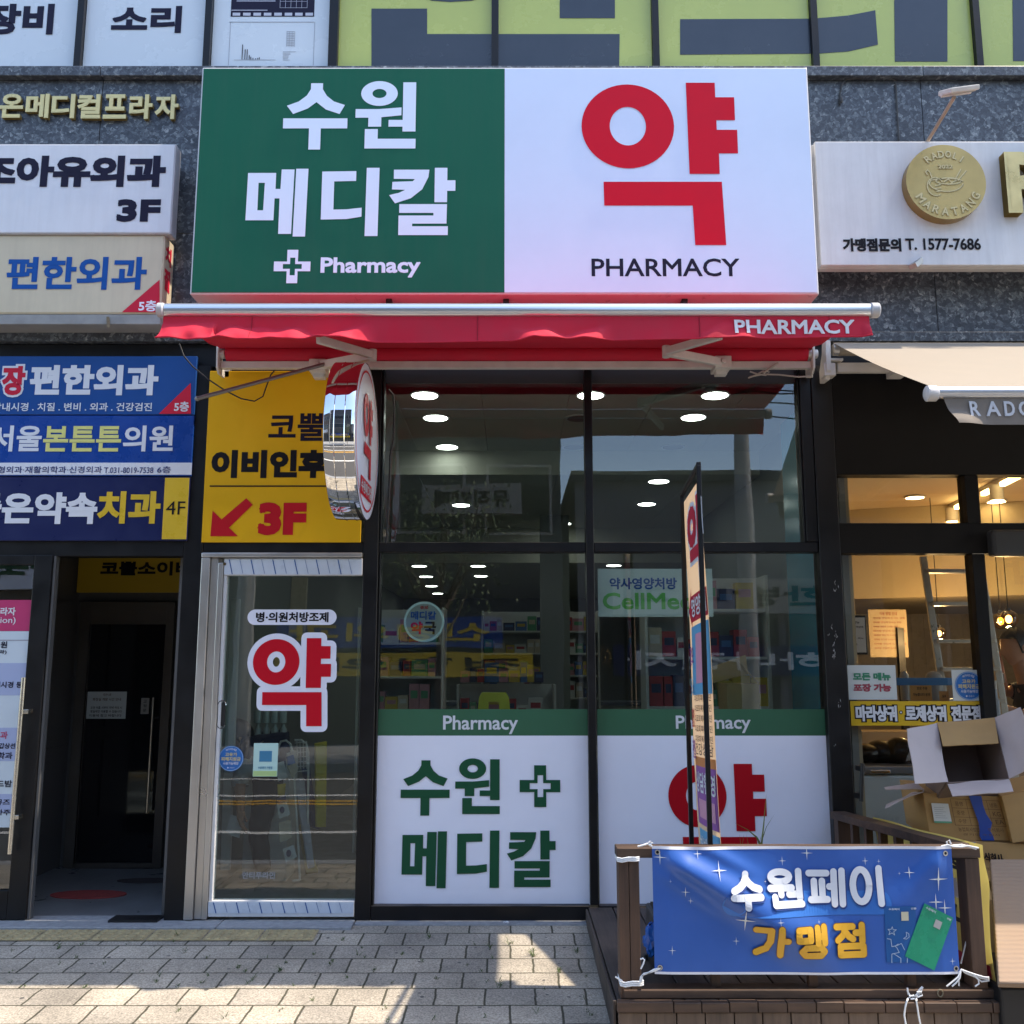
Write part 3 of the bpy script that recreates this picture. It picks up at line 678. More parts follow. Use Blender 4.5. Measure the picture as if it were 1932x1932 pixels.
# ---------------------------------------------------------------- main pharmacy sign
YS = -.30; r = RR(368, 126, 1535, 554, YS); r = (-1.948, 3.752, 1.856, 5.252)
t = thing('pharmacy_sign', 'large half green and half white lit box sign of the pharmacy', 'sign', (0, -.12, r[1])); pl = FP(YS)
MB().box(r[0], r[2], YS+.003, -.12, r[1], r[3]).build('cabinet', mat('white_sign_metal', (.62, .62, .63), .35, var=.05), t, bevel=.008)
um = at(952, 340, YS).x; ri = inset(r, .012)
MB().slab(pl, (ri[0], ri[1], um-.0005, ri[3]), -.002, .002).build('green_face', GREEN, t)
LITW = mat('backlit_white_face', (.64, .69, .82), .45, var=.05, scale=1.3, spec=.15, emit=((.25, .55, 1), .055))
MB().slab(pl, (um+.0005, ri[1], ri[2], ri[3]), -.002, .002).build('white_face', LITW, t)
LW = mat('backlit_white_letter', (.72, .78, .88), .45, spec=.15, emit=((.25, .55, 1), .045)); REDL = mat('red_sign_letter', (.66, .008, .030), .5, var=.03, spec=.12)
def sign_glyph(k, rect, m, plane, parent, name='letter', d=.003, grow=0.0):
    mb = MB(); glyph(mb, plane, k, rect, d, grow); return mb.build(name, m, parent)
sign_glyph('수', RR(535, 158, 656, 283, YS), LW, pl, t); sign_glyph('원', RR(671, 154, 785, 281, YS), LW, pl, t)
sign_glyph('메디칼', RR(465, 317, 859, 447, YS), LW, pl, t)
sign_glyph('plus', RR(517, 472, 586, 535, YS), LW, pl, t, 'cross')
text('lettering', 'Pharmacy', RR(605, 486, 793, 524, YS), pl, LW, t, .003, .035)
sign_glyph('약', RR(1098, 157, 1393, 463, YS), REDL, pl, t)
text('lettering', 'PHARMACY', RR(1116, 488, 1395, 522, YS), pl, INKN, t, .003, .02)
for px in (735, 955, 1290): a = at(px, 566, -.2); MB().box(a.x-.018, a.x+.018, -.235, -.15, r[1]-.032, r[1]-.002).build('hanger', BLACK2, t, bevel=.003)
for x in (r[0]+.3, 1.2): MB().box(x, x+.05, -.118, -.002, 4.9, 4.95).build('bracket', STEEL, t)
# ---------------------------------------------------------------- neighbour's white sign with gold medallion
YN = -.24; r = (at(1543, 380, YN).x, at(1600, 500, YN).z, 4.6, at(1600, 267, YN).z); pl = FP(YN)
t = thing('restaurant_sign', 'white box sign with a gold medallion and a telephone line', 'sign', (3, -.02, r[1]))
MB().box(r[0]-.012, r[2], YN+.03, -.15, r[1]-.012, r[3]).build('cabinet', mat('pale_grey_metal', (.50, .49, .47), .4, var=.12), t, bevel=.012)
MB().slab(pl, r, -.03, 0).build('face', mat('stained_white_panel', (.68, .69, .70), .45, var=.10, scale=2.2, spec=.25, streak=.16), t, bevel=.004)
MEDF = mat('gold_disc_face', (.50, .38, .14), .42, .35, var=.1, scale=5); MEDS = mat('gold_disc_side', (.30, .20, .07), .4, .5, var=.15)
c = at(1785, 343, -.31); rad = .245
mb = MB(); n = 64; mb.cur = 1
for i in range(n):
    a, b = 2*math.pi*i/n, 2*math.pi*(i+1)/n
    p = lambda t_, y, q=rad: (c.x+q*math.cos(t_), y, c.z+q*math.sin(t_))
    mb.face([p(a, -.31), p(a, YN-.001), p(b, YN-.001), p(b, -.31)])
mb.cur = 0
mp = FP(-.31); disc(mb, mp, (c.x, c.z), rad, 0, n)
med = mb.build('medallion', [MEDF, MEDS], t, smooth=False)
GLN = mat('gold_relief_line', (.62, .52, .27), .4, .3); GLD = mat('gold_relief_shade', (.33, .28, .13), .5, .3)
mb = MB(); ring(mb, mp, (c.x, c.z), rad-.014, rad-.010, .003, 64)
def arctext(mb, plane, s, cx, cy, rad_, a0, a1, h, d, bold, flip=False):
    k = len(s)
    for i, ch in enumerate(s):
        a = R(a0+(a1-a0)*(i+.5)/k)
        ux, uy = (math.sin(a), -math.cos(a)) if not flip else (-math.sin(a), math.cos(a))
        o = plane.P(cx+rad_*math.cos(a), cy+rad_*math.sin(a)); du = plane.u*ux+plane.v*uy; dv = plane.u*(-uy)+plane.v*ux
        wch = h*{'I': .16, 'L': .5, 'M': 1.0, '1': .5}.get(ch, .8)
        add_text(mb, Plane(o, du, dv), ch, (-wch/2, -h/2, wch/2, h/2), d, bold)
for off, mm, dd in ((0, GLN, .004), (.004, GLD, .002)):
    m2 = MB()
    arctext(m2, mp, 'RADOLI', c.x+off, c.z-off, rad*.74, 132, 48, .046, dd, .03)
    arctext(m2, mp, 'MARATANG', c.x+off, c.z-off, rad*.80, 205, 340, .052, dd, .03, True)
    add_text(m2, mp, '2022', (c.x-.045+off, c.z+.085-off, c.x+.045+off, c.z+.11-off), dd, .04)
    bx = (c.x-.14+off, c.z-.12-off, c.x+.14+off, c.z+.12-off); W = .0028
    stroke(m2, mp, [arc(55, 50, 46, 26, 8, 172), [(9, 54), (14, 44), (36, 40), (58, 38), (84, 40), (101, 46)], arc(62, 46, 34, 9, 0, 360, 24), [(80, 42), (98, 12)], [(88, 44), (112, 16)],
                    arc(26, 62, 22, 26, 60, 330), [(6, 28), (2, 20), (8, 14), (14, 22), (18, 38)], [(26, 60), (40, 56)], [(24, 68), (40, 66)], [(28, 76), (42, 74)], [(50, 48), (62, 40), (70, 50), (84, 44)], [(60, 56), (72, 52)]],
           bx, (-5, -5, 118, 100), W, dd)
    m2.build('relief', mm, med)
mb = MB(); mb.cur = 1; rl = RR(1898, 287, 1990, 402, -.30); k = 0
for q in range(12): add_text(mb, FP(YN), 'R', rl, .003+q*.0052, .05)
mb.cur = 0; add_text(mb, FP(YN), 'R', rl, .064, .05); mb.build('gold_letter', [GOLD, GOLDS], t)
text('lettering', '가맹점문의', RR(1590, 450, 1700, 475, YN), pl, INKB, t, .003, .05)
text('lettering', 'T. 1577-7686', RR(1708, 450, 1850, 472, YN), pl, INKB, t, .003, .035)
a = at(1720, 500, -.2); MB().bar(a+Vector((.04, -.02, .02)), a+Vector((-.02, -.06, -.035)), .05, .03).build('bracket', mat('galvanised_steel', (.42, .40, .36), .45, .6, var=.2), t)
# flood light on an arm
t = thing('flood_light', 'small sign flood light on a thin slanting arm above the white sign', 'lamp', at(1747, 268, -.16))
TAN = mat('tan_painted_metal', (.42, .33, .25), .5, var=.1)
e = at(1800, 184, -.72); MB().tube([at(1747, 272, -.16), e], .011).build('arm', TAN, t, smooth=True)
M = Matrix.Translation(e+Vector((.02, -.02, .03))) @ Matrix.Rotation(R(-8), 4, 'Y') @ Matrix.Rotation(R(26), 4, 'X')
MB().box(-.085, .085, -.075, .075, -.012, .016, M).build('housing', WHITEMET, t, bevel=.006)
MB().box(-.07, .07, -.055, .055, -.0165, -.0125, M).build('lens', mat('lamp_lens', (.55, .52, .45), .2), t)
MB().bar(M @ Vector((-.088, .03, -.01)), M @ Vector((.088, .03, -.01)), .02, .02).build('bracket', WHITEMET, t)
t = thing('wall_cable', 'thin dark cable looping on the granite beside the pharmacy sign', 'cable', at(1640, 150))
mb = MB().tube([at(x, y, -.012) for x, y in ((1583, 196), (1585, 178), (1588, 160), (1597, 149), (1640, 147), (1682, 148), (1690, 153), (1692, 190), (1694, 228), (1696, 264))], .006, 6)
a = at(1587, 188, -.02); mb.ell(a, .012, .012, .026); mb.build('cable', mat('grey_cable', (.05, .05, .05), .6), t, smooth=True)
# ---------------------------------------------------------------- signs above the entrance
PB = mat('blue_panel', (.014, .075, .28), .35, var=.05, scale=3, spec=.3); PB2 = mat('royal_blue_panel', (.006, .055, .30), .3, var=.04); PN = mat('navy_panel', (.012, .018, .085), .35, var=.06, spec=.3); YEL = mat('yellow_panel', (.74, .50, .03), .35, var=.05)
PALEY = mat('pale_yellow_letter', (.72, .70, .22), .45)
pl = FP(-.03); PW = mat('white_print', (.72, .74, .78), .45)
def panel(label, px, m, Y=-.03, name='panel_sign'):
    r = RR(*px, Y); t = thing(name, label, 'sign', ((r[0]+r[2])/2, Y+.03, r[1]))
    MB().slab(FP(Y), r, -.028, 0).build('panel', m, t, bevel=.002, seg=1); return t, r
t, r = panel('blue panel sign with a red corner, top of the three blue panels over the entrance', (-90, 672, 369, 782), PB)
text('lettering', '편한외과', RR(57, 689, 299, 746, -.03), pl, PW, t, .002, .05)
mb = MB(); mb.cur = 1; add_text(mb, pl, '장', RR(2, 687, 51, 750, -.03), .002, .11); mb.cur = 0; add_text(mb, pl, '장', RR(5, 691, 48, 746, -.03), .0045, .045); mb.build('lettering', [REDI, PW], t)
text('lettering', '위장내시경 . 치질 . 변비 . 외과 . 건강검진', RR(-31, 760, 287, 776, -.03), pl, PW, t, .002, .02)
MB().prism(pl, [(at(x, y, -.03).x-.02, at(x, y, -.03).z) for x, y in ((366, 723), (306, 781), (366, 781))], .0015, .003).build('red_corner', REDI, t)
text('lettering', '5층', RR(329, 758, 357, 777, -.03), pl, PW, t, .0035, .03)
t, r = panel('royal blue panel sign with white and yellow letters and a white strip below', (-90, 784, 363, 898), PB2)
rs = RR(-90, 872, 363, 897, -.03); MB().slab(pl, inset(rs, .004), .001, .003).build('white_strip', PW, t)
text('lettering', '서울', RR(-18, 803, 79, 852, -.03), pl, PW, t, .002, .03); text('lettering', '본튼튼', RR(82, 804, 229, 852, -.03), pl, PALEY, t, .002, .03); text('lettering', '의원', RR(233, 803, 327, 852, -.03), pl, PW, t, .002, .03)
NAVT = mat('navy_print', (.02, .035, .16), .5)
for s, a, b in (('정형외과·재활의학과·신경외과', -19, 193), ('T.031-8019-7538', 197, 290), ('6층', 297, 323)): text('lettering', s, RR(a, 880 if s[0] != 'T' else 882, b, 893, -.03), pl, NAVT, t, .0045, .015)
t, r = panel('navy panel sign with 치과 in yellow and a yellow block reading 4F', (-90, 900, 355, 1020), PN)
text('lettering', '좋은약속', RR(-56, 929, 184, 989, -.03), pl, PW, t, .002, .045); text('lettering', '치과', RR(185, 927, 303, 988, -.03), pl, YEL, t, .002, .045)
rs = RR(308, 901, 355, 1018, -.03); MB().slab(pl, inset(rs, .002), .001, .003).build('yellow_block', YEL, t)
text('lettering', '4F', RR(314, 946, 350, 971, -.03), pl, INKB, t, .0045, .0)
# yellow clinic sign beside the round pharmacy sign
t, r = panel('yellow panel sign with black letters and a red arrow to 3F', (388, 700, 684, 1023), mat('amber_panel', (.80, .45, .014), .4, var=.05, scale=3, spec=.15), -.02); pl = FP(-.02)
text('lettering', '코뿔소', RR(507, 780, 668, 832, -.02), pl, INKN, t, .002, .026); text('lettering', '이비인후과', RR(399, 849, 676, 902, -.02), pl, INKB, t, .002, .06)
MB().slab(pl, RR(396, 916, 668, 918.5, -.02), .001, .003).build('rule_line', INKB, t)
RA = mat('arrow_red', (.52, .012, .022), .45, spec=.15)
P = [(1390, 1130), (1428, 1167), (1300, 1297), (1352, 1345), (1197, 1345), (1202, 1200), (1255, 1250)]
mb = MB(); fill_poly(mb, pl, [P], RR(1197/3, 563.5+1130/3, 1428/3, 563.5+1345/3, -.02), .003); mb.build('red_arrow', RA, t)
text('lettering', '3F', RR(488, 948, 578, 1010, -.02), pl, RA, t, .003, .085)
# ---------------------------------------------------------------- red awning
def fabric(name, col, trans=.25, rough=.8):
    m = mat(name, col, rough, var=.08, scale=6, bump=.08, bscale=700); nt = m.node_tree; b = nt.nodes['Principled BSDF']; out = nt.nodes['Material Output']
    tr = nt.nodes.new('ShaderNodeBsdfTranslucent'); tr.inputs[0].default_value = (*col, 1)
    mx = nt.nodes.new('ShaderNodeMixShader'); mx.inputs[0].default_value = trans
    nt.links.new(b.outputs[0], mx.inputs[1]); nt.links.new(tr.outputs[0], mx.inputs[2]); nt.links.new(mx.outputs[0], out.inputs[0]); return m
REDF = fabric('red_awning_fabric', (.55, .009, .036), .02)
YB = -1.0
bl = at(298, 589, YB); brp = at(1657, 584, YB); ZB = (bl.z+brp.z)/2
t = thing('awning', 'red folding arm awning reading PHARMACY under the big pharmacy sign', 'awning', (0, 0, ZB))
mb = MB(); prof = [(0, .038), (-.018, .034), (-.030, .020), (-.034, 0), (-.030, -.020), (-.018, -.032), (0, -.036), (.014, -.030), (.014, .030)]
xs = [bl.x+.04, brp.x-.05]
vs = [Vector((x, YB+a, ZB+b)) for x in xs for a, b in prof]; n = len(prof)
mb.mesh(vs, [[i, (i+1) % n, n+(i+1) % n, n+i] for i in range(n)]+[list(range(n))[::-1], list(range(n, 2*n))])
mb.build('front_bar', mat('polished_aluminium', (.72, .74, .77), .28, .85), t, smooth=True)
for x0, x1 in ((bl.x, bl.x+.038), (brp.x-.048, brp.x)):
    mb = MB(); mb.tube([(x0, YB-.006, ZB), (x0+.006, YB-.006, ZB), (x1-.006, YB-.006, ZB), (x1, YB-.006, ZB)], [.032, .040, .040, .034], 16)
    mb.build('end_cap', mat('grey_plastic_cap', (.48, .48, .48), .3), t, smooth=True)
# valance with wind-blown lower edge
rv = random.Random(11)
def wave(x):
    return .5+.25*math.sin(x*9.1+.4)+.16*math.sin(x*17.7+1.3)+.09*math.sin(x*31+2)
def sst(a, b, x):
    x = min(1, max(0, (x-a)/(b-a))); return x*x*(3-2*x)
VL, VR = bl.x+.035, brp.x-.055; zt = ZB-.034
def vz(x): return at(966, 648, YB).z+(x-VL)/(VR-VL)*.028-.006*math.sin((x-VL)*1.1)
def vout(x, tt):
    k = 1-sst(-.85, -.70, x)                                       # left stretch blown forward
    k2 = sst(-.02, .12, x)*(1-sst(.38, .55, x))*.75                 # middle bulge
    k3 = sst(.95, 1.05, x)*(1-sst(1.2, 1.35, x))*.35+sst(1.82, 1.9, x)*.7
    amp = max(k, k2, k3); start = min(.82, .22+.62*(1-wave(x*1.1+.2))) if x > -1.55 else .26
    q = max(0, (tt-start)/(1-start)); q = q if q > .12 else q*q/.12*.5+q*.5
    return -(amp*(.085*q*(1.15-.45*wave(x*1.3+1))+.016*math.sin(x*23+tt*5)*q+.006*math.sin(x*51-tt*4)*q)+.006*math.sin(x*7+tt*2)*tt)
mb = MB(); NX, NZ = 330, 16; vs = []
for i in range(NX+1):
    x = VL+(VR-VL)*i/NX
    for j in range(NZ+1):
        tt = j/NZ; vs.append((x+(-.004 if i == 0 else 0)*tt, YB-.012+vout(x, tt), zt+(vz(x)-zt)*tt))
mb.mesh(vs, [(i*(NZ+1)+j, (i+1)*(NZ+1)+j, (i+1)*(NZ+1)+j+1, i*(NZ+1)+j+1) for i in range(NX) for j in range(NZ)])
val = mb.build('valance', REDF, t, smooth=True)
for sx in (-1.36, -.18, .98, 1.66):
    MB().tube([(sx, YB-.0135+vout(sx, k/12), zt+(vz(sx)-zt)*k/12) for k in range(13)], .0022, 5).build('seam', mat('red_seam_thread', (.30, .008, .025), .9), val)
mb = MB(); mb.tube([(VL+(VR-VL)*i/160-.004*(i == 0), YB-.013+vout(VL+(VR-VL)*i/160, 1), vz(VL+(VR-VL)*i/160)) for i in range(161)], .0045, 6); mb.build('hem', REDF, val, smooth=True)
def vdisp(a, b):
    tt = min(1, max(0, (b-zt)/(vz(a)-zt))); return -vout(a, tt)
vp = Plane((0, YB-.012, 0), disp=vdisp)
text('lettering', 'PHARMACY', RR(1384, 605, 1610, 632, YB), vp, mat('white_awning_print', (.72, .70, .72), .6), val, .003, .04)
ZR = at(900, 668, -.12).z
mb = MB(); NY = 14; vs = []
for i in range(41):
    x = VL+.11*0+(VR-VL)*i/40
    for j in range(NY+1):
        q = j/NY; y = -.13+(YB+.01+.13)*q; z = ZR+.03+(ZB+.034-ZR-.03)*q-.012*math.sin(math.pi*q); vs.append((x+(q-1)*0, y, z))
mb.mesh(vs, [(i*(NY+1)+j, i*(NY+1)+j+1, (i+1)*(NY+1)+j+1, (i+1)*(NY+1)+j) for i in range(40) for j in range(NY)])
# fabric narrows a little towards its roller
for v in mb.v: v.x *= .985 if v.y > -.2 else 1
mb.build('canopy', REDF, t, smooth=True)
XL, XR_ = at(428, 668, -.12).x, at(1522, 665, -.12).x
MB().tube([(XL, -.12, ZR), (XR_, -.12, ZR)], .044, 20).build('roller', REDF, t, smooth=True)
MB().tube([(XR_+.001, -.12, ZR), (XR_+.03, -.12, ZR)], .040, 20).build('roller_end', STEEL, t, smooth=True)
zq = at(900, 690, -.10).z; PINKM = WHITEMET
MB().box(at(418, 690, -.1).x, at(1532, 690, -.1).x, -.125, -.085, zq-.022, zq+.022).build('square_tube', WHITEMET, t, bevel=.003)
def bracket(px, parent, w=.042):
    c = at(px, 680, -.10); mb = MB()
    mb.prism(Plane((c.x-w/2, 0, 0), (0, 1, 0), (0, 0, 1)), [(-.17, ZR+.045), (-.10, ZR+.05), (-.08, ZR-.02), (-.02, zq-.02), (-.02, zq-.055), (-.12, zq-.06), (-.16, zq-.03)], 0, .014)
    mb.box(c.x-w/2, c.x+w/2, -.02, .03, zq-.05, zq+.05)
    mb.tube([(c.x-w/2-.004, -.12, ZR), (c.x+w/2, -.12, ZR)], .028, 14)
    return mb.build('bracket', WHITEMET, parent, bevel=.003)
bracket(420, t); bracket(1534, t)
def arm(sh, el, ha, parent):
    sh, el, ha = at(*sh), at(*el), at(*ha)
    mb = MB(); mb.bar(sh, el, .034, .05); ob = mb.build('rear_arm', WHITEMET, parent, bevel=.005)
    mb = MB(); mb.bar(el+Vector((0, 0, .004)), ha, .03, .045); mb.build('front_arm', WHITEMET, parent, bevel=.005)
    mb = MB(); mb.tube([el-Vector((0, 0, .032)), el+Vector((0, 0, .034))], .024, 14); mb.build('elbow_joint', WHITEMET, parent, smooth=True)
    mb = MB(); mb.box(sh.x-.05, sh.x+.05, sh.y-.03, -.05, sh.z-.04, sh.z+.035); mb.box(sh.x-.035, sh.x+.035, -.14, -.08, sh.z-.065, sh.z+.06)
    mb.tube([sh-Vector((0, .03, .0)), sh-Vector((0, .045, 0))], .016, 8); mb.build('shoulder_joint', WHITEMET, parent, bevel=.004)
arm((600, 690, -.17), (703, 671, -.50), (600, 640, -.95), t)
arm((1363, 684, -.17), (1257, 664, -.50), (1360, 633, -.95), t)
# loose wire tied at the right bracket
mb = MB().tube([at(x, y, -.14) for x, y in ((1533, 710), (1505, 711), (1470, 707), (1440, 706), (1415, 711))], .005, 6)
mb.tube([at(x, y, -.145) for x, y in ((1415, 701), (1430, 706), (1445, 708), (1452, 702), (1440, 700), (1425, 708), (1412, 713))], .005, 6)
mb.tube([at(x, y, -.15) for x, y in ((1468, 685), (1452, 695), (1440, 704))], .007, 6)
tag(mb.build('tied_wire', mat('pale_wire', (.42, .38, .32), .6), smooth=True), 'loose pale wire tied under the right end of the red awning', 'wire')
# ---------------------------------------------------------------- cream awning next door
CRF = fabric('cream_awning_fabric', (.38, .325, .255), .2); GVF = fabric('grey_valance_fabric', (.21, .178, .145), .1)  # valance base is greyer and darker than the canopy
t = thing('awning', 'cream extended awning with a grey valance reading RADOLI', 'awning', (3.2, 0, 2.9))
Y2 = -1.40; b2 = at(1757, 741, Y2); ZR2 = at(1600, 660, -.12).z; X2 = 5.2
MB().tube([(b2.x, Y2, b2.z), (X2, Y2, b2.z)], .030, 18).build('front_bar', mat('polished_aluminium', (.7, .72, .75), .22, .85), t, smooth=True)
MB().tube([(b2.x-.028, Y2, b2.z-.004), (b2.x-.022, Y2, b2.z-.004), (b2.x+.02, Y2, b2.z-.004), (b2.x+.026, Y2, b2.z-.004)], [.030, .038, .038, .033], 16).build('end_cap', mat('white_plastic_cap', (.6, .58, .56), .35), t, smooth=True)
mb = MB(); vs = []; NX, NY = 30, 16; xa = at(1572, 655, -.12).x
for i in range(NX+1):
    for j in range(NY+1):
        q = j/NY; x0 = xa+(b2.x+.03-xa)*q; x = x0+(X2-x0)*i/NX
        vs.append((x, -.12+(Y2+.12)*q, ZR2+.045+(b2.z+.02-ZR2-.045)*q-.015*math.sin(math.pi*q)))
mb.mesh(vs, [(i*(NY+1)+j, i*(NY+1)+j+1, (i+1)*(NY+1)+j+1, (i+1)*(NY+1)+j) for i in range(NX) for j in range(NY)])
mb.build('canopy', CRF, t, smooth=True)
mb = MB(); vs = []; NX, NZ = 120, 10; xv = b2.x+.05; zv = at(1800, 803, Y2).z
def v2(x, tt): return -.05*sst(.35, 1, tt)*(1-sst(xv+.02, xv+.20, x))-.008*math.sin(x*6)*tt
for i in range(NX+1):
    x = xv+(X2-xv)*i/NX
    for j in range(NZ+1):
        tt = j/NZ; vs.append((x+.045*tt*(1-i/NX)**8, Y2-.01+v2(x, tt), b2.z-.024+(zv-b2.z+.024)*tt))
mb.mesh(vs, [(i*(NZ+1)+j, (i+1)*(NZ+1)+j, (i+1)*(NZ+1)+j+1, i*(NZ+1)+j+1) for i in range(NX) for j in range(NZ)])
val = mb.build('valance', GVF, t, smooth=True)
vp = Plane((0, Y2-.01, 0), disp=lambda a, b: -v2(a, min(1, max(0, (b-b2.z+.024)/(zv-b2.z+.024)))))
for ch, a, b in (('R', 1826, 1846), ('A', 1857, 1884), ('D', 1891, 1911), ('O', 1918, 1944), ('L', 1953, 1967), ('I', 1978, 1982)): text('letter', ch, RR(a, 758.5, b, 787, Y2), vp, mat('pale_awning_print', (.55, .55, .56), .6), val, .004, .035)
MB().tube([(xa+.03, -.12, ZR2), (X2, -.12, ZR2)], .038, 16).build('roller', CRF, t, smooth=True)
MB().tube([(xa-.005, -.12, ZR2), (xa+.029, -.12, ZR2)], .036, 16).build('roller_end', STEEL, t, smooth=True)
zq2 = at(1650, 695, -.1).z
MB().box(xa+.02, X2, -.125, -.085, zq2-.03, zq2+.03).build('square_tube', WHITEMET, t, bevel=.003)
c = at(1556, 690, -.1)
mb = MB().prism(Plane((c.x-.01, 0, 0), (0, 1, 0), (0, 0, 1)), [(-.17, ZR2+.045), (-.10, ZR2+.05), (-.08, ZR2-.02), (-.02, zq2), (-.02, zq2-.075), (-.12, zq2-.08), (-.16, zq2-.03)], 0, .03)
mb.box(c.x-.02, c.x+.05, -.15, -.07, zq2-.06, zq2+.02); mb.box(c.x+.005, c.x+.10, -.15, -.06, zq2+.035, zq2+.05)
mb.build('bracket', WHITEMET, t, bevel=.003)
a = at(1700, 697, -.16); mb = MB().bar((a.x-.0, -.16, a.z+.02), (3.1, -.62, a.z-.12), .034, .05); mb.build('rear_arm', WHITEMET, t, bevel=.004)
MB().bar((3.1, -.62, a.z-.12), (2.75, Y2+.03, b2.z), .03, .045).build('front_arm', WHITEMET, t, bevel=.004)
MB().box(a.x-.05, a.x+.04, -.18, -.05, a.z-.03, a.z+.04).build('shoulder_joint', WHITEMET, t, bevel=.004)
# ---------------------------------------------------------------- round projecting sign
XF = -.815; YC, ZC = -.53, at(690, 836, -.5).z; RS = .445
t = thing('projecting_sign', 'round white and red pharmacy sign with a chrome rim facing sideways', 'sign', (XF-.08, 0, ZC))
mb = MB(); n = 96; prof = [(0, .002), (-.003, .007), (-.004, .0075), (-.0525, .0075), (-.053, .0075), (-.055, .0095), (-.057, .0075), (-.0575, .0075), (-.1075, .0075), (-.108, .0075), (-.110, .0095), (-.112, .0075), (-.1125, .0075), (-.161, .0075), (-.162, .007), (-.165, .002)]
vs = [(XF+dx, YC+(RS+dr-.008)*math.cos(2*math.pi*i/n), ZC+(RS+dr-.008)*math.sin(2*math.pi*i/n)) for dx, dr in prof for i in range(n)]
k = len(prof); mb.mesh(vs, [(j*n+i, j*n+(i+1) % n, (j+1)*n+(i+1) % n, (j+1)*n+i) for j in range(k-1) for i in range(n)])
mb.build('rim', CHROME, t, smooth=True)
sp = Plane((XF, YC, ZC), (0, 1, 0), (0, 0, 1))
mb = MB(); disc(mb, sp, (0, 0), RS-.006, -.004, n); mb.face([(XF-.16, YC+(RS-.01)*math.cos(-2*math.pi*i/n), ZC+(RS-.01)*math.sin(-2*math.pi*i/n)) for i in range(n)]); mb.build('face', VINW, t)
mb = MB(); ring(mb, sp, (0, 0), RS-.058, RS-.046, 0, 72); mb.build('red_ring', REDL, t)
sign_glyph('약', (-.165, -.20, .165, .265), REDL, sp, t, 'letter', .0)
MB().rect(sp, (-.20, -.325, .19, -.225), .0).build('red_block', REDL, t)
text('lettering', '수원메디칼', (-.185, -.310, .175, -.24), sp, PW, t, .001, .03)
mb = MB()
for dz in (.22, -.22): mb.tube([(XF-.08, YC+RS*.85, ZC+dz), (XF-.08, -.005, ZC+dz)], .014, 8)
mb.box(XF-.11, XF-.05, -.03, -.008, ZC-.27, ZC+.27); mb.build('bracket', STEEL, t)
# stay rod and cable across the yellow sign
a = at(372, 752, -.62); b = at(617, 686, -.22)
mb = MB().tube([a, b], .012, 10); mb.ell(a, .015, .015, .015, 8, 6)
tag(mb.build('stay_rod', mat('grey_steel_rod', (.26, .25, .24), .45, .6), smooth=True), 'slanting grey metal rod crossing in front of the yellow clinic sign', 'rod')
P = [(338, 648), (347, 672), (364, 692), (392, 715), (425, 737), (455, 752), (480, 757), (496, 748), (503, 728), (511, 707), (519, 698)]
tag(MB().tube([at(x, y, -.08) for x, y in P], .0045, 6).build('hanging_cable', mat('black_cable', (.012, .012, .014), .5), smooth=True), 'thin black cable sagging across the yellow clinic sign', 'cable')
tag(MB().tube([at(x, y, -.03) for x, y in ((733, 735), (742, 745), (744, 770), (742, 830), (736, 860), (735, 905), (730, 1010), (728, 1025))], .006, 6).build('wall_cable', mat('black_cable', (.012, .012, .014), .5), smooth=True), 'black cable running down the window frame behind the round sign', 'cable')
# ---------------------------------------------------------------- pharmacy door
D0, D1 = -1.884, -.906; ZD0, ZD1 = .10, 2.214
t = thing('pharmacy_door', 'glass pharmacy door in an aluminium frame with a large red 약 sticker', 'door', (-1.4, .03, .095))
xj = at(408, 1390).x
mb = MB().box(D0+.002, D0+.055, -.03, .08, ZD0, ZD1-.03).box(D0+.057, D0+.10, -.012, .07, ZD0, ZD1-.03).box(D0+.102, xj, -.02, .06, ZD0, ZD1-.06).box(D0+.002, D1-.002, -.035, .08, ZD1-.028, ZD1)
mb.build('jamb', STEEL, t, bevel=.004)
LM = mat('white_aluminium', (.66, .67, .68), .35, var=.05)
zt0, zt1 = at(540, 1086).z, at(540, 1057).z; zb0, zb1 = at(520, 1729).z, at(520, 1699).z
mb = MB().box(xj+.002, D1-.002, -.012, .06, zt0, zt1+.01).box(xj+.002, D1-.002, -.012, .06, zb0, zb1).box(xj+.002, xj+.022, -.008, .05, zb1+.001, zt0-.001)
mb.build('leaf_frame', LM, t, bevel=.003)
FILM = mat('protective_film', (.60, .66, .74), .3, var=.06, scale=9); FBL = mat('film_blue_stripe', (.03, .10, .30), .4)
dp = FP(-.0135)
for nm, z0, z1, sl_ in (('protective_film', zt0+.006, zt1+.004, -.020), ('protective_film', zb0+.02, zb1-.006, -.016)):
    f = MB().slab(dp, (xj+.004, z0, D1-.006, z1), -.001, .001).build(nm, FILM, t)
    mb = MB(); x = xj+.03; k = 0
    while x < D1-.07:
        w = .006 if k % 2 == 0 else .0022; h0 = z0+(.0 if k % 2 == 0 else .004)
        mb.prism(dp, [(x, z1-.001), (x-sl_*1.1, h0+.001), (x-sl_*1.1+w, h0+.001), (x+w, z1-.001)], .001, .0022); x += .066; k += 1
    mb.build('blue_stripe', FBL, f)
a = at(424, 1064, -.014); MB().tube([a, a-Vector((0, .006, 0))], .009, 10).build('lock_cylinder', mat('dark_brass', (.16, .11, .05), .4, .7), t, smooth=True)
MB().box(xj+.022, D1-.004, .018, .022, zb1, zt0).build('glass_pane', PG, t)
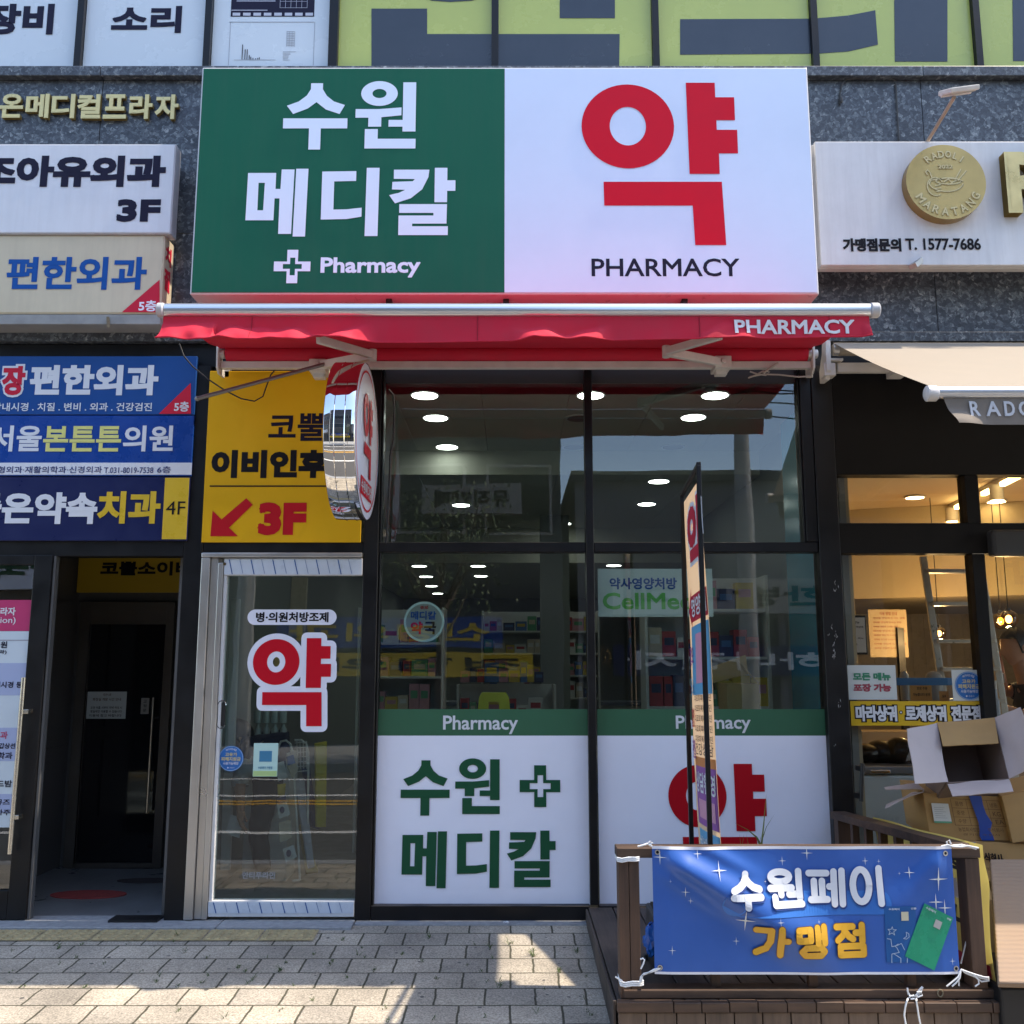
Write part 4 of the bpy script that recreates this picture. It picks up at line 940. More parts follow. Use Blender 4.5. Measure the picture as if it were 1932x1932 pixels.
# oval pull handle
a = at(418, 1348, .0)
mb = MB(); mb.tube([a+Vector((.022*math.cos(q), -.004, .055+.025*math.sin(q))) if q <= math.pi else a+Vector((.022*math.cos(q), -.004, -.055+.025*math.sin(q))) for q in [2*math.pi*i/24 for i in range(25)]], .005, 6)
mb.build('handle', CHROME, t, smooth=True)
MB().box(a.x-.02, a.x+.02, .0, .014, a.z-.07, a.z+.07).build('handle_plate', BLACK2, t, bevel=.008)
dp = FP(.0165)
def sticker(name, label, cat='sticker', px=(0, 0), Y=.0165):
    return thing(name, label, cat, at(*px, Y))
# capsule
t = sticker('door_sticker', 'white capsule sticker reading 병·의원처방조제 on the pharmacy door', px=(551, 1179))
r = RR(467, 1150, 635, 1179, .0165); h = (r[3]-r[1])/2; cy = (r[1]+r[3])/2
poly = [(r[2]-h+h*math.sin(q), cy+h*math.cos(q)) for q in [math.pi*i/16 for i in range(17)]]+[(r[0]+h-h*math.sin(q), cy-h*math.cos(q)) for q in [math.pi*i/16 for i in range(17)]]
MB().prism(dp, poly[::-1], 0, .001).build('label', VINW, t); text('lettering', '병·의원처방조제', RR(483, 1155, 620, 1174, .0165), dp, INKB, t, .002, .035)
t = sticker('door_sticker', 'large red 약 sticker outlined in white on the pharmacy door', px=(550, 1380))
rg = RR(476, 1204, 624, 1370, .0165)
mb = MB(); glyph(mb, dp, '약', rg, .001, .034); mb.build('outline', VINW, t); sign_glyph('약', rg, mat('bright_red_vinyl', (.60, .008, .022), .45, spec=.15), dp, t, 'letter', .003)
def round_sticker(label, cx, cy, rp, Y, group=None):
    pl_ = FP(Y); t = sticker('round_sticker', label, px=(cx, cy+rp), Y=Y); c = at(cx, cy, Y); rad = at(cx+rp, cy, Y).x-c.x
    mb = MB(); disc(mb, pl_, (c.x, c.z), rad, .001, 40); mb.build('label', mat('sticker_blue', (.02, .16, .50), .35, var=.25, scale=9), t)
    mb = MB(); ring(mb, pl_, (c.x, c.z), rad*.93, rad*.97, .002, 40); mb.build('ring', mat('pale_blue_print', (.35, .50, .70), .4), t)
    YT = mat('cream_yellow_print', (.75, .62, .25), .5)
    text('lettering', '고유가', (c.x-rad*.48, c.z+rad*.18, c.x+rad*.48, c.z+rad*.46), pl_, YT, t, .002, .03)
    text('lettering', '피해지원금', (c.x-rad*.78, c.z-rad*.20, c.x+rad*.78, c.z+rad*.12), pl_, YT, t, .002, .03)
    text('lettering', '사용가능매장', (c.x-rad*.62, c.z-rad*.50, c.x+rad*.62, c.z-rad*.27), pl_, PW, t, .002, .02)
    mb = MB(); arctext(mb, pl_, '여기서쓰세요', c.x, c.z, rad*.75, 125, 55, rad*.17, .002, .02); disc(mb, pl_, (c.x-rad*.22, c.z-rad*.72), rad*.06, .002); add_text(mb, pl_, '수원시', (c.x-rad*.1, c.z-rad*.78, c.x+rad*.3, c.z-rad*.66), .002); mb.build('small_lettering', PW, t); return t
round_sticker('round blue sticker on the pharmacy door with yellow lettering', 436, 1431, 23.5, .0165)
t = sticker('card_sticker', 'pale green card sticker on the pharmacy door beside the round blue one', px=(501, 1465))
r = RR(478, 1402, 524, 1465, .0165); MB().slab(dp, r, 0, .001).build('label', mat('mint_print', (.50, .72, .66), .4), t)
MB().slab(dp, (r[0]+.002, r[1]+.002, r[2]-.002, r[1]+.032), .001, .0018).build('green_band', mat('lime_print', (.45, .62, .26), .4), t)
MB().slab(dp, (r[0]+.035, r[1]+.085, r[2]-.035, r[3]-.045), .001, .0018).build('blue_card', mat('card_blue', (.05, .22, .38), .4), t)
text('lettering', '수원페이 가맹점', (r[0]+.03, r[1]+.042, r[2]-.03, r[1]+.058), dp, mat('card_blue', (.05, .22, .38), .4), t, .0015, .02)
t = sticker('door_lettering', 'faint white letters 안티푸라민 low on the pharmacy door glass', 'lettering', (488, 1658))
text('lettering', '안티푸라민', RR(457, 1645, 519, 1658, .0165), dp, mat('faded_white_print', (.32, .34, .36), .5), t, .001, .03)
# ---------------------------------------------------------------- window graphics
def graphic(label, x0, x1, ptext, Y=.047):
    r = RR(x0, 1338, x1, 1707, Y); pl_ = FP(Y); t = thing('window_graphic', label, 'window graphic', ((r[0]+r[2])/2, .05, r[1])); zg = at(900, 1388, Y).z
    MB().slab(pl_, (r[0], r[1], r[2], zg), -.001, .001).build('white_film', VINW, t); MB().slab(pl_, (r[0], zg+.0005, r[2], r[3]), -.001, .001).build('green_band', mat('band_green', (.030, .125, .062), .45, var=.04), t)
    text('lettering', 'Pharmacy', RR(*ptext, Y), pl_, PW, t, .002, .02); return t, pl_
t, pl = graphic('white window panel with green letters 수원 메디칼 and a cross', 697.5, 1112, (836, 1350, 977, 1385)); Y = .047
def zz(x0, y0, x1, y1): return RR(322+x0*.375, 1207.5+y0*.375, 322+x1*.375, 1207.5+y1*.375, Y)
sign_glyph('수', zz(1158, 605, 1404, 883), GREEN2, pl, t); sign_glyph('원', zz(1432, 595, 1656, 875), GREEN2, pl, t); sign_glyph('메디칼', zz(1163, 957, 1937, 1248), GREEN2, pl, t); sign_glyph('plus', zz(1756, 630, 1960, 840), GREEN2, pl, t, 'cross')
t, pl = graphic('white window panel with a big red 약 behind the banner stand', 1129, 1567, (1275, 1350, 1416, 1383))
sign_glyph('약', RR(1262, 1441, 1447, 1666, Y), mat('deep_red_vinyl', (.46, .006, .014), .45, spec=.15), pl, t)
# ---------------------------------------------------------------- timber deck
DZ, DF, DL = .165, -1.56, .44
DRW, DRF = 1.90, 2.215                                  # right edge at the wall and at the front
t = thing('wooden_deck', 'dark stained timber deck in front of the right shop windows', 'deck', (1.3, -.7, -.06))
rd = random.Random(4); mb = MB(); x = DL; k = 0
while x < DRF-.02:
    w = .142; x1 = min(x+w-.006, DRF)
    yb = -.012 if x1 < DRW else max(DF+.05, -.012+(x1-DRW)/(DRF-DRW)*(DF+.012))
    mb.box(x, x1, DF+.02, yb, DZ-.025+rd.uniform(0, .0015), DZ+rd.uniform(0, .002)); x += w; k += 1
mb.build('deck_board', WOODY, t, bevel=.003, seg=1)
mb = MB(); x = DL-.005
for w in (.235, .116, .115, .118, .12, .12, .115, .17, .16, .135, .15, .14, .09):
    mb.box(x, min(x+w-.004, DRF+.03), DF-.022+rd.uniform(0, .004), DF+.018, DZ-.038, DZ+rd.uniform(-.001, .003)); x += w
    if x > DRF: break
mb.build('rim_board', WOOD, t, bevel=.002, seg=1)
mb = MB(); x = DL; 
while x < DRF:
    w = .118+rd.uniform(-.004, .006); mb.box(x, min(x+w-.005, DRF+.02), DF-.012+rd.uniform(0, .004), DF+.012, -.12, DZ-.041); x += w
mb.build('fascia_board', FASC, t, bevel=.002, seg=1)
mb = MB(); y = DF+.02
while y < -.05:
    mb.box(DL-.004-.014, DL-.006, y, min(y+.30, -.03), -.1, DZ-.004); y += .303
mb.box(DL+.02, DRW, -.5, -.45, -.1, DZ-.03).box(DL+.02, DRF-.1, DF+.2, DF+.25, -.1, DZ-.03)
mb.build('side_board', WOODY, t, bevel=.002, seg=1)
# railing
YP = -1.49
t = thing('deck_railing', 'low brown timber railing around the deck holding the blue banner', 'railing', (1.25, YP, DZ))
zt = at(1195, 1600, YP-.045).z; zbr0, zbr1 = at(1400, 1888, YP-.045).z, at(1400, 1866, YP-.045).z
xl0, xl1 = at(1168, 1700, YP-.045).x, at(1207, 1700, YP-.045).x; xr0, xr1 = at(1826, 1700, YP-.045).x, at(1853, 1700, YP-.045).x
xm = (xl0+xl1)/2
for a, b in ((xl0, xm-.001), (xm+.001, xl1)): MB().box(a, b, YP-.045, YP+.045, DZ+.002, zt-.042).build('post', WOODZ, t, bevel=.003)
MB().box(xr0, xr1, YP-.045, YP+.045, zbr1, zt-.042).build('post', WOODZ, t, bevel=.003)
MB().box(xl0-.006, xr1+.005, YP-.05, YP+.05, zt-.040, zt).build('top_rail', WOOD, t, bevel=.003)
MB().box(xl0+.012, DRF-.01, YP-.052, YP+.04, DZ+.004, zbr1-.002).build('bottom_rail', WOOD, t, bevel=.004)
for px in (1350, 1533, 1718):
    x = at(px, 1850, YP).x; MB().box(x-.019, x+.019, YP-.015, YP+.023, zbr1-.001, zt-.041).build('baluster', WOODZ, t, bevel=.002)
# side return running back to the wall
p0 = Vector((1.885, -.06, 0)); p1 = Vector((xr0+.03, YP+.06, 0))
zr = at(1562, 1534, -.06).z-.01
MB().bar(p0+Vector((0, 0, zr)), p1+Vector((0, 0, zt-.02)), .09, .04).build('top_rail', WOOD, t, bevel=.003)
MB().bar(p0+Vector((0, 0, DZ+.06)), p1+Vector((0, 0, DZ+.06)), .07, .04).build('bottom_rail', WOOD, t, bevel=.003)
for q in (.04, .17, .30, .43, .56, .69, .82):
    p = p0.lerp(p1, q); w = .035 if q == .04 else .019
    MB().box(p.x-w, p.x+w, p.y-w, p.y+w, DZ+.08, zr+(zt-.02-zr)*q-.021).build('post' if q == .04 else 'baluster', WOODZ, t, bevel=.002)
a = at(1774, 1874, YP-.056); MB().tube([a+Vector((.011*math.cos(q), 0, .014*math.sin(q))) for q in [2*math.pi*i/14 for i in range(15)]], .003, 6).build('ring_bolt', mat('rusty_metal', (.23, .19, .12), .7, var=.4, scale=60), t, smooth=True)
# ---------------------------------------------------------------- blue banner
YBN = YP-.062
tl, bl_ = at(1226, 1597, YBN), at(1239, 1836, YBN); tr_, br_ = at(1793, 1592, YBN), at(1811, 1834, YBN)
BX0, BX1 = (tl.x+bl_.x)/2, (tr_.x+br_.x)/2; BZ0, BZ1 = bl_.z, tl.z; BW, BH = BX1-BX0, BZ1-BZ0
def bdisp(a, b):
    u = (a-BX0)/BW; v = (b-BZ0)/BH
    # tight fold from the upper left eyelet to the lower middle
    px_, pz_ = a-(BX0+.01), (BZ1-.01)-b
    along = (px_*.86+pz_*.51); across = px_*.51-pz_*.86      # + is the upper right side
    ridge = math.exp(-(across/(.035+.06*along))**2) if across < 0 else math.exp(-(across/(.05+.10*along))**2)
    d = .058*ridge*sst(.0, .15, along)*(1-sst(.62, .98, along))
    d += .012*math.exp(-((across-.10-.08*along)/.03)**2)*sst(.02, .12, along)*(1-sst(.25, .5, along))
    d += .010*math.exp(-((across+.07+.05*along)/.025)**2)*sst(.02, .1, along)*(1-sst(.2, .45, along))
    qx, qz = (BX1-.01)-a, (BZ1-.01)-b
    al2 = qx*.7+qz*.7; ac2 = qx*.7-qz*.7
    d += .014*math.exp(-(ac2/(.03+.15*al2))**2)*sst(.0, .1, al2)*(1-sst(.25, .6, al2))
    d += .007*math.sin(u*5+.5)*math.sin(v*3.1)+.004*math.sin(u*17+v*4)*v
    e = min(u, 1-u)
    return max(.0, d+.010)*min(1, e*14+.25)
bp = Plane((0, YBN, 0), disp=bdisp)
t = thing('banner', 'blue vinyl banner reading 수원페이 가맹점 tied to the deck railing', 'banner', (BX0, YBN, BZ0))
BBLUE = mat('banner_blue_print', (.030, .115, .43), .38, var=.10, scale=2.2, bump=.03, bscale=30, coat=.15)
NX, NZ = 240, 100; mb = MB(); vs = []
def bedge(u): return -.010*math.sin(math.pi*u), .008*math.sin(math.pi*u)
for i in range(NX+1):
    for j in range(NZ+1):
        vs.append(bp.P(BX0+BW*i/NX, BZ0+BH*j/NZ))
mb.mesh(vs, [(i*(NZ+1)+j, (i+1)*(NZ+1)+j, (i+1)*(NZ+1)+j+1, i*(NZ+1)+j+1) for i in range(NX) for j in range(NZ)])
sheet = mb.build('sheet', BBLUE, t, smooth=True)
HEM = mat('white_hem', (.74, .75, .80), .5); mb = MB()
for z, w in ((BZ1-.003, .006), (BZ0+.003, .005)): strips(mb, bp, [((BX0, z), (BX1, z))], w, .0015, False, .01)
mb.build('white_hem', HEM, t)
mb = MB(); GROM = mat('eyelet_metal', (.50, .48, .44), .35, .8)
ey = [(BX0+.022, BZ1-.022), (BX0+.022, BZ0+.024), (BX1-.030, BZ1-.026), (BX1-.016, BZ0+.020)]
for e in ey:
    ring(mb, bp, e, .006, .011, .004, 20); 
mb.build('eyelet', GROM, t); mb = MB()
for e in ey: disc(mb, bp, e, .006, .003, 14)
mb.build('eyelet_hole', INKB, t)
def bpx(x, y):
    """photograph pixel to banner plane"""
    p = at(x, y, YBN); return (p.x, p.z)
def brect(x0, y0, x1, y1): return RR(x0, y0, x1, y1, YBN)
# pale pill behind the word, then letters drawn with a round pen
r = brect(1358, 1679, 1680, 1724); h = (r[3]-r[1])/2
mb = MB(); strips(mb, bp, [((r[0]+h, r[1]+h), (r[2]-h, r[1]+h))], h, .0022, False, .012)
for sgn, cx in ((1, r[0]+h), (1, r[2]-h)): disc(mb, bp, (cx, r[1]+h), h*.99, .0026, 28)
mb.build('pale_pill', mat('banner_mid_blue', (.035, .17, .55), .4), t)
SW = [ # 수원페이, drawing box 100 x 100 per syllable
 [[(50, 8), (49, 18), (42, 32), (30, 42), (12, 50)], [(49, 18), (58, 32), (70, 42), (88, 48)], [(10, 68), (90, 68)], [(50, 68), (50, 94)]],
 [arc(36, 22, 25, 13), [(8, 50), (66, 50)], [(36, 50), (36, 66)], [(86, 8), (86, 76)], [(58, 66), (86, 66)], [(18, 72), (18, 90), (90, 90)]],
 [[(10, 14), (54, 14)], [(22, 34), (22, 72)], [(42, 34), (42, 72)], [(12, 80), (54, 80)], [(72, 10), (72, 92)], [(60, 48), (72, 48)], [(92, 8), (92, 92)]],
 [arc(36, 49, 22, 39, 0, 360, 24), [(86, 8), (88, 92)]]]
SR = [(1375, 1645, 1430, 1704), (1449, 1642, 1509, 1704), (1523, 1641, 1586, 1705), (1602, 1637, 1661, 1704)]
SH = mat('banner_letter_shadow', (.012, .045, .22), .45); mw = MB(); ms = MB()
for L, q in zip(SW, SR):
    r = brect(*q); stroke(mw, bp, L, r, (8, 8, 92, 94), .0138, .0085); stroke(ms, bp, L, (r[0]+.003, r[1]-.006, r[2]+.003, r[3]-.006), (8, 8, 92, 94), .0155, .0062)
ms.build('letter_shadow', SH, t); mw.build('lettering', mat('banner_white_letter', (.70, .73, .78), .4), t)
GM = [[[(12, 14), (48, 14), (48, 50), (38, 72), (12, 84)], [(74, 10), (74, 92)], [(74, 46), (90, 46)]],
 [[(10, 14), (44, 14), (44, 44), (10, 44), (10, 14)], [(66, 10), (66, 54)], [(66, 34), (86, 34)], [(86, 8), (86, 54)], [(30, 66), (74, 66), (84, 78), (74, 90), (30, 90), (20, 78), (30, 66)]],
 [[(10, 12), (56, 12)], [(34, 12), (30, 34), (12, 50)], [(34, 26), (44, 40), (56, 48)], [(82, 8), (82, 54)], [(64, 30), (82, 30)], [(18, 68), (84, 68), (84, 92), (18, 92), (18, 68)]]]
GRr = [(1420, 1744, 1480, 1798), (1498, 1744, 1554, 1798), (1574, 1743, 1631, 1798)]
BY = mat('banner_yellow_letter', (.74, .40, .03), .4); BO = mat('banner_brown_outline', (.16, .075, .02), .45); mw = MB(); ms = MB()
for L, q in zip(GM, GRr):
    r = brect(*q); stroke(mw, bp, L, r, (8, 8, 92, 92), .0132, .0085); stroke(ms, bp, L, r, (8, 8, 92, 92), .0155, .0066)
ms.build('letter_outline', BO, t); mw.build('lettering', BY, t)
mb = MB()
def spark(x, y, s):
    c = Vector(bpx(x, y)); k = s*.0022
    for ux, uy, L in ((1, 0, 1), (0, 1, 1.15)):
        a = Vector((ux, uy))*k*L*4; b = Vector((-uy, ux))*k*.32
        mb.face([bp.P(*(c-a), .0052+ux*.0004), bp.P(*(c-b), .0052+ux*.0004), bp.P(*(c+a), .0052+ux*.0004), bp.P(*(c+b), .0052+ux*.0004)])
    disc(mb, bp, c, k*.55, .0064, 10)
for s in ((1313, 1608, 2.2), (1244, 1616, 3.2), (1352, 1638, 4), (1291, 1680, 2.2), (1301, 1697, 1.4), (1267, 1791, 2), (1401, 1731, 4.6), (1387, 1773, 1.8), (1464, 1732, 1.8), (1520, 1608, 3), (1474, 1623, 2),
          (1630, 1623, 1.8), (1656, 1624, 1), (1713, 1645, 2.6), (1695, 1647, .8), (1767, 1657, 5), (1764, 1701, 3.6), (1781, 1712, 3.6), (1795, 1812, 1.6), (1540, 1735, .9), (1263, 1660, .8), (1440, 1660, .8)): spark(*s)
mb.build('sparkle', mat('sparkle_white', (.74, .75, .72), .5), t)
# two payment cards
mb = MB(); r = brect(1668, 1708, 1728, 1814)
n = 12
for i in range(n):
    for j in range(n): mb.rect(bp, (r[0]+(r[2]-r[0])*i/n, r[1]+(r[3]-r[1])*j/n, r[0]+(r[2]-r[0])*(i+1)/n, r[1]+(r[3]-r[1])*(j+1)/n), .0034)
cb = mb.build('blue_card', mat('card_deep_blue', (.010, .10, .32), .35), t)
mb = MB(); q = brect(1697, 1718, 1711, 1735); mb.rect(bp, q, .0066); mb.build('card_chip', mat('pale_chip', (.62, .58, .42), .35), cb)
mb = MB(); W = .0014
def bl(pts, d=.0062): stroke(mb, bp, [[bpx(*p) for p in pts]], (0, 0, 1, 1), (0, 1, 1, 0), W, d)
bl([(1680, 1746), (1682, 1752), (1688, 1752), (1683, 1756), (1685, 1762), (1680, 1758), (1674, 1761), (1676, 1755), (1672, 1751), (1678, 1751), (1680, 1746)])
bl([(1707, 1757), (1712, 1760), (1713, 1766), (1708, 1770), (1702, 1769), (1708, 1765), (1707, 1757)])
bl([(1671, 1769), (1678, 1770), (1680, 1784), (1690, 1782), (1698, 1778), (1704, 1790)]); bl([(1680, 1814), (1680, 1798), (1694, 1795), (1690, 1787), (1686, 1783), (1692, 1779)]); bl([(1683, 1797), (1697, 1806), (1697, 1814)]); bl([(1709, 1814), (1709, 1806)])
mb.build('line_drawing', mat('pale_line_print', (.38, .48, .62), .5), cb)
mb = MB(); add_text(mb, bp, '수원페이', brect(1673, 1711, 1693, 1715), .0062, .02); add_text(mb, bp, '선불', brect(1715, 1710, 1726, 1714), .0062, .02); mb.build('lettering', PW, cb)
C = [bpx(1742, 1703), bpx(1797, 1731), bpx(1760, 1829), bpx(1705, 1802)]
mb = MB()
for i in range(8):
    for j in range(8):
        def q(a, b):
            p = Vector(C[0]).lerp(Vector(C[1]), a); s_ = Vector(C[3]).lerp(Vector(C[2]), a); return bp.P(*p.lerp(s_, b), .0056)
        mb.face([q(i/8, j/8), q(i/8, (j+1)/8), q((i+1)/8, (j+1)/8), q((i+1)/8, j/8)])
cg = mb.build('green_card', mat('card_green', (.018, .30, .16), .3, var=.12, scale=16), t)
cu = (Vector(C[1])-Vector(C[0])).normalized(); cv = (Vector(C[0])-Vector(C[3])).normalized(); c0 = Vector(C[0])
class CardPlane(Plane):
    def __init__(s): s.o = None
    def P(s, a, b, d=0.0):
        p = c0+cu*a+cv*b; return bp.P(p.x, p.y, d)
cpl = CardPlane(); cw = (Vector(C[1])-Vector(C[0])).length; chh = (Vector(C[3])-Vector(C[0])).length
mb = MB(); mb.face([cpl.P(a, b, .0085) for a, b in ((cw*.50, -chh*.30), (cw*.72, -chh*.30), (cw*.72, -chh*.16), (cw*.50, -chh*.16))]); mb.build('card_chip', mat('silver_chip', (.55, .55, .55), .3, .5), cg)
mb = MB(); add_text(mb, cpl, '수원페이', (cw*.08, -chh*.075, cw*.42, -chh*.03), .0085, .02); add_text(mb, cpl, '선불', (cw*.8, -chh*.07, cw*.95, -chh*.035), .0085, .02); mb.build('lettering', PW, cg)
# ---------------------------------------------------------------- cords
def cord(label, paths, r=.0034):
    mb = MB()
    for P in paths: mb.tube(P, r, 6)
    return tag(mb.build('cord', ROPE, smooth=True), label, 'cord', 'white cords on the railing')
YR = YP-.056
def loops(px0, px1, py, yb, k, dy=3.2):
    out = []
    for i in range(k):
        y = py+i*dy; a = at(px0, y, YR); b = at(px1, y-1.2, YR)
        out.append([(a.x-.004, YP+.05, a.z), (a.x-.006, YR+.004, a.z), (a.x+.012, YR-.004, a.z-.002), ((a.x+b.x)/2, YR-.005, (a.z+b.z)/2+.002), (b.x-.01, YR-.004, b.z), (b.x+.006, YR+.004, b.z), (b.x+.004, YP+.05, b.z)])
    return out
cord('white cord wound round the top of the left railing post', loops(1168, 1203, 1619, 0, 3, 3.0)+[[at(x, y, YR-.01) for x, y in ((1203, 1597), (1212, 1595), (1222, 1592), (1230, 1597))], [at(x, y, YP-.01) for x, y in ((1204, 1598), (1215, 1594), (1223, 1591), (1228, 1588))], [at(x, y, YR-.01) for x, y in ((1222, 1592), (1226, 1588), (1231, 1590), (1227, 1594))]], .0036)
cord('white cord wound round the foot of the left railing post', loops(1174, 1211, 1853, 0, 3, 3.5)+[[at(x, y, YR-.012) for x, y in ((1247, 1826), (1234, 1829), (1222, 1836), (1212, 1840), (1210, 1852))], [at(x, y, YR-.012) for x, y in ((1245, 1828), (1228, 1834), (1215, 1837), (1209, 1843), (1207, 1855))],
     [at(x, y, YR-.02) for x, y in ((1209, 1828), (1214, 1818), (1216, 1811), (1213, 1808), (1208, 1810))], [at(x, y, YR-.012) for x, y in ((1174, 1851), (1166, 1846), (1161, 1843))]])
cord('white cord tied over the upper right corner of the blue banner', [[at(x, y, YR-.012) for x, y in ((1776, 1597), (1788, 1594), (1797, 1597), (1812, 1598), (1826, 1596), (1846, 1600))], [at(x, y, YR-.008) for x, y in ((1783, 1598), (1800, 1595), (1815, 1594), (1830, 1598), (1842, 1602))], [at(x, y, YR-.01) for x, y in ((1788, 1597), (1786, 1588), (1791, 1585), (1794, 1592))]], .0038)
Ex = at(1813, 1829, YR-.014)
cord('white cord knotted at the lower right corner of the blue banner', [[Ex]+[at(x, y, YR-.015) for x, y in ((1820, 1833), (1836, 1838), (1850, 1845), (1866, 1848))], [Ex]+[at(x, y, YR-.013) for x, y in ((1822, 1836), (1840, 1843), (1852, 1852), (1866, 1850))], [Ex]+[at(x, y, YR-.018) for x, y in ((1826, 1834), (1844, 1840), (1858, 1844), (1866, 1844))],
     [Ex]+[at(x, y, YR-.02) for x, y in ((1808, 1843), (1796, 1853), (1786, 1861))], [Ex]+[at(x, y, YR-.02) for x, y in ((1811, 1845), (1803, 1855), (1796, 1861))], [Ex]+[at(x, y, YR-.01) for x, y in ((1809, 1846), (1809, 1860))],
     [at(x, y, YR-.018) for x, y in ((1836, 1838), (1846, 1848), (1847, 1856), (1840, 1861))], [at(x, y, YR+.06) for x, y in ((1838, 1700), (1830, 1740), (1822, 1780), (1813, 1818))]])
cord('white cord knotted on the bottom rail with two hanging ends', [[at(x, y, YR-.012) for x, y in ((1712, 1868), (1714, 1876), (1722, 1881), (1734, 1876), (1738, 1870), (1741, 1862))], [at(x, y, YR-.016) for x, y in ((1712, 1864), (1713, 1872), (1718, 1880), (1713, 1884))]+[at(x, y, DF-.03) for x, y in ((1711, 1889), (1708, 1900), (1706, 1915), (1709, 1932), (1707, 1960))],
     [at(x, y, YR-.016) for x, y in ((1740, 1862), (1734, 1868), (1730, 1876), (1729, 1884))]+[at(x, y, DF-.03) for x, y in ((1729, 1889), (1731, 1900), (1733, 1915), (1737, 1935), (1739, 1960))], [at(x, y, YR-.02) for x, y in ((1730, 1872), (1738, 1871), (1740, 1878), (1732, 1881), (1728, 1876))], [at(x, y, YR-.02) for x, y in ((1716, 1880), (1724, 1878), (1726, 1884), (1718, 1885))]], .0036)
# ---------------------------------------------------------------- yellow banner on the side of the railing
Q0 = Vector((1.945, -.45, 0)); Q1 = Vector((xr1+.016, -1.525, 0)); QL = (Q1-Q0).length
t = thing('banner', 'yellow banner hanging along the right side of the railing', 'banner', (xr1, -1.0, .2))
yp = Plane(Q0, Q1-Q0, (0, 0, 1), disp=lambda a, b: -.012-.014*math.sin(b*13+1)*sst(0, .3, QL-a+.1)-.010*math.sin(a*9)*sst(0, .3, QL-a)-.012*math.exp(-((b-.62)/.07)**2)*sst(QL-.3, QL, a)-.014*(1-sst(.2, .42, b))*sst(QL-.3, QL, a))
YB_ = fabric('yellow_banner_print', (.66, .55, .16), .3, .5); mb = MB(); vs = []; zA = .195; NX, NZ = 30, 30
def ytop(a): return zr+(zt-.02-zr)*min(1, (.39+a)/1.43)+.03
for i in range(NX+1):
    for j in range(NZ+1):
        a = QL*i/NX; vs.append(yp.P(a, zA+(ytop(a)-zA)*j/NZ))
mb.mesh(vs, [(i*(NZ+1)+j, i*(NZ+1)+j+1, (i+1)*(NZ+1)+j+1, (i+1)*(NZ+1)+j) for i in range(NX) for j in range(NZ)])
mb.build('sheet', YB_, t, smooth=True)
mb = MB(); DKP = mat('dark_olive_print', (.05, .055, .05), .6)
for s_, a0, b0, a1, b1 in (('모', .50, .60, .72, .69), ('우', .76, .60, .98, .69), ('미', .50, .38, .72, .48), ('나', .76, .38, .98, .48)): add_text(mb, yp, s_, (a0, b0, a1, b1), .006, .06)
mb.build('lettering', DKP, t)
def ypatch(name, m, a0, a1, b0, b1):
    mb = MB(); k = 10
    for i in range(k):
        for q in range(4): mb.rect(yp, (a0+(a1-a0)*i/k, b0+(b1-b0)*q/4, a0+(a1-a0)*(i+1)/k, b0+(b1-b0)*(q+1)/4), .003)
    mb.build(name, m, t)
ypatch('red_stripe', mat('banner_red_print', (.48, .05, .09), .5), .02, QL-.02, .235, .285); ypatch('white_patch', mat('banner_pale_print', (.62, .60, .58), .5), .55, .8, .50, .585)
# ---------------------------------------------------------------- tall narrow banner stand
XS, YS0, YS1 = .865, -1.00, -1.45
t = thing('banner_stand', 'tall narrow banner stand with two black poles seen almost edge on', 'banner stand', (XS, -1.2, DZ))
ztn, ztf = at(1318, 872, YS1).z, at(1287, 930, YS0).z
def pole(y, x, z): return MB().box(x-.0105, x+.0105, y-.0105, y+.0105, DZ+.03, z).build('pole', BLACK, t, bevel=.003)
pole(YS1, XS, ztn); pole(YS0, XS+.0, ztf)
MB().bar((XS, YS1-.01, ztn-.012), (XS, YS0, ztf-.012), .02, .02).build('top_bar', BLACK2, t, bevel=.003)
MB().box(XS-.24, XS+.24, YS0-.02, YS0+.02, DZ+.004, DZ+.03).box(XS-.24, XS+.24, YS1-.02, YS1+.02, DZ+.004, DZ+.03).build('foot', BLACK2, t, bevel=.004)
LEN = YS0-YS1
def sdisp(a, b):
    k = 1-sst(1.1, 2.35, b); e = a/LEN
    return -.008-.032*k*(.75+.25*e)-.010*e*k-.010*math.sin(b*3.4+.5)*k+.016*math.sin(math.pi*e)*k
st = Plane((XS, YS0, 0), (0, -1, 0), (0, 0, 1)); st.n = Vector((-1, 0, 0)); st.disp = sdisp
za, zb = .26, 0
def ztop(a): return ztf-.05+(ztn-ztf-.02)*a/LEN
def smap(a, b): return a*LEN, za+(ztop(a*LEN)-za)*b     # unit square; a = 0 at the far pole
NX, NZ = 12, 60; vs = []; mb = MB()
for i in range(NX+1):
    for j in range(NZ+1):
        a, b = smap(.02+.96*i/NX, j/NZ); vs.append(st.P(a, b))
mb.mesh(vs, [(i*(NZ+1)+j, (i+1)*(NZ+1)+j, (i+1)*(NZ+1)+j+1, i*(NZ+1)+j+1) for i in range(NX) for j in range(NZ)])
SB = fabric('peach_banner_fabric', (.72, .52, .33), .35, .6); mb.build('fabric', SB, t, smooth=True)
def sblock(a0, b0, a1, b1, m, name, d=.002):
    mb = MB(); q = 8; k = max(4, int((b1-b0)*40))
    for i in range(q):
        for j in range(k):
            A0, A1 = a0+(a1-a0)*i/q, a0+(a1-a0)*(i+1)/q; B0, B1 = b0+(b1-b0)*j/k, b0+(b1-b0)*(j+1)/k
            mb.face([st.P(*smap(A0, B0), d), st.P(*smap(A1, B0), d), st.P(*smap(A1, B1), d), st.P(*smap(A0, B1), d)])
    return mb.build(name, m, t)
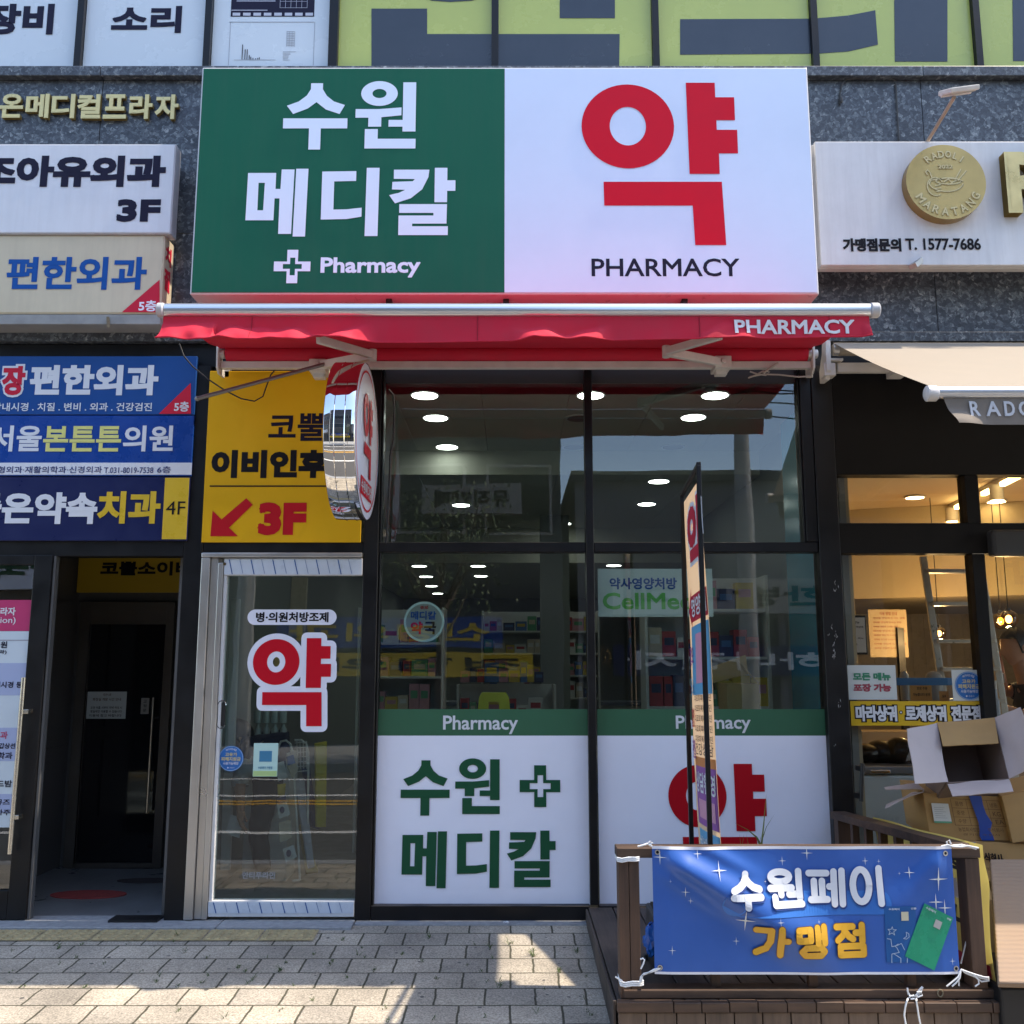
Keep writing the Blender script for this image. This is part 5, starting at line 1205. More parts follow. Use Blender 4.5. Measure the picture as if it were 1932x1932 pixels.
def stext(s, a0, b0, a1, b1, m, bold=.03, d=.005, outline=None):
    vs_, fs_, ed_, X0_, Y0_, X1_, Y1_ = text2d(s)
    def mm(v): return smap(a0+(v.x-X0_)/(X1_-X0_)*(a1-a0), b0+(v.y-Y0_)/(Y1_-Y0_)*(b1-b0))
    H_ = (b1-b0)*2
    if outline:
        mb = MB(); mb.mesh([st.P(*mm(v), d-.0016) for v in vs_], fs_); strips(mb, st, [(mm(vs_[a]), mm(vs_[b])) for a, b in ed_], (bold+.06)*H_, d-.0024); mb.build('letter_outline', outline, t)
    mb = MB(); mb.mesh([st.P(*mm(v), d+.0008) for v in vs_], fs_); strips(mb, st, [(mm(vs_[a]), mm(vs_[b])) for a, b in ed_], bold*H_, d); mb.build('lettering', m, t)
CRED = mat('stand_red_print', (.50, .02, .05), .5); CBL = mat('stand_sky_print', (.12, .38, .62), .5); CPU = mat('stand_purple_print', (.28, .08, .34), .5); CPK = mat('stand_pink_print', (.62, .30, .42), .5)
stext('약', .28, .80, .98, .965, CRED, .05, .006, PW)
sblock(.22, .705, .98, .765, CRED, 'red_band')
mb = MB(); mb.face([st.P(*smap(.04, .735), .0025), st.P(*smap(.24, .69), .0025), st.P(*smap(.24, .785), .0025)]); mb.build('red_arrow', CRED, t)
stext('영양제', .26, .715, .96, .757, PW, .03, .006)
sblock(.16, .54, .98, .695, CBL, 'blue_panel'); sblock(.40, .565, .78, .675, CPK, 'pink_shape', .0035)
for k in range(5): stext('피로회복비타민', .3, .525-k*.022, .95, .540-k*.022, mat('dark_brown_print', (.10, .05, .04), .6), .02, .005)
sblock(.18, .26, .98, .385, CPU, 'purple_panel'); stext('상담환영', .24, .33, .95, .372, PW, .03, .005); sblock(.3, .275, .9, .315, CPK, 'pink_patch', .0035)
sblock(.2, .17, .98, .25, CBL, 'blue_panel'); stext('처방조제', .26, .195, .95, .235, PW, .02, .005)
for k, (s_, m_) in enumerate((('관절', CPU), ('혈압', CRED), ('당뇨', CBL), ('탈모', CPU))): stext(s_, .06, .40+.07*k, .26, .44+.07*k, m_, .03, .005)
sblock(.16, .385, .98, .405, mat('stand_orange_print', (.62, .22, .04), .5), 'orange_band'); stext('건강상담', .28, .41, .95, .435, mat('dark_brown_print', (.10, .05, .04), .6), .02, .005)
stext('건강', .25, .09, .95, .15, mat('dark_brown_print', (.10, .05, .04), .6), .02, .005); sblock(.15, .01, .98, .06, CRED, 'red_band')
# ---------------------------------------------------------------- planter, reeds, blue bag behind the banner
t = thing('planter', 'black planter box behind the blue banner', 'planter', (.95, -1.0, DZ))
MB().box(.64, 1.30, -1.22, -.98, DZ+.004, .42).build('box', BLACK2, t, bevel=.01); MB().box(.66, 1.28, -1.20, -1.0, .421, .428).build('soil', mat('dark_soil', (.04, .03, .02), .95, bump=.4, bscale=60), t)
rg_ = random.Random(8); mb = MB()
LEAF = mat('reed_leaf', (.16, .20, .05), .55, var=.2, scale=12)
def blade(pts, w):
    for a, b, wa, wb in zip(pts[:-1], pts[1:], [w*(1-i/(len(pts)-1)) for i in range(len(pts)-1)], [w*(1-(i+1)/(len(pts)-1)) for i in range(len(pts)-1)]):
        a, b = Vector(a), Vector(b); s_ = (b-a).cross(Vector((0, 1, .3))).normalized()
        mb.face([a-s_*wa, a+s_*wa, b+s_*wb, b-s_*wb])
Yg = -1.08
blade([at(1437, 1640, Yg), at(1437, 1592, Yg), at(1441, 1555, Yg), at(1444, 1520, Yg), at(1446, 1497, Yg)], .006)
blade([at(1437, 1600, Yg), at(1428, 1580, Yg-.02), at(1410, 1565, Yg-.05), at(1385, 1552, Yg-.08)], .006)
blade([at(1432, 1640, Yg), at(1436, 1590, Yg), at(1446, 1560, Yg-.03), at(1462, 1535, Yg-.08)], .0036)
for x, dx in ((1395, 9), (1402, -7), (1425, 12), (1418, -10), (1432, 8)): blade([at(x, 1640, Yg), at(x+dx*.5, 1600, Yg), at(x+dx, 1572, Yg-.02)], .004)
tag(mb.build('reed_plant', LEAF), 'few thin green and yellow reed blades behind the blue banner', 'plant')
mb = MB(); mb.ell(at(1230, 1772, -1.28), .035, .05, .07, 18, 12)
for v in mb.v: v += Vector((rg_.uniform(-1, 1), rg_.uniform(-1, 1), rg_.uniform(-1, 1)))*.008
tag(mb.build('plastic_bag', mat('blue_plastic_film', (.01, .10, .42), .25), smooth=True), 'crumpled blue plastic bag behind the left end of the banner', 'bag')
# ---------------------------------------------------------------- cardboard
KR = mat('kraft_cardboard', (.44, .27, .105), .8, var=.10, scale=7, bump=.05, bscale=40); KI = mat('pale_cardboard_inside', (.50, .43, .41), .8, var=.06, scale=6, bump=.05, bscale=40); KD = mat('brown_print', (.13, .07, .03), .8)
from mathutils import noise
def plate(mb, q, th=.005, amp=.0, n_=8):
    a, b, c, d = [Vector(p) for p in q]; nn = (b-a).cross(d-a).normalized()
    if not amp:
        n = nn*th; mb.mesh([a, b, c, d, a+n, b+n, c+n, d+n], [(0, 1, 2, 3), (7, 6, 5, 4), (0, 4, 5, 1), (1, 5, 6, 2), (2, 6, 7, 3), (3, 7, 4, 0)]); return
    f = []; g = []
    for i in range(n_+1):
        for j in range(n_+1):
            u, v = i/n_, j/n_; p = a.lerp(b, u).lerp(d.lerp(c, u), v); w = noise.noise(p*9)*amp+noise.noise(p*31)*amp*.35
            p = p+nn*w; f.append(p); g.append(p+nn*th)
    k = n_+1; m = len(f); F_ = []
    for i in range(n_):
        for j in range(n_): q_ = (i*k+j, (i+1)*k+j, (i+1)*k+j+1, i*k+j+1); F_.append(q_); F_.append(tuple(m+x for x in q_[::-1]))
    for i in range(n_):
        for e in ((i*k, (i+1)*k), ((i+1)*k+n_, i*k+n_), (i+1, i), (n_*k+i, n_*k+i+1)): F_.append((e[1], e[0], m+e[0], m+e[1]))
    mb.mesh(f+g, F_)
def carton_body(q, up_, m, parent):
    """front quad (TL, TR, BR, BL) pushed back along up_, every wall slightly dented"""
    B_ = [p+up_ for p in q]; mb = MB()
    for w in ((q[0], q[3], q[2], q[1]), (B_[0], B_[1], B_[2], B_[3]), (q[0], q[1], B_[1], B_[0]), (q[1], q[2], B_[2], B_[1]), (q[2], q[3], B_[3], B_[2]), (q[3], q[0], B_[0], B_[3])): plate(mb, w, -.004, .0035)
    return mb.build('body', m, parent, smooth=True)
t = thing('cardboard_box', 'open empty cardboard box with spread flaps on top of the stack', 'box', at(1840, 1490, -.6))
A, Bq, Cq, Dq = at(1767, 1365, -.62), at(1875, 1356, -.62), at(1903, 1469, -.80), at(1787, 1476, -.80)
nb = (Bq-A).cross(Dq-A).normalized(); nb = nb if nb.y > 0 else -nb; dp_ = nb*.30
mb = MB()
for p, q in ((A, Bq), (Bq, Cq), (Cq, Dq), (Dq, A)):
    plate(mb, (p, q, q+dp_, p+dp_), .005)
plate(mb, (A+dp_, Bq+dp_, Cq+dp_, Dq+dp_), .005)
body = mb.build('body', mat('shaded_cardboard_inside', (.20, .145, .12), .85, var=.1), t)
def flap(name, q, m, parent): mb = MB(); plate(mb, q, .004, .008, 10); return mb.build(name, m, parent, smooth=True)
flap('flap', (A+Vector((-.002, -.004, 0)), at(1710, 1376, -.72), at(1726, 1479, -.90), Dq+Vector((-.002, -.004, 0))), KI, t)
flap('flap', (Bq+Vector((.002, -.004, 0)), Cq+Vector((.002, -.004, 0)), at(1964, 1440, -.92), at(1926, 1335, -.74)), KI, t)
flap('flap', (A+Vector((0, -.006, -.0)), at(1779, 1408, -.74), at(1884, 1402, -.74), Bq+Vector((0, -.006, 0))), KR, t)
flap('flap', (Dq+Vector((0, -.004, -.002)), Cq+Vector((0, -.004, -.002)), at(1912, 1491, -.97), at(1797, 1502, -.97)), KI, t)
t = thing('cardboard_box', 'brown cardboard box with a strip of blue tape and a white label', 'box', at(1830, 1585, -.65))
F = [at(1742, 1496, -.66), at(1885, 1503, -.66), at(1910, 1586, -.66), at(1755, 1583, -.66)]
up = Vector((0, .30, .03)); mb = MB()
carton_body(F, up, KR, t)
class Quad:
    def __init__(s, q): s.q = q; s.n = (q[3]-q[0]).cross(q[1]-q[0]).normalized(); s.n = s.n if s.n.y < 0 else -s.n
    def P(s, a, b, d=0.0):
        top = s.q[0].lerp(s.q[1], a); bot = s.q[3].lerp(s.q[2], a); return bot.lerp(top, b)+s.n*(d+.0075)
qp = Quad(F)
def qrect(mb, a0, b0, a1, b1, d): mb.face([qp.P(a0, b0, d), qp.P(a1, b0, d), qp.P(a1, b1, d), qp.P(a0, b1, d)])
mb = MB(); qrect(mb, .075, .38, .295, .79, .0015); lb = mb.build('label', mat('white_paper_label', (.66, .68, .68), .6), t)
mb = MB(); qrect(mb, .075, .36, .295, .40, .002); mb.build('green_edge', mat('label_green', (.12, .36, .22), .6), lb)
mb = MB()
for k in range(6): qrect(mb, .10, .47+k*.045, .10+.15*rd.uniform(.4, 1), .477+k*.045, .0025)
mb.build('print_line', mat('grey_print_line', (.3, .32, .34), .6), lb)
mb = MB()
for b in (.90, .70, .50, .32): qrect(mb, .33, b, .97, b+.008, .002)
for a in (.33, .53, .80, .965): qrect(mb, a, .32, a+.005, .908, .0024)
for s, a, b in (('품명', .38, .75), ('중량', .38, .55), ('수량', .38, .37), ('냉동', .83, .75), ('KG', .84, .55), ('EA', .85, .37)): add_text(mb, qp, s, (a, b, a+.10, b+.10), .002)
add_text(mb, qp, '농업회사법인', (.36, .19, .62, .28), .002); add_text(mb, qp, '주식회사', (.72, .19, .92, .28), .002); add_text(mb, qp, '경기도 수원시', (.40, .10, .85, .15), .002)
mb.build('print', KD, t)
mb = MB(); q_ = [(.585, 1.0), (.60, .8), (.615, .6), (.63, .4), (.62, .22), (.60, .1), (.62, .0)]
for (a0, b0), (a1, b1) in zip(q_[:-1], q_[1:]): mb.face([qp.P(a1, b1, .003), qp.P(a1+.15+.02*math.sin(b1*20), b1, .003), qp.P(a0+.15+.02*math.sin(b0*20), b0, .003), qp.P(a0, b0, .003)])
mb.build('tape', mat('blue_tape', (.012, .06, .34), .35), t)
flap('flap', (at(1744, 1490, -.67), at(1730, 1478, -.60), at(1668, 1486, -.62), at(1672, 1490, -.70)), KI, t)
flap('flap', (at(1742, 1494, -.67), at(1744, 1484, -.45), at(1672, 1520, -.62), at(1670, 1525, -.72)), KI, t)
t = thing('cardboard_box', 'tilted brown cardboard box at the right edge beside the taped box', 'box', at(1920, 1585, -.7))
F2 = [at(1890, 1502, -.70), at(1990, 1480, -.72), at(2000, 1580, -.72), at(1911, 1590, -.70)]; mb = MB(); up2 = Vector((.03, .28, .02))
carton_body(F2, up2, KR, t)
t = thing('cardboard_box', 'brown cardboard box reading 주식회사 at the bottom of the stack', 'box', at(1890, 1660, -.68))
F3 = [at(1800, 1586, -.68), at(1960, 1594, -.68), at(1975, 1690, -.68), at(1812, 1648, -.68)]; mb = MB(); up3 = Vector((.02, .34, .02))
carton_body(F3, up3, KR, t)
qp = Quad(F3); mb = MB(); add_text(mb, qp, '주식회사', (.24, .48, .54, .74), .002, .02); add_text(mb, qp, '경기도 수원시 영통구', (.20, .28, .48, .36), .002); add_text(mb, qp, '냉동', (.20, .17, .30, .25), .002); mb.build('print', INKB, t)
mb = MB(); mb.face([qp.P(.16, .42, .003), qp.P(.27, .42, .003), qp.P(.24, 1, .003), qp.P(.10, 1, .003)]); mb.build('tape', mat('blue_tape', (.012, .06, .34), .35), t)
t = thing('cardboard_sheet', 'large flattened cardboard carton leaning below the stacked boxes', 'cardboard', (2.6, -1.1, 0))
CORR = mat('ribbed_cardboard', (.29, .205, .14), .8, var=.08, scale=5); nt = CORR.node_tree
wv = nt.nodes.new('ShaderNodeTexWave'); wv.bands_direction = 'Z'; wv.inputs['Scale'].default_value = 26; wv.inputs['Distortion'].default_value = 1.5; bpn = nt.nodes.new('ShaderNodeBump'); bpn.inputs['Strength'].default_value = .35; bpn.inputs['Distance'].default_value = .004
tcn = nt.nodes.new('ShaderNodeTexCoord'); nt.links.new(tcn.outputs['Object'], wv.inputs[0]); nt.links.new(wv.outputs[0], bpn.inputs['Height']); nt.links.new(bpn.outputs[0], nt.nodes['Principled BSDF'].inputs['Normal'])
a, d = at(1866, 1630, -1.0), at(1882, 1864, -1.64); mb = MB(); plate(mb, (a, d, d+Vector((1.1, -.02, -.02)), a+Vector((1.1, 0, 0))), .03); mb.build('sheet', CORR, t, bevel=.006)
t = thing('carton', 'big brown carton standing under the stacked boxes behind the railing', 'box', (2.75, -.6, 0))
MB().box(2.24, 3.1, -.84, -.25, .02, at(1890, 1672, -.7).z-.03).build('body', KR, t, bevel=.005)
t = thing('crate', 'low black crate under the leaning cardboard carton', 'crate', (2.8, -1.5, 0))
MB().box(d.x+.03, d.x+1.1, -1.60, -1.1, -.02, d.z-.012).build('body', BLACK2, t, bevel=.01)
# ---------------------------------------------------------------- entrance of the building
t = thing('entrance_door', 'black framed glass entrance door with a pink and white directory poster', 'door', (-3.2, 0, .095))
xp = at(44, 1345).x; xd = at(80, 1345).x
zdt = at(60, 1048).z
MB().box(xp+.004, xd, -.02, .03, .10, zdt).box(-4.2, xp+.003, -.02, .03, .10, .26).box(-4.2, xp+.003, -.02, .03, zdt-.06, zdt).build('leaf_frame', BLACK, t, bevel=.004)
MB().box(-4.2, xp+.003, .002, .008, .262, zdt-.062).build('glass_pane', PG, t)
ha, hb = at(47, 1278, -.07), at(17, 1611, -.07); hx = (ha.x+hb.x)/2
MB().tube([(hx, -.07, ha.z), (hx, -.07, hb.z)], .014, 12).build('handle', mat('satin_steel', (.62, .58, .50), .25, .95), t, smooth=True)
for px, py in ((54, 1342), (36, 1540)):
    c = at(px, py, -.03); MB().box(hx-.005, c.x+.02, -.075, -.021, c.z-.012, c.z+.012).build('handle_bracket', mat('satin_steel', (.62, .58, .50), .25, .95), t, bevel=.002)
MB().box(xd+.003, xd+.016, -.005, .04, .10, zdt).build('seal_strip', mat('grey_rubber', (.10, .10, .10), .5), t)
# directory poster on the glass
t = thing('directory_poster', 'pink and white directory poster on the entrance door glass', 'poster', (-3.2, 0, .5)); Y = -.003; pl = FP(Y)
def prect(y0, y1, a=0): return (-4.15, at(30, y1, Y).z, xp+.002, at(30, y0, Y).z)
MB().slab(pl, prect(1191, 1561), 0, .001).build('sheet', mat('poster_white', (.56, .64, .70), .4), t); MB().slab(pl, prect(1132, 1190.5), 0, .001).build('pink_header', mat('poster_pink', (.48, .035, .14), .4), t)
LAV = mat('poster_lavender', (.36, .42, .62), .4)
for a, b in ((1251, 1312), (1373, 1436), (1498, 1534)): MB().slab(pl, prect(a, b), .001, .0018).build('lavender_band', LAV, t)
MB().slab(pl, prect(1207, 1209), .001, .0018).build('rule_line', mat('grey_print', (.3, .31, .36), .5), t)
def ptext(s, x0, y0, x1, y1, m, bold=.03): text('lettering', s, RR(x0, y0, x1, y1, Y), pl, m, t, .0026, bold)
ptext('메디컬프라자', -58, 1146, 30, 1161, PW); ptext('(information)', -72, 1164, 30, 1179, PW, .01)
PKT = mat('poster_pink_text', (.45, .04, .12), .5)
for s, x0, y0, x1, y1, m in (('좋은의원', -40, 1210, 14, 1223, INKN), ('(내과)', -18, 1226, 13, 1235, INKN), ('위장내시경 등', -36, 1286, 43, 1298, INKN), ('이비인후과', -56, 1380, 15, 1394, PKT), ('코, 목, 갑상선', -34, 1402, 29, 1413, INKN), ('재활의학과', -48, 1419, 24, 1432, INKN), ('드밤', -6, 1472, 23, 1485, INKN), ('뮤즈', -8, 1508, 19, 1519, INKN), ('아주', -8, 1527, 20, 1538, INKN)): ptext(s, x0, y0, x1, y1, m)
# inner door
YI = 1.44; pl = FP(YI)
t = thing('inner_door', 'dark inner glass door at the back of the entrance hall', 'door', (-2.5, 1.46, .09))
ro = RR(137, 1136, 318, 1650, YI); rg = RR(157, 1178, 302, 1628, YI)
BRZ = mat('bronze_frame', (.11, .095, .08), .4, .3, var=.15)
MB().box(ro[0], rg[0], YI-.02, YI+.03, .09, ro[3]).box(rg[2], ro[2], YI-.02, YI+.03, .09, ro[3]).box(rg[0], rg[2], YI-.02, YI+.03, rg[3], ro[3]).box(rg[0], rg[2], YI-.02, YI+.03, .09, rg[1]).build('leaf_frame', BRZ, t, bevel=.004)
MB().box(rg[0], rg[2], YI+.004, YI+.010, rg[1], rg[3]).build('glass_pane', mat('smoked_glass', (.010, .010, .012), .06), t)
ha, hb = at(290, 1316, YI-.06), at(276, 1534, YI-.06); hx = (ha.x+hb.x)/2
MB().tube([(hx, YI-.06, ha.z), (hx, YI-.06, hb.z)], .010, 10).tube([(hx, YI-.06, ha.z-.15), (hx, YI, ha.z-.15)], .008, 8).tube([(hx, YI-.06, hb.z+.15), (hx, YI, hb.z+.15)], .008, 8).build('handle', mat('satin_steel', (.62, .58, .50), .25, .95), t, smooth=True)
def paper(name, label, px, Y, lines, m, ink, cat='notice'):
    r = RR(*px, Y); t = thing(name, label, cat, ((r[0]+r[2])/2, Y, r[1])); p_ = FP(Y)
    MB().slab(p_, r, 0, .001).build('sheet', m, t)
    for s, a0, b0, a1, b1, k in lines: text('lettering', s, (r[0]+(r[2]-r[0])*a0, r[1]+(r[3]-r[1])*b0, r[0]+(r[2]-r[0])*a1, r[1]+(r[3]-r[1])*b1), p_, k or ink, t, .0016, .02)
    return t
BIN = mat('brown_ink', (.12, .06, .03), .6)
paper('notice', 'white notice headed 안내 on the dark inner door', (164, 1305, 238, 1356), YI-.001, [('안내', .40, .84, .60, .94, BIN), ('화장실 개방 시간 안내', .14, .66, .86, .77, BIN), ('오전 아홉 시부터 저녁 여섯 시', .1, .36, .9, .46, None), ('평일에만 이용할 수 있습니다', .1, .22, .9, .32, None), ('이용에 참고 바랍니다', .08, .07, .9, .17, None)], mat('notice_paper', (.50, .53, .50), .6), INKB)
paper('notice', 'narrow small notice beside the handle of the inner door', (266, 1317, 281, 1347), YI-.001, [('고', .3, .70, .7, .88, None), ('정', .3, .42, .7, .60, None), ('문', .3, .14, .7, .32, None)], mat('grey_notice_paper', (.28, .27, .24), .6), INKB)
r = RR(147, 1040, 420, 1118, YI-.03); t = thing('hall_sign', 'yellow sign reading 코뿔소이 in the dark entrance hall', 'sign', (-2.5, YI, r[1])); p_ = FP(YI-.03)
MB().slab(p_, r, -.02, 0).build('panel', mat('hall_sign_yellow', (.55, .36, .02), .4), t); text('lettering', '코뿔소이비인후과', RR(190, 1059, 470, 1086, YI-.03), p_, INKB, t, .002, .05)
mb = MB(); mb.tube([(at(317, 1400, YI-.1).x, YI-.1, .09), (at(317, 1400, YI-.1).x, YI-.1, 2.4)], .001, 4)
RM = mat('dark_red_mat', (.30, .045, .040), .95, var=.3, scale=30); mb = MB(); c = at(166, 1702, .62)
n = 40; P = [(c.x+.24*math.cos(2*math.pi*i/n), .62+.11*math.sin(2*math.pi*i/n)) for i in range(n)]; mb.prism(Plane((0, 0, 0), (1, 0, 0), (0, 1, 0)), P, .089, .096)
tag(mb.build('floor_mat', RM), 'oval dark red mat on the entrance hall floor', 'mat')
mb = MB(); P = [(c.x+.22+.2*math.cos(2*math.pi*i/n), 1.02+.07*math.sin(2*math.pi*i/n)) for i in range(n)]; mb.prism(Plane((0, 0, 0), (1, 0, 0), (0, 1, 0)), P, .089, .095)
tag(mb.build('floor_mat', mat('dark_grey_mat', (.05, .04, .04), .95)), 'dark oval mat behind the red one in the entrance hall', 'mat')
MB().box(-2.30, -2.02, -.06, .06, .0945, .106).build('door_mat', BLACK2).select_set(False); o = bpy.data.objects['door_mat']; tag(o, 'small black rubber mat on the entrance threshold', 'mat')
# ---------------------------------------------------------------- pharmacy ceiling lights
LITE = mat('downlight_glow', (.9, .92, .9), .5, emit=((1, .97, .90), 6)); RIM = mat('downlight_rim', (.5, .5, .5), .5); OFFL = mat('unlit_downlight', (.09, .09, .09), .5)
def cz(Y): return 3.299 if Y < 2 else (3.099 if Y < 5.2 else 2.699)
def ceil_pt(px, py):
    for z, ya, yb, lo, hi in ((3.299, -.6, 2.1, .30, 1.82), (3.099, 2.1, 5.3, 2.2, 5.0), (2.699, 4.9, 14, 5.45, 11.2)):
        el = PITCH+math.atan((966-py)/FPX); Y = (z-CAM_H)/math.tan(el)-CAM_D if el > 0 else 99
        if ya <= Y <= yb: return at(px, py, min(hi, max(lo, Y)))
    return None
def light(p, lit, src):
    if src is None:
        t = thing('downlight', 'round white downlight lit in the pharmacy ceiling' if lit else 'unlit round fitting in the pharmacy ceiling', 'ceiling light', p, 'lit pharmacy downlights' if lit else 'unlit pharmacy ceiling fittings')
        mb = MB(); mb.tube([p, p-Vector((0, 0, .008))], .098, 24); mb.build('rim', RIM, t, smooth=True)
        mb = MB(); mb.tube([p-Vector((0, 0, .0085)), p-Vector((0, 0, .011))], .084, 24); mb.build('diffuser', LITE if lit else OFFL, t, smooth=True)
        return t
    return copy_tree(src, p)
src = None
for px, py in ((802, 716), (822, 787), (843, 855), (870, 952), (1063, 987), (1114, 716), (1348, 716), (1308, 786), (1243, 907), (1220, 950), (791, 1067), (902, 1067), (804, 1087), (907, 1086), (814, 1105), (826, 1119), (1044, 1085), (1042, 1103), (1158, 1065)):
    p = ceil_pt(px, py)
    if p is None: continue
    p.z = cz(p.y)
    o = light(p, True, src); src = src or o
src = None
for px, py in ((1092, 788), (1083, 855), (966, 870), (1270, 850)):
    p = ceil_pt(px, py)
    if p is None: continue
    p.z = cz(p.y); o = light(p, False, src); src = src or o
# ---------------------------------------------------------------- pharmacy fittings
SHW = mat('white_shelf_board', (.55, .56, .54), .5, var=.06); goods = [mat('carton_'+n, c, .5, var=.12, scale=30) for n, c in (('white', (.55, .56, .55)), ('blue', (.06, .14, .34)), ('green', (.09, .28, .14)), ('red', (.38, .05, .06)), ('yellow', (.52, .38, .06)), ('cream', (.48, .42, .32)), ('navy', (.04, .05, .12)), ('pink', (.45, .22, .26)))]
rs_ = random.Random(21)
def shelf_unit(label, x0, x1, y0, y1, zs, ztop, facing, group=None):
    t = thing('shelf_unit', label, 'shelf', ((x0+x1)/2, (y0+y1)/2, .09))
    if facing == 'y': MB().box(x0, x1, y1-.02, y1, .09, ztop).box(x0, x0+.02, y0, y1-.021, .09, ztop).box(x1-.02, x1, y0, y1-.021, .09, ztop).build('carcass', SHW, t)
    else: MB().box(x1-.02, x1, y0, y1, .09, ztop).box(x0, x1-.021, y0, y0+.02, .09, ztop).box(x0, x1-.021, y1-.02, y1, .09, ztop).build('carcass', SHW, t)
    for z in zs: MB().box(x0+.022, x1-.022, y0+.022, y1-.022, z, z+.02).build('shelf', SHW, t)
    return t
GOODS = {}
def fill_shelf(label, grp, x0, x1, y0, y1, zs, hmax, facing, n_max):
    k = 0
    for z in zs:
        p = (x0 if facing == 'y' else y0)+.03
        lim = (x1 if facing == 'y' else y1)-.12
        while p < lim and k < n_max:
            w = rs_.choice((.06, .08, .10, .13)); h = rs_.uniform(.45, .95)*hmax; d = rs_.uniform(.08, .16); m = rs_.choice(goods)
            key = (w, round(h, 2), m.name, round(d, 2), facing)
            if facing == 'y': cx, cy = p+w/2, y0+.05+d/2
            else: cx, cy = x0+.05+d/2, p+w/2
            mb = MB(); a, b = (w/2, d/2) if facing == 'y' else (d/2, w/2)
            mb.box(cx-a, cx+a, cy-b, cy+b, z+.0205, z+.02+h)
            mb.cur = 1
            if facing == 'y': mb.box(cx-a*.7, cx+a*.7, cy-b-.001, cy-b-.0002, z+.02+h*.45, z+.02+h*.75)
            else: mb.box(cx-a-.001, cx-a-.0002, cy-b*.7, cy+b*.7, z+.02+h*.45, z+.02+h*.75)
            o = mb.build('medicine_box', [m, goods[(goods.index(m)+3) % 8]], bevel=.0); tag(o, label, 'product box', grp)
            p += w+rs_.uniform(.003, .012); k += 1
zs = [.35, .62, .89, 1.16, 1.43, 1.70]
shelf_unit('tall white shelf unit of small boxes seen through the pharmacy door', -1.25, -.55, 2.0, 2.35, zs, 2.0, 'y'); fill_shelf('small product box on the tall shelf behind the pharmacy door', 'boxes on the shelf behind the door', -1.25, -.55, 2.0, 2.35, zs, .22, 'y', 60)
shelf_unit('long low white shelf behind the left shop window', -.5, .4, 3.0, 3.35, [.5, .78, 1.06], 1.36, 'y'); fill_shelf('small product box on the long shelf behind the left window', 'boxes on the long shelf', -.5, .4, 3.0, 3.35, [.5, .78, 1.06, 1.361], .2, 'y', 44)
shelf_unit('tall dim shelf unit at the back of the pharmacy behind the left window', -.35, 1.0, 5.2, 5.5, [1.15, 1.4, 1.65, 1.9], 2.15, 'y'); fill_shelf('small product box on the dim back shelf of the pharmacy', 'boxes on the back shelf', -.35, 1.0, 5.2, 5.5, [1.15, 1.4, 1.65, 1.9], .2, 'y', 64)
shelf_unit('white shelf unit with curved brackets behind the right shop window', .98, 1.9, 1.3, 1.6, [.9, 1.22, 1.58, 1.93], 2.2, 'y'); fill_shelf('small product box on the shelf unit behind the right window', 'boxes behind the right window', .98, 1.9, 1.3, 1.6, [.9, 1.22, 1.58, 1.93], .24, 'y', 44)
t = thing('counter', 'pale counter at the back of the pharmacy', 'counter', (.2, 6, .09)); MB().box(-1.2, 1.6, 6.0, 6.5, .09, 1.05).build('body', SHW, t, bevel=.01); MB().box(-1.25, 1.65, 5.95, 6.55, 1.051, 1.09).build('top', mat('counter_top', (.12, .14, .18), .3), t)
# upright teal panel with a cyan edge at the right
t = thing('teal_panel', 'upright teal panel inside the right pharmacy window', 'panel', (1.95, .3, .09))
MB().box(1.93, 1.95, .16, .9, .09, 3.25).build('panel', mat('teal_panel_colour', (.03, .20, .28), .2), t); MB().box(1.90, 1.928, .155, .185, .09, 3.25).build('edge', mat('cyan_edge_colour', (.05, .42, .55), .2), t)
# hanging poster
t = thing('hanging_poster', 'white hanging poster reading 약사영양처방 inside the right window', 'poster', at(1220, 1073, .07)); p_ = FP(.07); r = RR(1128, 1073, 1345, 1164, .07)
MB().slab(p_, r, -.006, 0).build('panel', mat('poster_panel', (.66, .67, .63), .4), t, bevel=.002); text('lettering', '약사영양처방', RR(1150, 1090, 1277, 1112, .07), p_, BLUEI, t, .001, .035)
text('lettering', 'CellMed', RR(1137, 1118, 1306, 1150, .07), p_, mat('leaf_green_print', (.16, .50, .10), .4), t, .001, .035)
# round hanging sign
Yr = .062; c = at(800, 1173, Yr); rad = at(838, 1173, Yr).x-c.x; t = thing('round_sign', 'round white rimmed sign reading 메디칼 약국 behind the left window', 'sign', (c.x, Yr, c.z-rad)); p_ = FP(Yr)
mb = MB(); ring(mb, p_, (c.x, c.z), rad*.89, rad, .0, 56); mb.build('rim', mat('pale_rim', (.62, .74, .70), .3), t); mb = MB(); disc(mb, p_, (c.x, c.z), rad*.892, -.003, 56); mb.build('face', mat('silver_face', (.38, .39, .36), .35, .4), t)  # rim is a plain pale colour without emission
n = 48; mb = MB()
for i in range(n):
    a, b = 2*math.pi*i/n, 2*math.pi*(i+1)/n; mb.face([(c.x+rad*math.cos(a), Yr+.001, c.z+rad*math.sin(a)), (c.x+rad*math.cos(b), Yr+.001, c.z+rad*math.sin(b)), (c.x+rad*math.cos(b), Yr+.05, c.z+rad*math.sin(b)), (c.x+rad*math.cos(a), Yr+.05, c.z+rad*math.sin(a))])
mb.build('side', SHW, t)
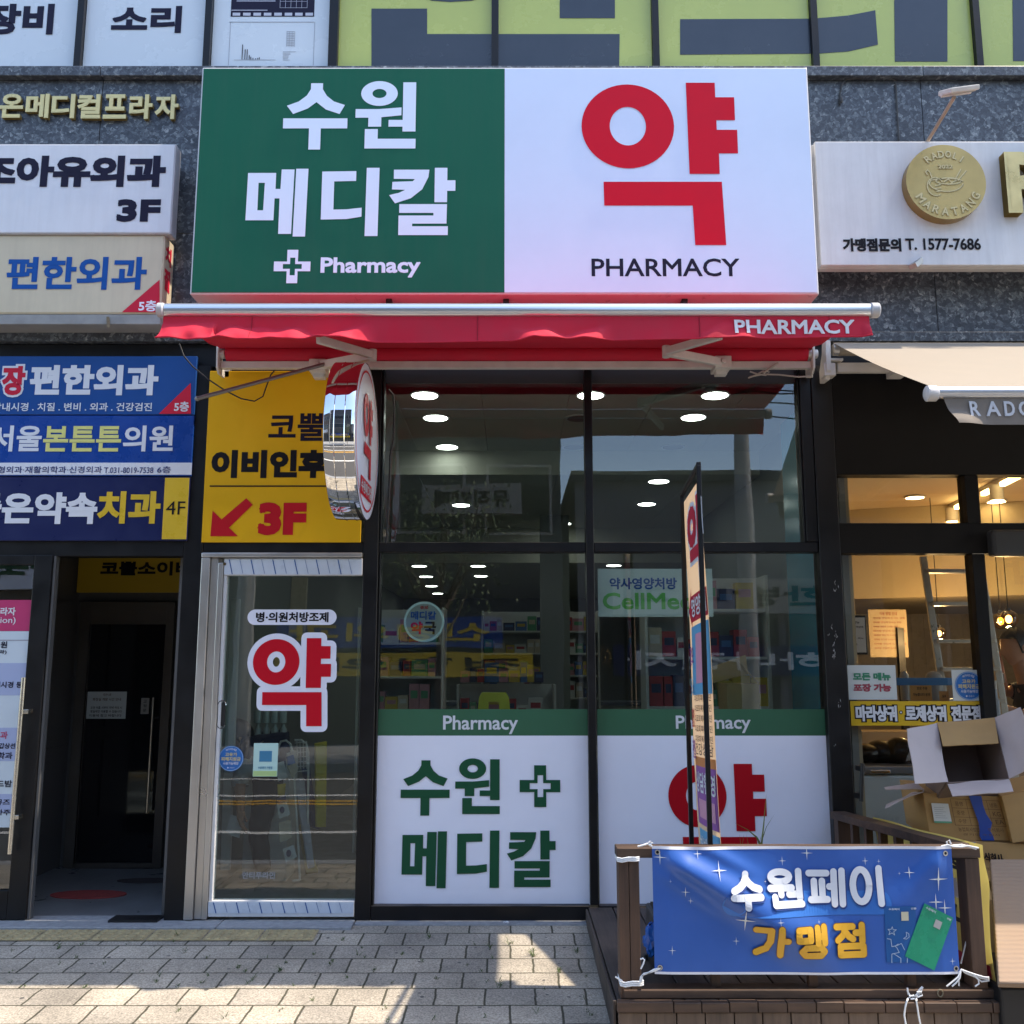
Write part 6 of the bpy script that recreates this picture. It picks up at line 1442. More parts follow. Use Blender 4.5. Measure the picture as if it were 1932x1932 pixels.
text('lettering', '메디칼', (c.x-rad*.66, c.z+rad*.10, c.x+rad*.60, c.z+rad*.52), p_, BLUEI, t, .001, .03); text('lettering', '약', (c.x-rad*.66, c.z-rad*.62, c.x-rad*.06, c.z+rad*.0), p_, REDL, t, .001, .04); text('lettering', '국', (c.x-.0, c.z-rad*.62, c.x+rad*.6, c.z+rad*.0), p_, INKB, t, .001, .04); text('lettering', '종로', (c.x-rad*.2, c.z+rad*.62, c.x+rad*.2, c.z+rad*.78), p_, RA, t, .001, .03)
# yellow floor sign
t = thing('floor_sign', 'yellow plastic A shaped floor sign behind the left window graphic', 'floor sign', (at(932, 1400, .5).x, .5, .09))
A0, A1, zt_ = at(901, 1325, .5).x, at(963, 1325, .5).x, at(930, 1306, .5).z; xm_ = (A0+A1)/2
mb = MB(); p_ = FP(.5)
mb.prism(p_, [(A0-.10, .11), (A0-.03, .11), (xm_-.035, zt_-.10), (xm_-.035, zt_-.06), (xm_+.035, zt_-.06), (xm_+.035, zt_-.10), (A1+.03, .11), (A1+.10, .11), (A1-.01, zt_-.03), (A1-.03, zt_), (A0+.03, zt_), (A0+.01, zt_-.03)][::1], 0, .02); mb.build('panel', mat('yellow_plastic', (.66, .56, .05), .4), t)
# carton inside the right window
t = thing('shop_carton', 'open brown carton standing inside the right pharmacy window', 'box', (1.35, .5, .9)); Yc = .42
a = at(1336, 1337, Yc); b = at(1431, 1235, Yc); MB().box(at(1372, 1337, Yc).x, at(1434, 1337, Yc).x, Yc, Yc+.25, .8, at(1400, 1290, Yc).z).build('body', KR, t, bevel=.003)
flap('flap', (at(1390, 1247, Yc-.02), at(1480-48, 1290, Yc-.01), at(1430, 1291, Yc+.1), at(1405, 1260, Yc+.1)), KR, t); flap('flap', (at(1338, 1260, Yc+.02), at(1407, 1235, Yc+.02), at(1412, 1272, Yc), at(1340, 1290, Yc)), KR, t)
MB().box(1.2, 1.75, .40, .75, .09, .80).build('window_stand', SHW); o = bpy.data.objects['window_stand']; tag(o, 'low white stand under the carton inside the right window', 'stand')
# wire display rack with hanging packs behind the door
t = thing('display_rack', 'white wire display rack of small packs behind the pharmacy door', 'rack', (-1.15, .7, .09)); Yd = .55
WIRE = mat('white_wire', (.58, .58, .55), .4); mb = MB()
def w_(P, r=.007): mb.tube([at(x, y, Yd+k) for x, y, k in P], r, 6)
w_([(566, 1660, 0), (561, 1560, 0), (556, 1480, 0), (552, 1420, 0), (548, 1404, 0), (540, 1397, 0), (530, 1399, 0), (525, 1410, 0), (524, 1425, 0)]); w_([(580, 1640, .12), (582, 1420, .12), (578, 1404, .12), (568, 1396, .12), (556, 1397, .12)]); w_([(566, 1660, 0), (552, 1662, 0)], .006)
mb.build('frame', WIRE, t, smooth=True); mb = MB()
for k in range(7): w_([(556, 1402+k*9, .06), (580, 1400+k*9, .1)], .003)
for k in range(4): w_([(560+k*6, 1398, .08), (561+k*6, 1450, .08)], .003)
mb.build('wire_grid', WIRE, t)
PKS = [((521, 1440), (534, 1436), (541, 1466), (524, 1474), 0, None), ((541, 1446), (549, 1432), (562, 1450), (552, 1470), 5, None), ((521, 1518), (540, 1513), (547, 1536), (526, 1545), 0, 1), ((532, 1602), (553, 1594), (560, 1616), (539, 1626), 0, 1), ((523, 1480), (538, 1478), (536, 1500), (524, 1502), 4, None), ((525, 1552), (548, 1546), (550, 1580), (527, 1590), 5, None), ((540, 1428), (552, 1424), (556, 1440), (543, 1444), 1, None), ((521, 1506), (538, 1502), (539, 1510), (522, 1516), 6, None)]
for a, b, c, d, m, lo in PKS:
    Yk = Yd-.03; mb = MB(); plate(mb, (at(*a, Yk), at(*d, Yk), at(*c, Yk+.03), at(*b, Yk+.03)), .012); o = mb.build('pack', goods[m], t)
    if lo:
        cx, cy = (a[0]+b[0]+c[0]+d[0])/4-1, (a[1]+b[1]+c[1]+d[1])/4; p_ = FP(Yk-.004); q = at(cx, cy, Yk-.004); mb = MB(); disc(mb, p_, (q.x, q.z), .016, .006, 20, .021); mb.build('oval_mark', goods[6], o)
# bags and paddles leaning beside the rack
def leaner(label, q, m, th=.03, cat='bag', name='shopping_bag'):
    mb = MB(); plate(mb, q, th); return tag(mb.build(name, m, bevel=.006), label, cat)
leaner('yellow bag hanging beside the wire rack behind the door', (at(592, 1402, .75), at(594, 1560, .75), at(612, 1560, .8), at(614, 1398, .8)), mat('yellow_bag', (.50, .40, .03), .5))
leaner('grey board leaning behind the wire rack', (at(553, 1470, .72), at(580, 1640, .6), at(592, 1636, .62), at(572, 1468, .76)), mat('grey_board', (.33, .34, .38), .5), .02, 'board', 'leaning_board')
leaner('navy bag hanging behind the grey board', (at(568, 1450, .8), at(584, 1560, .8), at(598, 1566, .82), at(580, 1446, .84)), goods[6])
leaner('straw broom bundle leaning low behind the door', (at(562, 1560, .78), at(576, 1650, .6), at(600, 1648, .62), at(570, 1556, .8)), mat('straw', (.34, .26, .09), .8, var=.3, scale=80), .03, 'broom', 'broom')
leaner('white post standing at the left behind the pharmacy door', (at(437, 1130, .9), at(418, 1640, .9), at(436, 1640, .9), at(455, 1130, .9)), SHW, .04, 'post', 'shelf_post')
leaner('cream upright panel behind the pharmacy door', (at(552, 1090, 1.2), at(545, 1200, 1.2), at(576, 1200, 1.2), at(582, 1090, 1.2)), goods[5], .03, 'board', 'upright_board')
zq_ = at(500, 1398, 1.05).z-.078; MB().box(at(470, 1400, 1.05).x, at(552, 1400, 1.05).x, 1.0, 1.25, .09, zq_).build('low_cabinet', SHW, bevel=.006); tag(bpy.data.objects['low_cabinet'], 'low pale cabinet under the bottle pack behind the pharmacy door', 'cabinet')
t = thing('drink_pack', 'shrink wrapped pack of clear bottles behind the pharmacy door', 'drinks', at(510, 1400, 1.0)); mb = MB()
for k in range(4):
    for j in range(2):
        c = at(486+k*16, 1398-j*34, 1.05); MB().tube([c, c+Vector((0, 0, .08)), c+Vector((0, 0, .10)), c+Vector((0, 0, .115))], [.026, .026, .012, .012], 12).build('bottle', mat('clear_bottle', (.40, .46, .45), .15), t, smooth=True)
# ---------------------------------------------------------------- people
SKIN = mat('skin', (.42, .24, .16), .5, var=.05); SKD = mat('hair_black', (.012, .010, .010), .45)
def skinned(name, joints, edges, m, parent=None, sub=2):
    me = bpy.data.meshes.new(name); off = Vector((0, 0, 0)); p = parent
    while p is not None: off += p.location; p = p.parent
    me.from_pydata([tuple(Vector(j[0])-off) for j in joints], edges, []); o = bpy.data.objects.new(name, me); COL.objects.link(o)
    md = o.modifiers.new('skin', 'SKIN'); md.use_smooth_shade = True
    for i, j in enumerate(joints):
        r = j[1] if isinstance(j[1], tuple) else (j[1], j[1]); me.skin_vertices[0].data[i].radius = r
    me.skin_vertices[0].data[0].use_root = True
    o.modifiers.new('s', 'SUBSURF').levels = sub; o.modifiers['s'].render_levels = sub
    dg = bpy.context.evaluated_depsgraph_get(); m2 = bpy.data.meshes.new_from_object(o.evaluated_get(dg)); o.modifiers.clear(); o.data = m2
    m2.materials.clear(); m2.materials.append(m)
    for f in m2.polygons: f.use_smooth = True; f.material_index = 0
    if parent is not None: o.parent = parent
    return o
def clothing(name, body, J, E, pick, th, m, parent):
    """a garment cut from the body's own surface: the faces nearest the picked bones, lifted off the skin"""
    off = Vector((0, 0, 0)); p = parent
    while p is not None: off += p.location; p = p.parent
    bm = bmesh.new(); bm.from_mesh(body.data); bm.normal_update()
    def near(v):
        q = v+off; best = (9, 0, 0)
        for k, (a, b) in enumerate(E):
            A, B_ = Vector(J[a][0]), Vector(J[b][0]); d = B_-A; t_ = max(0, min(1, (q-A).dot(d)/max(1e-9, d.length_squared)))
            r = J[a][1] if not isinstance(J[a][1], tuple) else J[a][1][0]; r2 = J[b][1] if not isinstance(J[b][1], tuple) else J[b][1][0]
            D_ = (q-A-d*t_).length/(r+(r2-r)*t_)
            if D_ < best[0]: best = (D_, k, t_)
        return best[1], best[2]
    bad = []
    for f in bm.faces:
        k, t_ = near(f.calc_center_median())
        if k not in pick or not (pick[k][0] <= t_ <= pick[k][1]): bad.append(f)
    for v in bm.verts: v.co += v.normal*th*(1+.25*math.sin(v.co.z*55+v.co.x*30))
    bmesh.ops.delete(bm, geom=bad, context='FACES')
    me = bpy.data.meshes.new(name); bm.to_mesh(me); bm.free(); me.materials.append(m)
    for f in me.polygons: f.use_smooth = True; f.material_index = 0
    o = bpy.data.objects.new(name, me); COL.objects.link(o); o.parent = parent; return o
def merge_head(o, c, fwd, s, mat_extra=None):
    """a head with brow, nose, chin and ears joined to a body mesh; c = centre, fwd = where the face looks"""
    off = Vector((0, 0, 0)); p = o.parent
    while p is not None: off += p.location; p = p.parent
    f = Vector(fwd).normalized(); side = f.cross(Vector((0, 0, 1))).normalized(); up = side.cross(f)
    bm = bmesh.new(); bm.from_mesh(o.data); b2 = bmesh.new(); bmesh.ops.create_uvsphere(b2, u_segments=32, v_segments=24, radius=1)
    for v in b2.verts:
        x, y, z = v.co.x, v.co.y, v.co.z           # x side, y forward, z up
        X, Y_, Z = x*.076, y*.094, z*.115
        if z < 0: X *= 1-.32*(-z); Y_ *= 1-.10*(-z)
        if y > 0:
            g = math.exp(-(x/.20)**2)
            Y_ += .024*g*math.exp(-((z+.20)/.16)**2)*(y > .4)          # nose
            Y_ += .007*g*math.exp(-((z+.50)/.07)**2)-.004*math.exp(-(x/.3)**2)*math.exp(-((z+.58)/.04)**2)  # lips
            Y_ += .012*math.exp(-(x/.35)**2)*math.exp(-((z+.82)/.14)**2)   # chin
            for sx in (-.42, .42): Y_ -= .009*math.exp(-((x-sx)/.16)**2)*math.exp(-((z-.02)/.10)**2)     # eye sockets
        for sx in (-1, 1):
            e = math.exp(-((x-sx)/.12)**2-((y+.05)/.16)**2-((z+.08)/.24)**2); X += sx*.022*e
        q = Vector(c)+(side*X+f*Y_+up*Z)*s-off; v.co = q
    me2 = bpy.data.meshes.new('h'); b2.to_mesh(me2); b2.free(); bm.from_mesh(me2)
    for fc in bm.faces: fc.smooth = True
    bm.to_mesh(o.data); bm.free()
def hair(parent, c, fwd, s):
    off = Vector((0, 0, 0)); p = parent
    while p is not None: off += p.location; p = p.parent
    f = Vector(fwd).normalized(); side = f.cross(Vector((0, 0, 1))).normalized(); up = side.cross(f); mb = MB(); rh = random.Random(2)
    n, m = 32, 16; vs = []
    for j in range(m+1):
        t_ = math.pi*.60*j/m
        for i in range(n):
            a = 2*math.pi*i/n; x, y, z = math.sin(t_)*math.cos(a), math.sin(t_)*math.sin(a), math.cos(t_)
            lim = 1.0
            if y > .25: z = max(z, .42+.12*(y-.25))                 # fringe line over the brow
            k = 1.07+.03*math.sin(a*9+j)
            vs.append(Vector(c)+(side*x*.078*k+f*(y*.096*k-.004)+up*(z*.118*k+.004))*s)
    mb.mesh(vs, [(j*n+i, (j+1)*n+i, (j+1)*n+(i+1) % n, j*n+(i+1) % n) for j in range(m) for i in range(n)]); return mb.build('hair', SKD, parent, smooth=True)
def hand(o_parent, wrist, d, palm_n, m, s=1.0, curl=.6):
    d = Vector(d).normalized(); nrm = Vector(palm_n); nrm = (nrm-d*nrm.dot(d)).normalized(); sd = d.cross(nrm); J = []; E = []
    def add(p, r): J.append((p, r)); return len(J)-1
    w = Vector(wrist); a = add(w, .024*s); b = add(w+d*.05*s, (.034*s, .017*s)); E.append((a, b))
    for k, (off, L) in enumerate(((-.028, .068), (-.010, .078), (.009, .074), (.026, .058))):
        base = w+d*.085*s+sd*off*s; i0 = add(base, .0105*s); E.append((b, i0)); p = base; dd = d
        for q in range(3):
            dd = (dd+nrm*curl*.5).normalized(); p = p+dd*L*s/3; i1 = add(p, (.0095-.001*q)*s); E.append((i0, i1)); i0 = i1
    tb = add(w+d*.03*s-sd*.036*s, .012*s); E.append((a, tb)); t2 = add(w+d*.062*s-sd*.05*s+nrm*.012*s, .0105*s); E.append((tb, t2)); t3 = add(w+d*.085*s-sd*.044*s+nrm*.026*s, .009*s); E.append((t2, t3))
    return J, E
# man at the restaurant counter, seen in profile at the right edge
YP_ = 1.0
hc = at(1916, 1222, YP_); t = thing('person', 'person in a black T-shirt seen in profile inside the restaurant', 'person', (hc.x+.03, YP_, .09))
fw = (-1, -.12, -.12); S_ = 1.12
chest = Vector((hc.x+.11, YP_+.02, hc.z-.42)); hipp = Vector((hc.x+.22, YP_+.05, hc.z-.88)); sh1 = chest+Vector((.02, -.19, .12)); sh2 = chest+Vector((.02, .19, .12))
el1 = at(1934, 1352, YP_-.24); wr1 = at(1882, 1332, YP_-.22); el2 = at(1893, 1305, YP_+.22); wr2 = at(1886, 1258, YP_+.16)
neck = hc+Vector((.035, 0, -.15*S_))
J = [(hipp, (.17, .12)), (hipp.lerp(chest, .5), (.155, .115)), (chest, (.18, .12)), (chest+Vector((-.02, 0, .17)), .075), (neck, .058), (hc+Vector((.015, 0, -.04)), .06), (sh1, .07), (sh1.lerp(el1, .5), .052), (el1, .043), (el1.lerp(wr1, .5), .038), (wr1, .027), (sh2, .07), (sh2.lerp(el2, .5), .05), (el2, .042), (el2.lerp(wr2, .5), .036), (wr2, .027),
     (hipp+Vector((0, -.10, -.08)), .09), (hipp+Vector((-.02, -.10, -.48)), .065), (Vector((hipp.x, YP_-.05, .16)), .045), (hipp+Vector((0, .10, -.08)), .09), (hipp+Vector((-.02, .10, -.48)), .065), (Vector((hipp.x, YP_+.15, .16)), .045)]
E = [(0, 1), (1, 2), (2, 3), (3, 4), (4, 5), (2, 6), (6, 7), (7, 8), (8, 9), (9, 10), (2, 11), (11, 12), (12, 13), (13, 14), (14, 15), (0, 16), (16, 17), (17, 18), (0, 19), (19, 20), (20, 21)]
for wr, el, ix, pn in ((wr1, el1, 10, (0, 0, 1)), (wr2, el2, 15, (-.6, -.2, .4))):
    j2, e2 = hand(t, wr, wr-el, pn, SKIN, 1.0, .5); k = len(J)-1; J += j2[1:]; E += [(ix if a == 0 else a+k, b+k) for a, b in e2]
body = skinned('body', J, E, SKIN, t); body0 = body.copy(); body0.data = body.data.copy(); merge_head(body, hc, fw, S_); hair(t, hc, fw, S_)
ALL = (0, 1)
clothing('shirt', body0, J, E, {0: ALL, 1: ALL, 2: (0, .75), 5: ALL, 6: ALL, 7: (0, .15), 10: ALL, 11: ALL, 12: (0, .15)}, .014, mat('black_cotton', (.012, .012, .014), .9, var=.2), t)
clothing('trousers', body0, J, E, {15: ALL, 16: ALL, 17: ALL, 18: ALL, 19: ALL, 20: ALL}, .012, mat('dark_trousers', (.02, .02, .025), .9), t)
bpy.data.objects.remove(body0)
for dy in (-.05, .15): MB().ell((hipp.x-.05, YP_+dy, .13), .12, .045, .045, 16, 10).build('shoe', BLACK2, t, smooth=True)
c = at(1888, 1279, YP_+.09); o = MB().box(c.x-.022, c.x+.022, c.y-.02, c.y-.01, c.z-.035, c.z+.035).build('phone', mat('phone_white', (.55, .54, .50), .3), bevel=.004); tag(o, 'small pale object held in front of the person in the restaurant', 'phone')
# customer bending behind the pharmacy door
YQ = 1.05; t = thing('person', 'person in navy clothes bending forward behind the pharmacy door', 'person', (at(495, 1600, YQ).x, YQ, .09))
NAVY = mat('navy_cotton', (.014, .018, .05), .9, var=.15); GREYC = mat('grey_sleeve', (.28, .30, .31), .9, var=.15)
bk = at(506, 1372, YQ); hp = at(512, 1455, YQ); nk = at(470, 1405, YQ-.05); shA = at(468, 1425, YQ-.17); elA = at(452, 1480, YQ-.25); wrA = at(454, 1525, YQ-.28); hd = at(452, 1392, YQ-.02)
J = [(hp, (.14, .16)), (hp.lerp(bk, .6)+Vector((0, .02, .02)), (.13, .15)), (bk.lerp(nk, .4), (.12, .15)), (nk, .07), (hd, .07), (shA, .065), (shA.lerp(elA, .5), .05), (elA, .042), (wrA, .027), (hp+Vector((0, -.09, -.1)), .085), (hp+Vector((-.05, -.10, -.40)), .06), (Vector((hp.x, YQ-.10, .16)), .042), (hp+Vector((0, .09, -.1)), .085), (hp+Vector((.02, .10, -.40)), .06), (Vector((hp.x+.06, YQ+.10, .16)), .042)]
E = [(0, 1), (1, 2), (2, 3), (3, 4), (2, 5), (5, 6), (6, 7), (7, 8), (0, 9), (9, 10), (10, 11), (0, 12), (12, 13), (13, 14)]
j2, e2 = hand(t, wrA, wrA-elA, (1, 0, 0), SKIN, 1.05, .5); k = len(J)-1; J += j2[1:]; E += [(8 if a == 0 else a+k, b+k) for a, b in e2]
body = skinned('body', J, E, SKIN, t); body0 = body.copy(); body0.data = body.data.copy(); merge_head(body, hd, (-.9, -.3, -.55), 1.0); hair(t, hd, (-.9, -.3, -.55), 1.03)
clothing('shirt', body0, J, E, {0: ALL, 1: ALL, 2: (0, .7), 4: ALL, 5: (0, .3)}, .014, NAVY, t)
clothing('sleeve', body0, J, E, {5: (.3, 1), 6: ALL}, .016, GREYC, t)
clothing('trousers', body0, J, E, {8: ALL, 9: ALL, 10: ALL, 11: ALL, 12: ALL, 13: ALL}, .012, mat('dark_grey_trousers', (.05, .052, .056), .9), t)
bpy.data.objects.remove(body0)
for dx, dy in ((0, -.10), (.06, .10)): MB().ell((hp.x+dx-.05, YQ+dy, .13), .12, .045, .045, 16, 10).build('shoe', mat('grey_shoe', (.3, .3, .3), .7), t, smooth=True)
mb = MB(); q = wrA+Vector((-.02, -.01, -.09)); plate(mb, (q+Vector((-.04, 0, .05)), q+Vector((-.07, 0, -.07)), q+Vector((.02, .01, -.10)), q+Vector((.05, .01, .03))), .002); tag(mb.build('paper_slip', mat('white_paper', (.6, .62, .66), .7)), 'folded white paper held by the bending person', 'paper')
# ---------------------------------------------------------------- restaurant fittings
WARM = mat('warm_glow', (1, .8, .5), .5, emit=((1, .70, .32), 8)); WARM2 = mat('warm_tube_glow', (1, .8, .4), .5, emit=((1, .68, .26), 7))
src = None
for px, py in ((1726, 937), (1665, 972), (1790, 965), (1880, 945)):
    v = (966-py)/FPX; el = PITCH+math.atan(v); Y = (2.915-CAM_H)/math.tan(el)-CAM_D; p = at(px, py, Y)
    if src is None:
        src = thing('ceiling_spot', 'small round warm spotlight in the restaurant ceiling', 'ceiling light', p, 'restaurant ceiling spots'); MB().tube([p, p-Vector((0, 0, .01))], .085, 20).build('rim', RIM, src, smooth=True); MB().tube([p-Vector((0, 0, .0105)), p-Vector((0, 0, .013))], .07, 20).build('diffuser', WARM, src, smooth=True)
    else: copy_tree(src, p)
t = thing('track_light', 'warm linear track light with spot heads on the restaurant ceiling', 'ceiling light', (3.4, 1.6, 2.9))
def cpt(px, py, z=2.87):
    v = (966-py)/FPX; el = PITCH+math.atan(v); Y = (z-CAM_H)/math.tan(el)-CAM_D; return at(px, py, Y)
a, b = cpt(1735, 993), cpt(1926, 896); MB().bar(a+Vector((0, 0, .03)), b+Vector((0, 0, .03)), .04, .03).build('rail', WHITEMET, t)
for q0, q1 in ((.02, .33), (.44, .60), (.70, .76), (.86, 1.0)): MB().bar(a.lerp(b, q0), a.lerp(b, q1), .035, .03).build('tube', WARM2, t)
for q in (.385, .81):
    p = a.lerp(b, q); MB().tube([p+Vector((.0, 0, .02)), p+Vector((0, 0, -.10))], .05, 16).build('spot_head', WHITEMET, t, smooth=True); MB().tube([p+Vector((0, 0, -.101)), p+Vector((0, 0, -.106))], .044, 16).build('spot_lens', WARM, t)
BULB = mat('amber_bulb', (1, .7, .3), .3, emit=((1, .62, .22), 5)); AMB = glass('amber_globe_glass', (.95, .72, .40), 2.5)
for k, (px, py, rp, Y, zc, lab) in enumerate(((1772, 1195, 12.5, 2.1, 2.92, 'small amber glass pendant lamp seen through the ladder'), (1903, 1168, 17, 1.7, 2.92, 'amber glass pendant lamp above the person in the restaurant'), (1888, 1172, 16, 2.3, 2.92, 'amber pendant lamp behind the larger one in the restaurant'))):
    c = at(px, py, Y); rad = at(px+rp, py, Y).x-c.x; t = thing('pendant_lamp', lab, 'pendant lamp', c)
    MB().ell(c, rad, rad, rad, 24, 16).build('globe', AMB, t, smooth=True); MB().ell(c, rad*.35, rad*.35, rad*.45, 14, 10).build('bulb', BULB, t, smooth=True)
    MB().tube([c+Vector((0, 0, rad*.9)), c+Vector((0, 0, rad*1.25))], rad*.3, 12).build('cap', BLACK2, t, smooth=True); MB().tube([c+Vector((0, 0, rad*1.2)), (c.x, c.y, zc)], .004, 6).build('cord', BLACK2, t)
    if k < 2:
        l = bpy.data.lights.new('pendant_bulb', 'POINT'); l.energy = 7; l.color = (1, .66, .30); l.shadow_soft_size = .04; lo = bpy.data.objects.new('pendant_bulb', l); COL.objects.link(lo); lo.location = (0, 0, -rad*1.3); lo.parent = t
# ladder
t = thing('ladder', 'aluminium step ladder standing just inside the restaurant window', 'ladder', (2.75, .7, .09)); YL = .62
LT = at(1742, 1064, YL); LB = at(1768, 1320, YL); LBz = LB+(LB-LT)*1.1
x2 = at(1846, 1150, YL).x-LT.x+.03
ALU = mat('ladder_aluminium', (.55, .52, .45), .35, .7, var=.1)
for dx in (0, x2): MB().bar(LT+Vector((dx, 0, .05)), Vector((LBz.x+dx, YL-.25, .09)), .045, .022, (0, 1, 0)).build('rail', ALU, t, bevel=.003)
for py in (1078, 1140, 1210, 1262, 1320):
    p = at(1750, py, YL); q = (LT.z-p.z)/(LT.z-.09); xx = LT.x+(LBz.x-LT.x)*q; MB().box(xx, xx+x2, YL-.25*q-.05, YL-.25*q+.03, p.z-.014, p.z+.012).build('tread', ALU, t, bevel=.003)
mbd = paper('menu_board', 'white framed menu sheet on the left restaurant wall', (1592, 1165, 1633, 1231), .5, [('추천메뉴', .1, .82, .75, .9, None), ('마라탕 마라샹궈', .1, .70, .9, .76, None), ('꿔바로우', .1, .48, .55, .55, None), ('세트 메뉴', .3, .38, .9, .43, None), ('주류 음료', .12, .2, .6, .26, None)], mat('menu_white', (.62, .64, .66), .5), INKB, 'menu')
r = RR(1589, 1161, 1636, 1235, .51); MB().slab(FP(.515), r, -.01, 0).build('frame', BLACK2, mbd, bevel=.003)
paper('wall_poster', 'tan poster of red text lines on the restaurant wall', (1640, 1150, 1712, 1240), 2.58, [('이용 방법 안내', .3, .88, .75, .95, None)]+[('마라탕 맛있게 드시는 방법', .12, .80-.09*k, .95-.1*(k % 3), .84-.09*k, None) for k in range(8)], mat('tan_poster', (.42, .33, .20), .6), mat('red_brown_ink', (.28, .07, .04), .6), 'poster')
t = thing('door_frame', 'dark door frame in the back of the restaurant', 'door frame', (3.2, 2.58, .09)); r = RR(1700, 1185, 1712, 1460, 2.57); MB().box(r[0], r[2], 2.55, 2.60, .09, r[3]).build('post', BLACK2, t)
MB().box(2.25, 4.2, 2.2, 2.45, .09, 1.0).build('serving_counter', mat('counter_panel', (.25, .19, .12), .5)); o = bpy.data.objects['serving_counter']; tag(o, 'dark serving counter inside the restaurant', 'counter')
# freezer and things on it behind the left restaurant window
t = thing('chest_freezer', 'white chest freezer behind the left restaurant window', 'freezer', (2.6, .5, .09)); f0, f1 = at(1612, 1520, .2).x, at(1800, 1520, .2).x; zf = at(1660, 1452, .2).z
FRZ = mat('freezer_white', (.56, .62, .62), .35, var=.03)
MB().box(f0, f1, .2, .75, .12, zf-.03).build('body', FRZ, t, bevel=.02); MB().box(f0-.01, f1+.01, .19, .76, zf-.028, zf+.02).build('lid', mat('freezer_grey_lid', (.18, .19, .20), .35), t, bevel=.01); MB().box(f0+.1, f0+.22, .17, .19, zf-.02, zf).build('handle', CHROME, t, bevel=.004)
mb = MB()
for k in range(5): mb.ell((f0+.15+k*.11, .4+.03*(k % 2), zf+.08), .10, .09, .06+.02*(k % 3), 16, 10)
tag(mb.build('black_bag', mat('black_plastic', (.01, .01, .011), .25), smooth=True), 'crumpled black bags lying on the white freezer', 'bag')
mb = MB(); c = at(1640, 1430, .45)
mb.ell(c+Vector((-.1, 0, .05)), .07, .05, .05, 14, 8); tag(mb.build('foam_tray', mat('pale_green_foam', (.34, .42, .40), .6), smooth=True), 'pale plastic container on the freezer by the window frame', 'container')
# blue rail and paper tags behind the stickers
MB().box(at(1692, 1286, .25).x, at(1800, 1286, .25).x, .25, .28, at(1700, 1293, .25).z, at(1700, 1279, .25).z).build('blue_strip', mat('blue_plastic_strip', (.06, .22, .48), .4)); tag(bpy.data.objects['blue_strip'], 'bright blue plastic strip behind the restaurant window', 'strip')
paper('price_tag', 'larger orange paper tag behind the restaurant window', (1718, 1293, 1758, 1322), .16, [('포장 주문', .3, .7, .8, .9, None), ('가능합니다 문의', .1, .3, .9, .5, None)], mat('orange_paper', (.52, .28, .07), .6), INKB, 'paper tag')
paper('price_tag', 'smaller orange paper tag beside the larger one', (1772, 1304, 1790, 1324), .16, [('음료', .3, .4, .7, .65, None)], mat('orange_paper', (.52, .28, .07), .6), INKB, 'paper tag')
for k, (px, w) in enumerate(((1706, 17), (1762, 30))):
    c = at(px, 1279, .5); t = thing('rice_cooker', 'rounded grey appliance lid at the %s of the blue strip' % ('left' if k == 0 else 'middle'), 'appliance', c); rr_ = at(px+w/2, 1279, .5).x-c.x
    MB().ell(c, rr_, rr_, .045, 20, 12).build('lid', mat('grey_enamel', (.32, .33, .33), .3), t, smooth=True); MB().tube([c-Vector((0, 0, .14)), c-Vector((0, 0, .0))], rr_*.98, 20).build('body', mat('grey_enamel', (.32, .33, .33), .3), t, smooth=True)
t = thing('plastic_bottle', 'slim pale bottle standing behind the restaurant door glass', 'bottle', at(1882, 1370, .3)); a = at(1884, 1372, .3); b = at(1876, 1300, .3); MB().tube([a, a.lerp(b, .7), a.lerp(b, .74), b], [.022, .022, .016, .016], 14).build('body', mat('bottle_blue_grey', (.36, .42, .48), .3), t, smooth=True); MB().tube([b, b+(b-a)*.22], .018, 14).build('cap', SHW, t, smooth=True)
# stickers on the restaurant glass
Y = .046; p_ = FP(Y)
def gl(name, label, cat, px):
    r = RR(*px, Y); return thing(name, label, cat, ((r[0]+r[2])/2, Y, r[1])), r
t, r = gl('window_sticker', 'white window sign with green and red words 모든 메뉴 포장 가능', 'sign', (1600, 1255, 1691, 1320)); MB().slab(p_, r, 0, .001).build('sheet', mat('sticker_white', (.58, .62, .60), .4), t)
text('lettering', '모든 메뉴', RR(1609, 1269, 1680, 1284, Y), p_, mat('sign_green', (.04, .24, .13), .5), t, .0025, .06); text('lettering', '포장 가능', RR(1610, 1290, 1681, 1305, Y), p_, mat('sign_maroon', (.34, .05, .08), .5), t, .0025, .06)
t, r = gl('window_sticker', 'white square behind the round blue sticker on the restaurant glass', 'sticker', (1797, 1264, 1857, 1322)); MB().slab(p_, r, -.002, -.001).build('sheet', mat('sticker_white', (.58, .62, .60), .4), t)
round_sticker('round blue sticker on the restaurant window above the yellow strip', 1828, 1294, 26.5, Y)
t, r = gl('window_sticker', 'yellow window strip reading 마라샹궈 로제샹궈 전문점', 'sign', (1605, 1323, 1859, 1369)); MB().slab(p_, r, .0, .0012).build('sheet', mat('strip_yellow', (.66, .42, .015), .35), t)
for s, a, b in (('마라샹궈', 1614, 1692), ('로제샹궈', 1708, 1785), ('전문점', 1794, 1851)):
    rr_ = RR(a, 1331, b, 1361, Y); mb = MB(); add_text(mb, p_, s, (rr_[0]-.006, rr_[1]-.006, rr_[2]+.006, rr_[3]+.006), .0016, .13); mb.build('letter_outline', INKB, t); text('lettering', s, rr_, p_, PW, t, .0032, .045)
mb = MB(); q = at(1699.5, 1344, Y); disc(mb, p_, (q.x, q.z), .011, .002, 18); mb.build('dot_outline', INKB, t); mb = MB(); disc(mb, p_, (q.x, q.z), .006, .003, 14); mb.build('dot', PW, t)
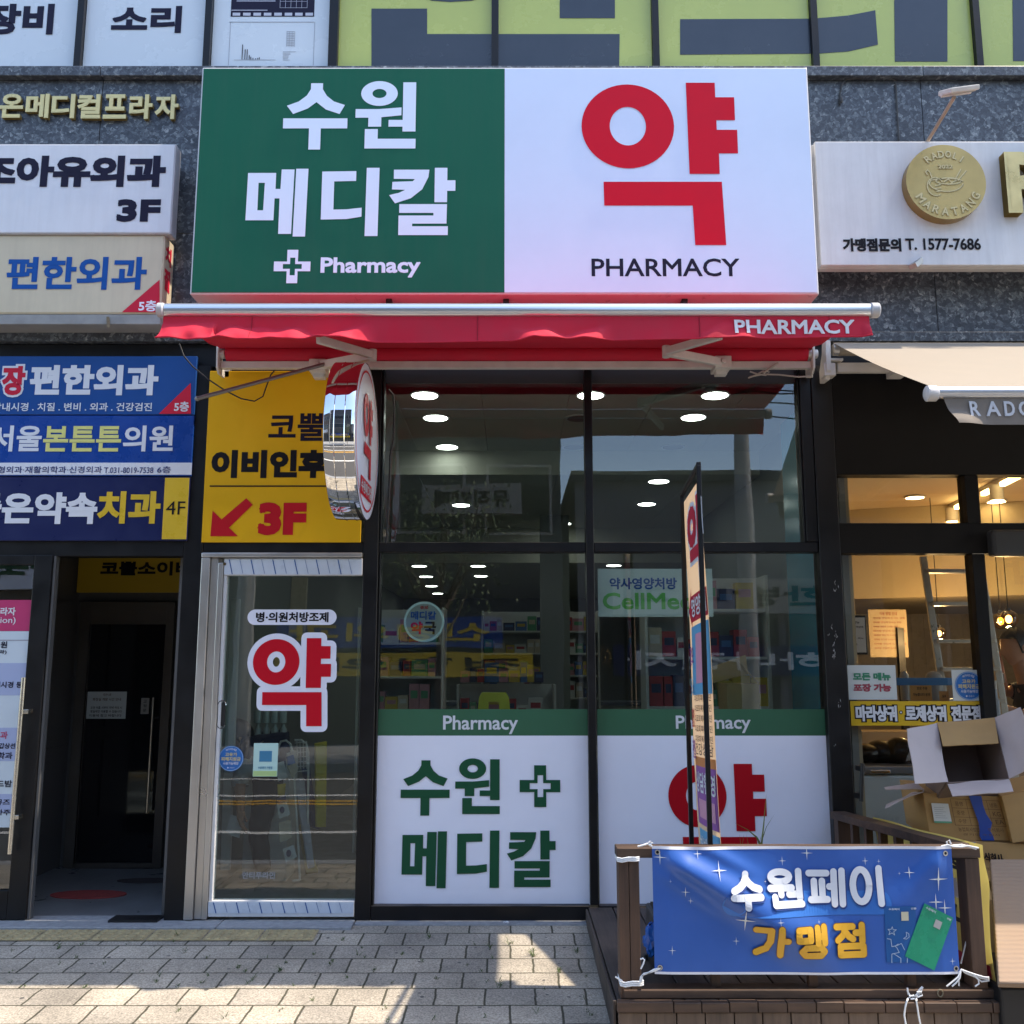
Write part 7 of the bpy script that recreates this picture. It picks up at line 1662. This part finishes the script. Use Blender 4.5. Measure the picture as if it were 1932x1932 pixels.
# name board inside
t = thing('name_board', 'dim wall board with raised letters RADOLI inside the restaurant', 'sign', (4.4, 2.28, 2.2)); n_ = Vector((.944, -.330, 0)); o_ = Vector((3.35, 2.6, 0)); uu = Vector((3.65, -1.3, 0)).normalized(); bpN = Plane(o_, uu, (0, 0, 1))
text('lettering', 'RADOLI', (1.15, 2.28, 2.05, 2.50), bpN, mat('dim_letter', (.20, .15, .09), .6), t, .01, .02)
# ---------------------------------------------------------------- across the street (seen only in the glass and the chrome)
FW = [mat('far_wall_'+n, c, .85, var=.1, scale=1.5) for n, c in (('brown', (.11, .085, .07)), ('grey', (.20, .20, .205)), ('pale', (.36, .34, .31)), ('dark', (.06, .06, .065)))]
FGL = mat('far_window_glass', (.03, .035, .04), .08)
rf = random.Random(12)
def far_building(label, x0, x1, h, m, floors, signs):
    t = thing('far_building', label, 'building', ((x0+x1)/2, -13.4, 0)); Yf = -13.2
    MB().box(x0, x1, -22, Yf, -.1, h).build('wall', m, t); MB().box(x0-.08, x1+.08, -22.1, Yf+.12, h, h+.2).build('roof', FW[3], t)
    n = max(2, int((x1-x0)/1.7)); w = (x1-x0)/n
    for f in range(1, floors):
        for k in range(n):
            z0 = 1.2+f*2.9
            if z0+1.4 > h: continue
            fm = MB().box(x0+k*w+.2, x0+(k+1)*w-.2, Yf, Yf+.05, z0, z0+1.45).build('window', FW[2], t); MB().box(x0+k*w+.26, x0+(k+1)*w-.26, Yf+.051, Yf+.056, z0+.06, z0+1.39).build('pane', FGL, fm)
    for k in range(n): MB().box(x0+k*w+.1, x0+(k+1)*w-.1, Yf+.002, Yf+.03, .15, 2.5).build('shop_window', FGL, t)
    back = Plane((0, Yf, 0), (-1, 0, 0), (0, 0, 1))
    for s, a, b, z0, z1, pm, tm in signs:
        sg = MB().box(a, b, Yf+.04, Yf+.22, z0, z1).build('shop_sign', pm, t)
        if s: text('lettering', s, (-(b-.25), z0+(z1-z0)*.2, -(a+.25), z1-(z1-z0)*.2), Plane((0, Yf+.22, 0), (-1, 0, 0), (0, 0, 1)), tm, sg, .01, .04)
far_building('brown three storey building across the street', -15, -6.2, 9.5, FW[0], 3, [('중앙약국', -10.5, -7, 3.0, 3.8, VINW, GREEN2)])
far_building('dark building with blue and yellow shop signs across the street', -6, 1.0, 10.5, FW[3], 3, [('신경외과', -4.6, -.2, 1.85, 2.45, PB2, YEL), ('정형외과', -5.2, .4, 1.3, 1.75, YEL, INKB), ('뮤직카페', -1.8, .2, 4.5, 5.1, FW[2], INKB)])
far_building('low grey shop building across the street', 1.3, 7.4, 5.2, FW[1], 1, [('하나전자', 2.0, 6.4, 1.3, 1.9, PN, PW), ('한방내과', 2.0, 6.6, 2.5, 3.2, FW[2], INKB)])
far_building('tall pale building across the street on the right', 8.6, 18, 13, FW[2], 4, [('종로김밥', 9.5, 14, 2.9, 3.8, YEL, INKB)])
for k, x in enumerate((-4.4, 3.9, 9.6)):
    t = thing('utility_pole', ('concrete utility pole at the far kerb facing the entrance', 'concrete utility pole at the far kerb facing the right shop window', 'concrete utility pole at the far kerb facing the restaurant')[k], 'pole', (x, -10.0, 0)); MB().tube([(x, -10, 0), (x, -10, 9.0)], [.17, .11], 14).build('post', mat('pale_concrete', (.50, .49, .47), .85, var=.15), t, smooth=True)
    MB().box(x-.9, x+.9, -10.05, -9.95, 7.6, 7.7).build('cross_arm', STEEL, t); MB().tube([(x+.32, -10, 6.2), (x+.32, -10, 6.9)], .16, 12).build('transformer', FW[1], t)
for k in range(7):
    z = 6.0+k*.27; P = [(x, -10-.1*(k % 3), z-.35*math.sin(math.pi*((x+14) % 8)/8)) for x in [-18+i*1.0 for i in range(37)]]
    tag(MB().tube(P, .014, 5).build('overhead_wire', BLACK2), 'black overhead wire strung along the far side of the street', 'wire', 'overhead wires')
# street tree with bare and leafy twigs
t = thing('street_tree', 'small street tree at the far kerb', 'tree', (-1.2, -9.9, 0)); BARK = mat('tree_bark', (.12, .09, .07), .9, var=.2)
MB().tube([(-1.2, -9.9, 0), (-1.15, -9.95, 1.6), (-1.2, -10, 2.6)], [.11, .08, .06], 10).build('trunk', BARK, t, smooth=True)
mb = MB(); rt = random.Random(3)
for k in range(16):
    a = rt.uniform(0, 6.28); h = rt.uniform(1.8, 2.7); L = rt.uniform(.6, 1.5); mb.tube([(-1.18, -9.98, h), (-1.18+math.cos(a)*L*.5, -9.98+math.sin(a)*L*.5, h+L*.6), (-1.18+math.cos(a)*L*.8, -9.98+math.sin(a)*L*.8, h+L*1.2)], [.03, .02, .008], 5)
mb.build('branch', BARK, t); mb = MB()
for k in range(1400):
    a, b = rt.uniform(0, 6.28), rt.gauss(0, .55); r = abs(rt.gauss(.75, .3)); c = Vector((-1.18+r*math.cos(a), -9.98+r*math.sin(a), 3.5+b)); d = Vector((rt.gauss(0, 1), rt.gauss(0, 1), rt.gauss(0, 1))).normalized(); e = d.cross(Vector((.3, .2, 1))).normalized(); s = .05
    mb.face([c-d*s, c+e*s*.5, c+d*s, c-e*s*.5])
mb.build('crown', mat('leaf_green', (.06, .10, .03), .6), t)
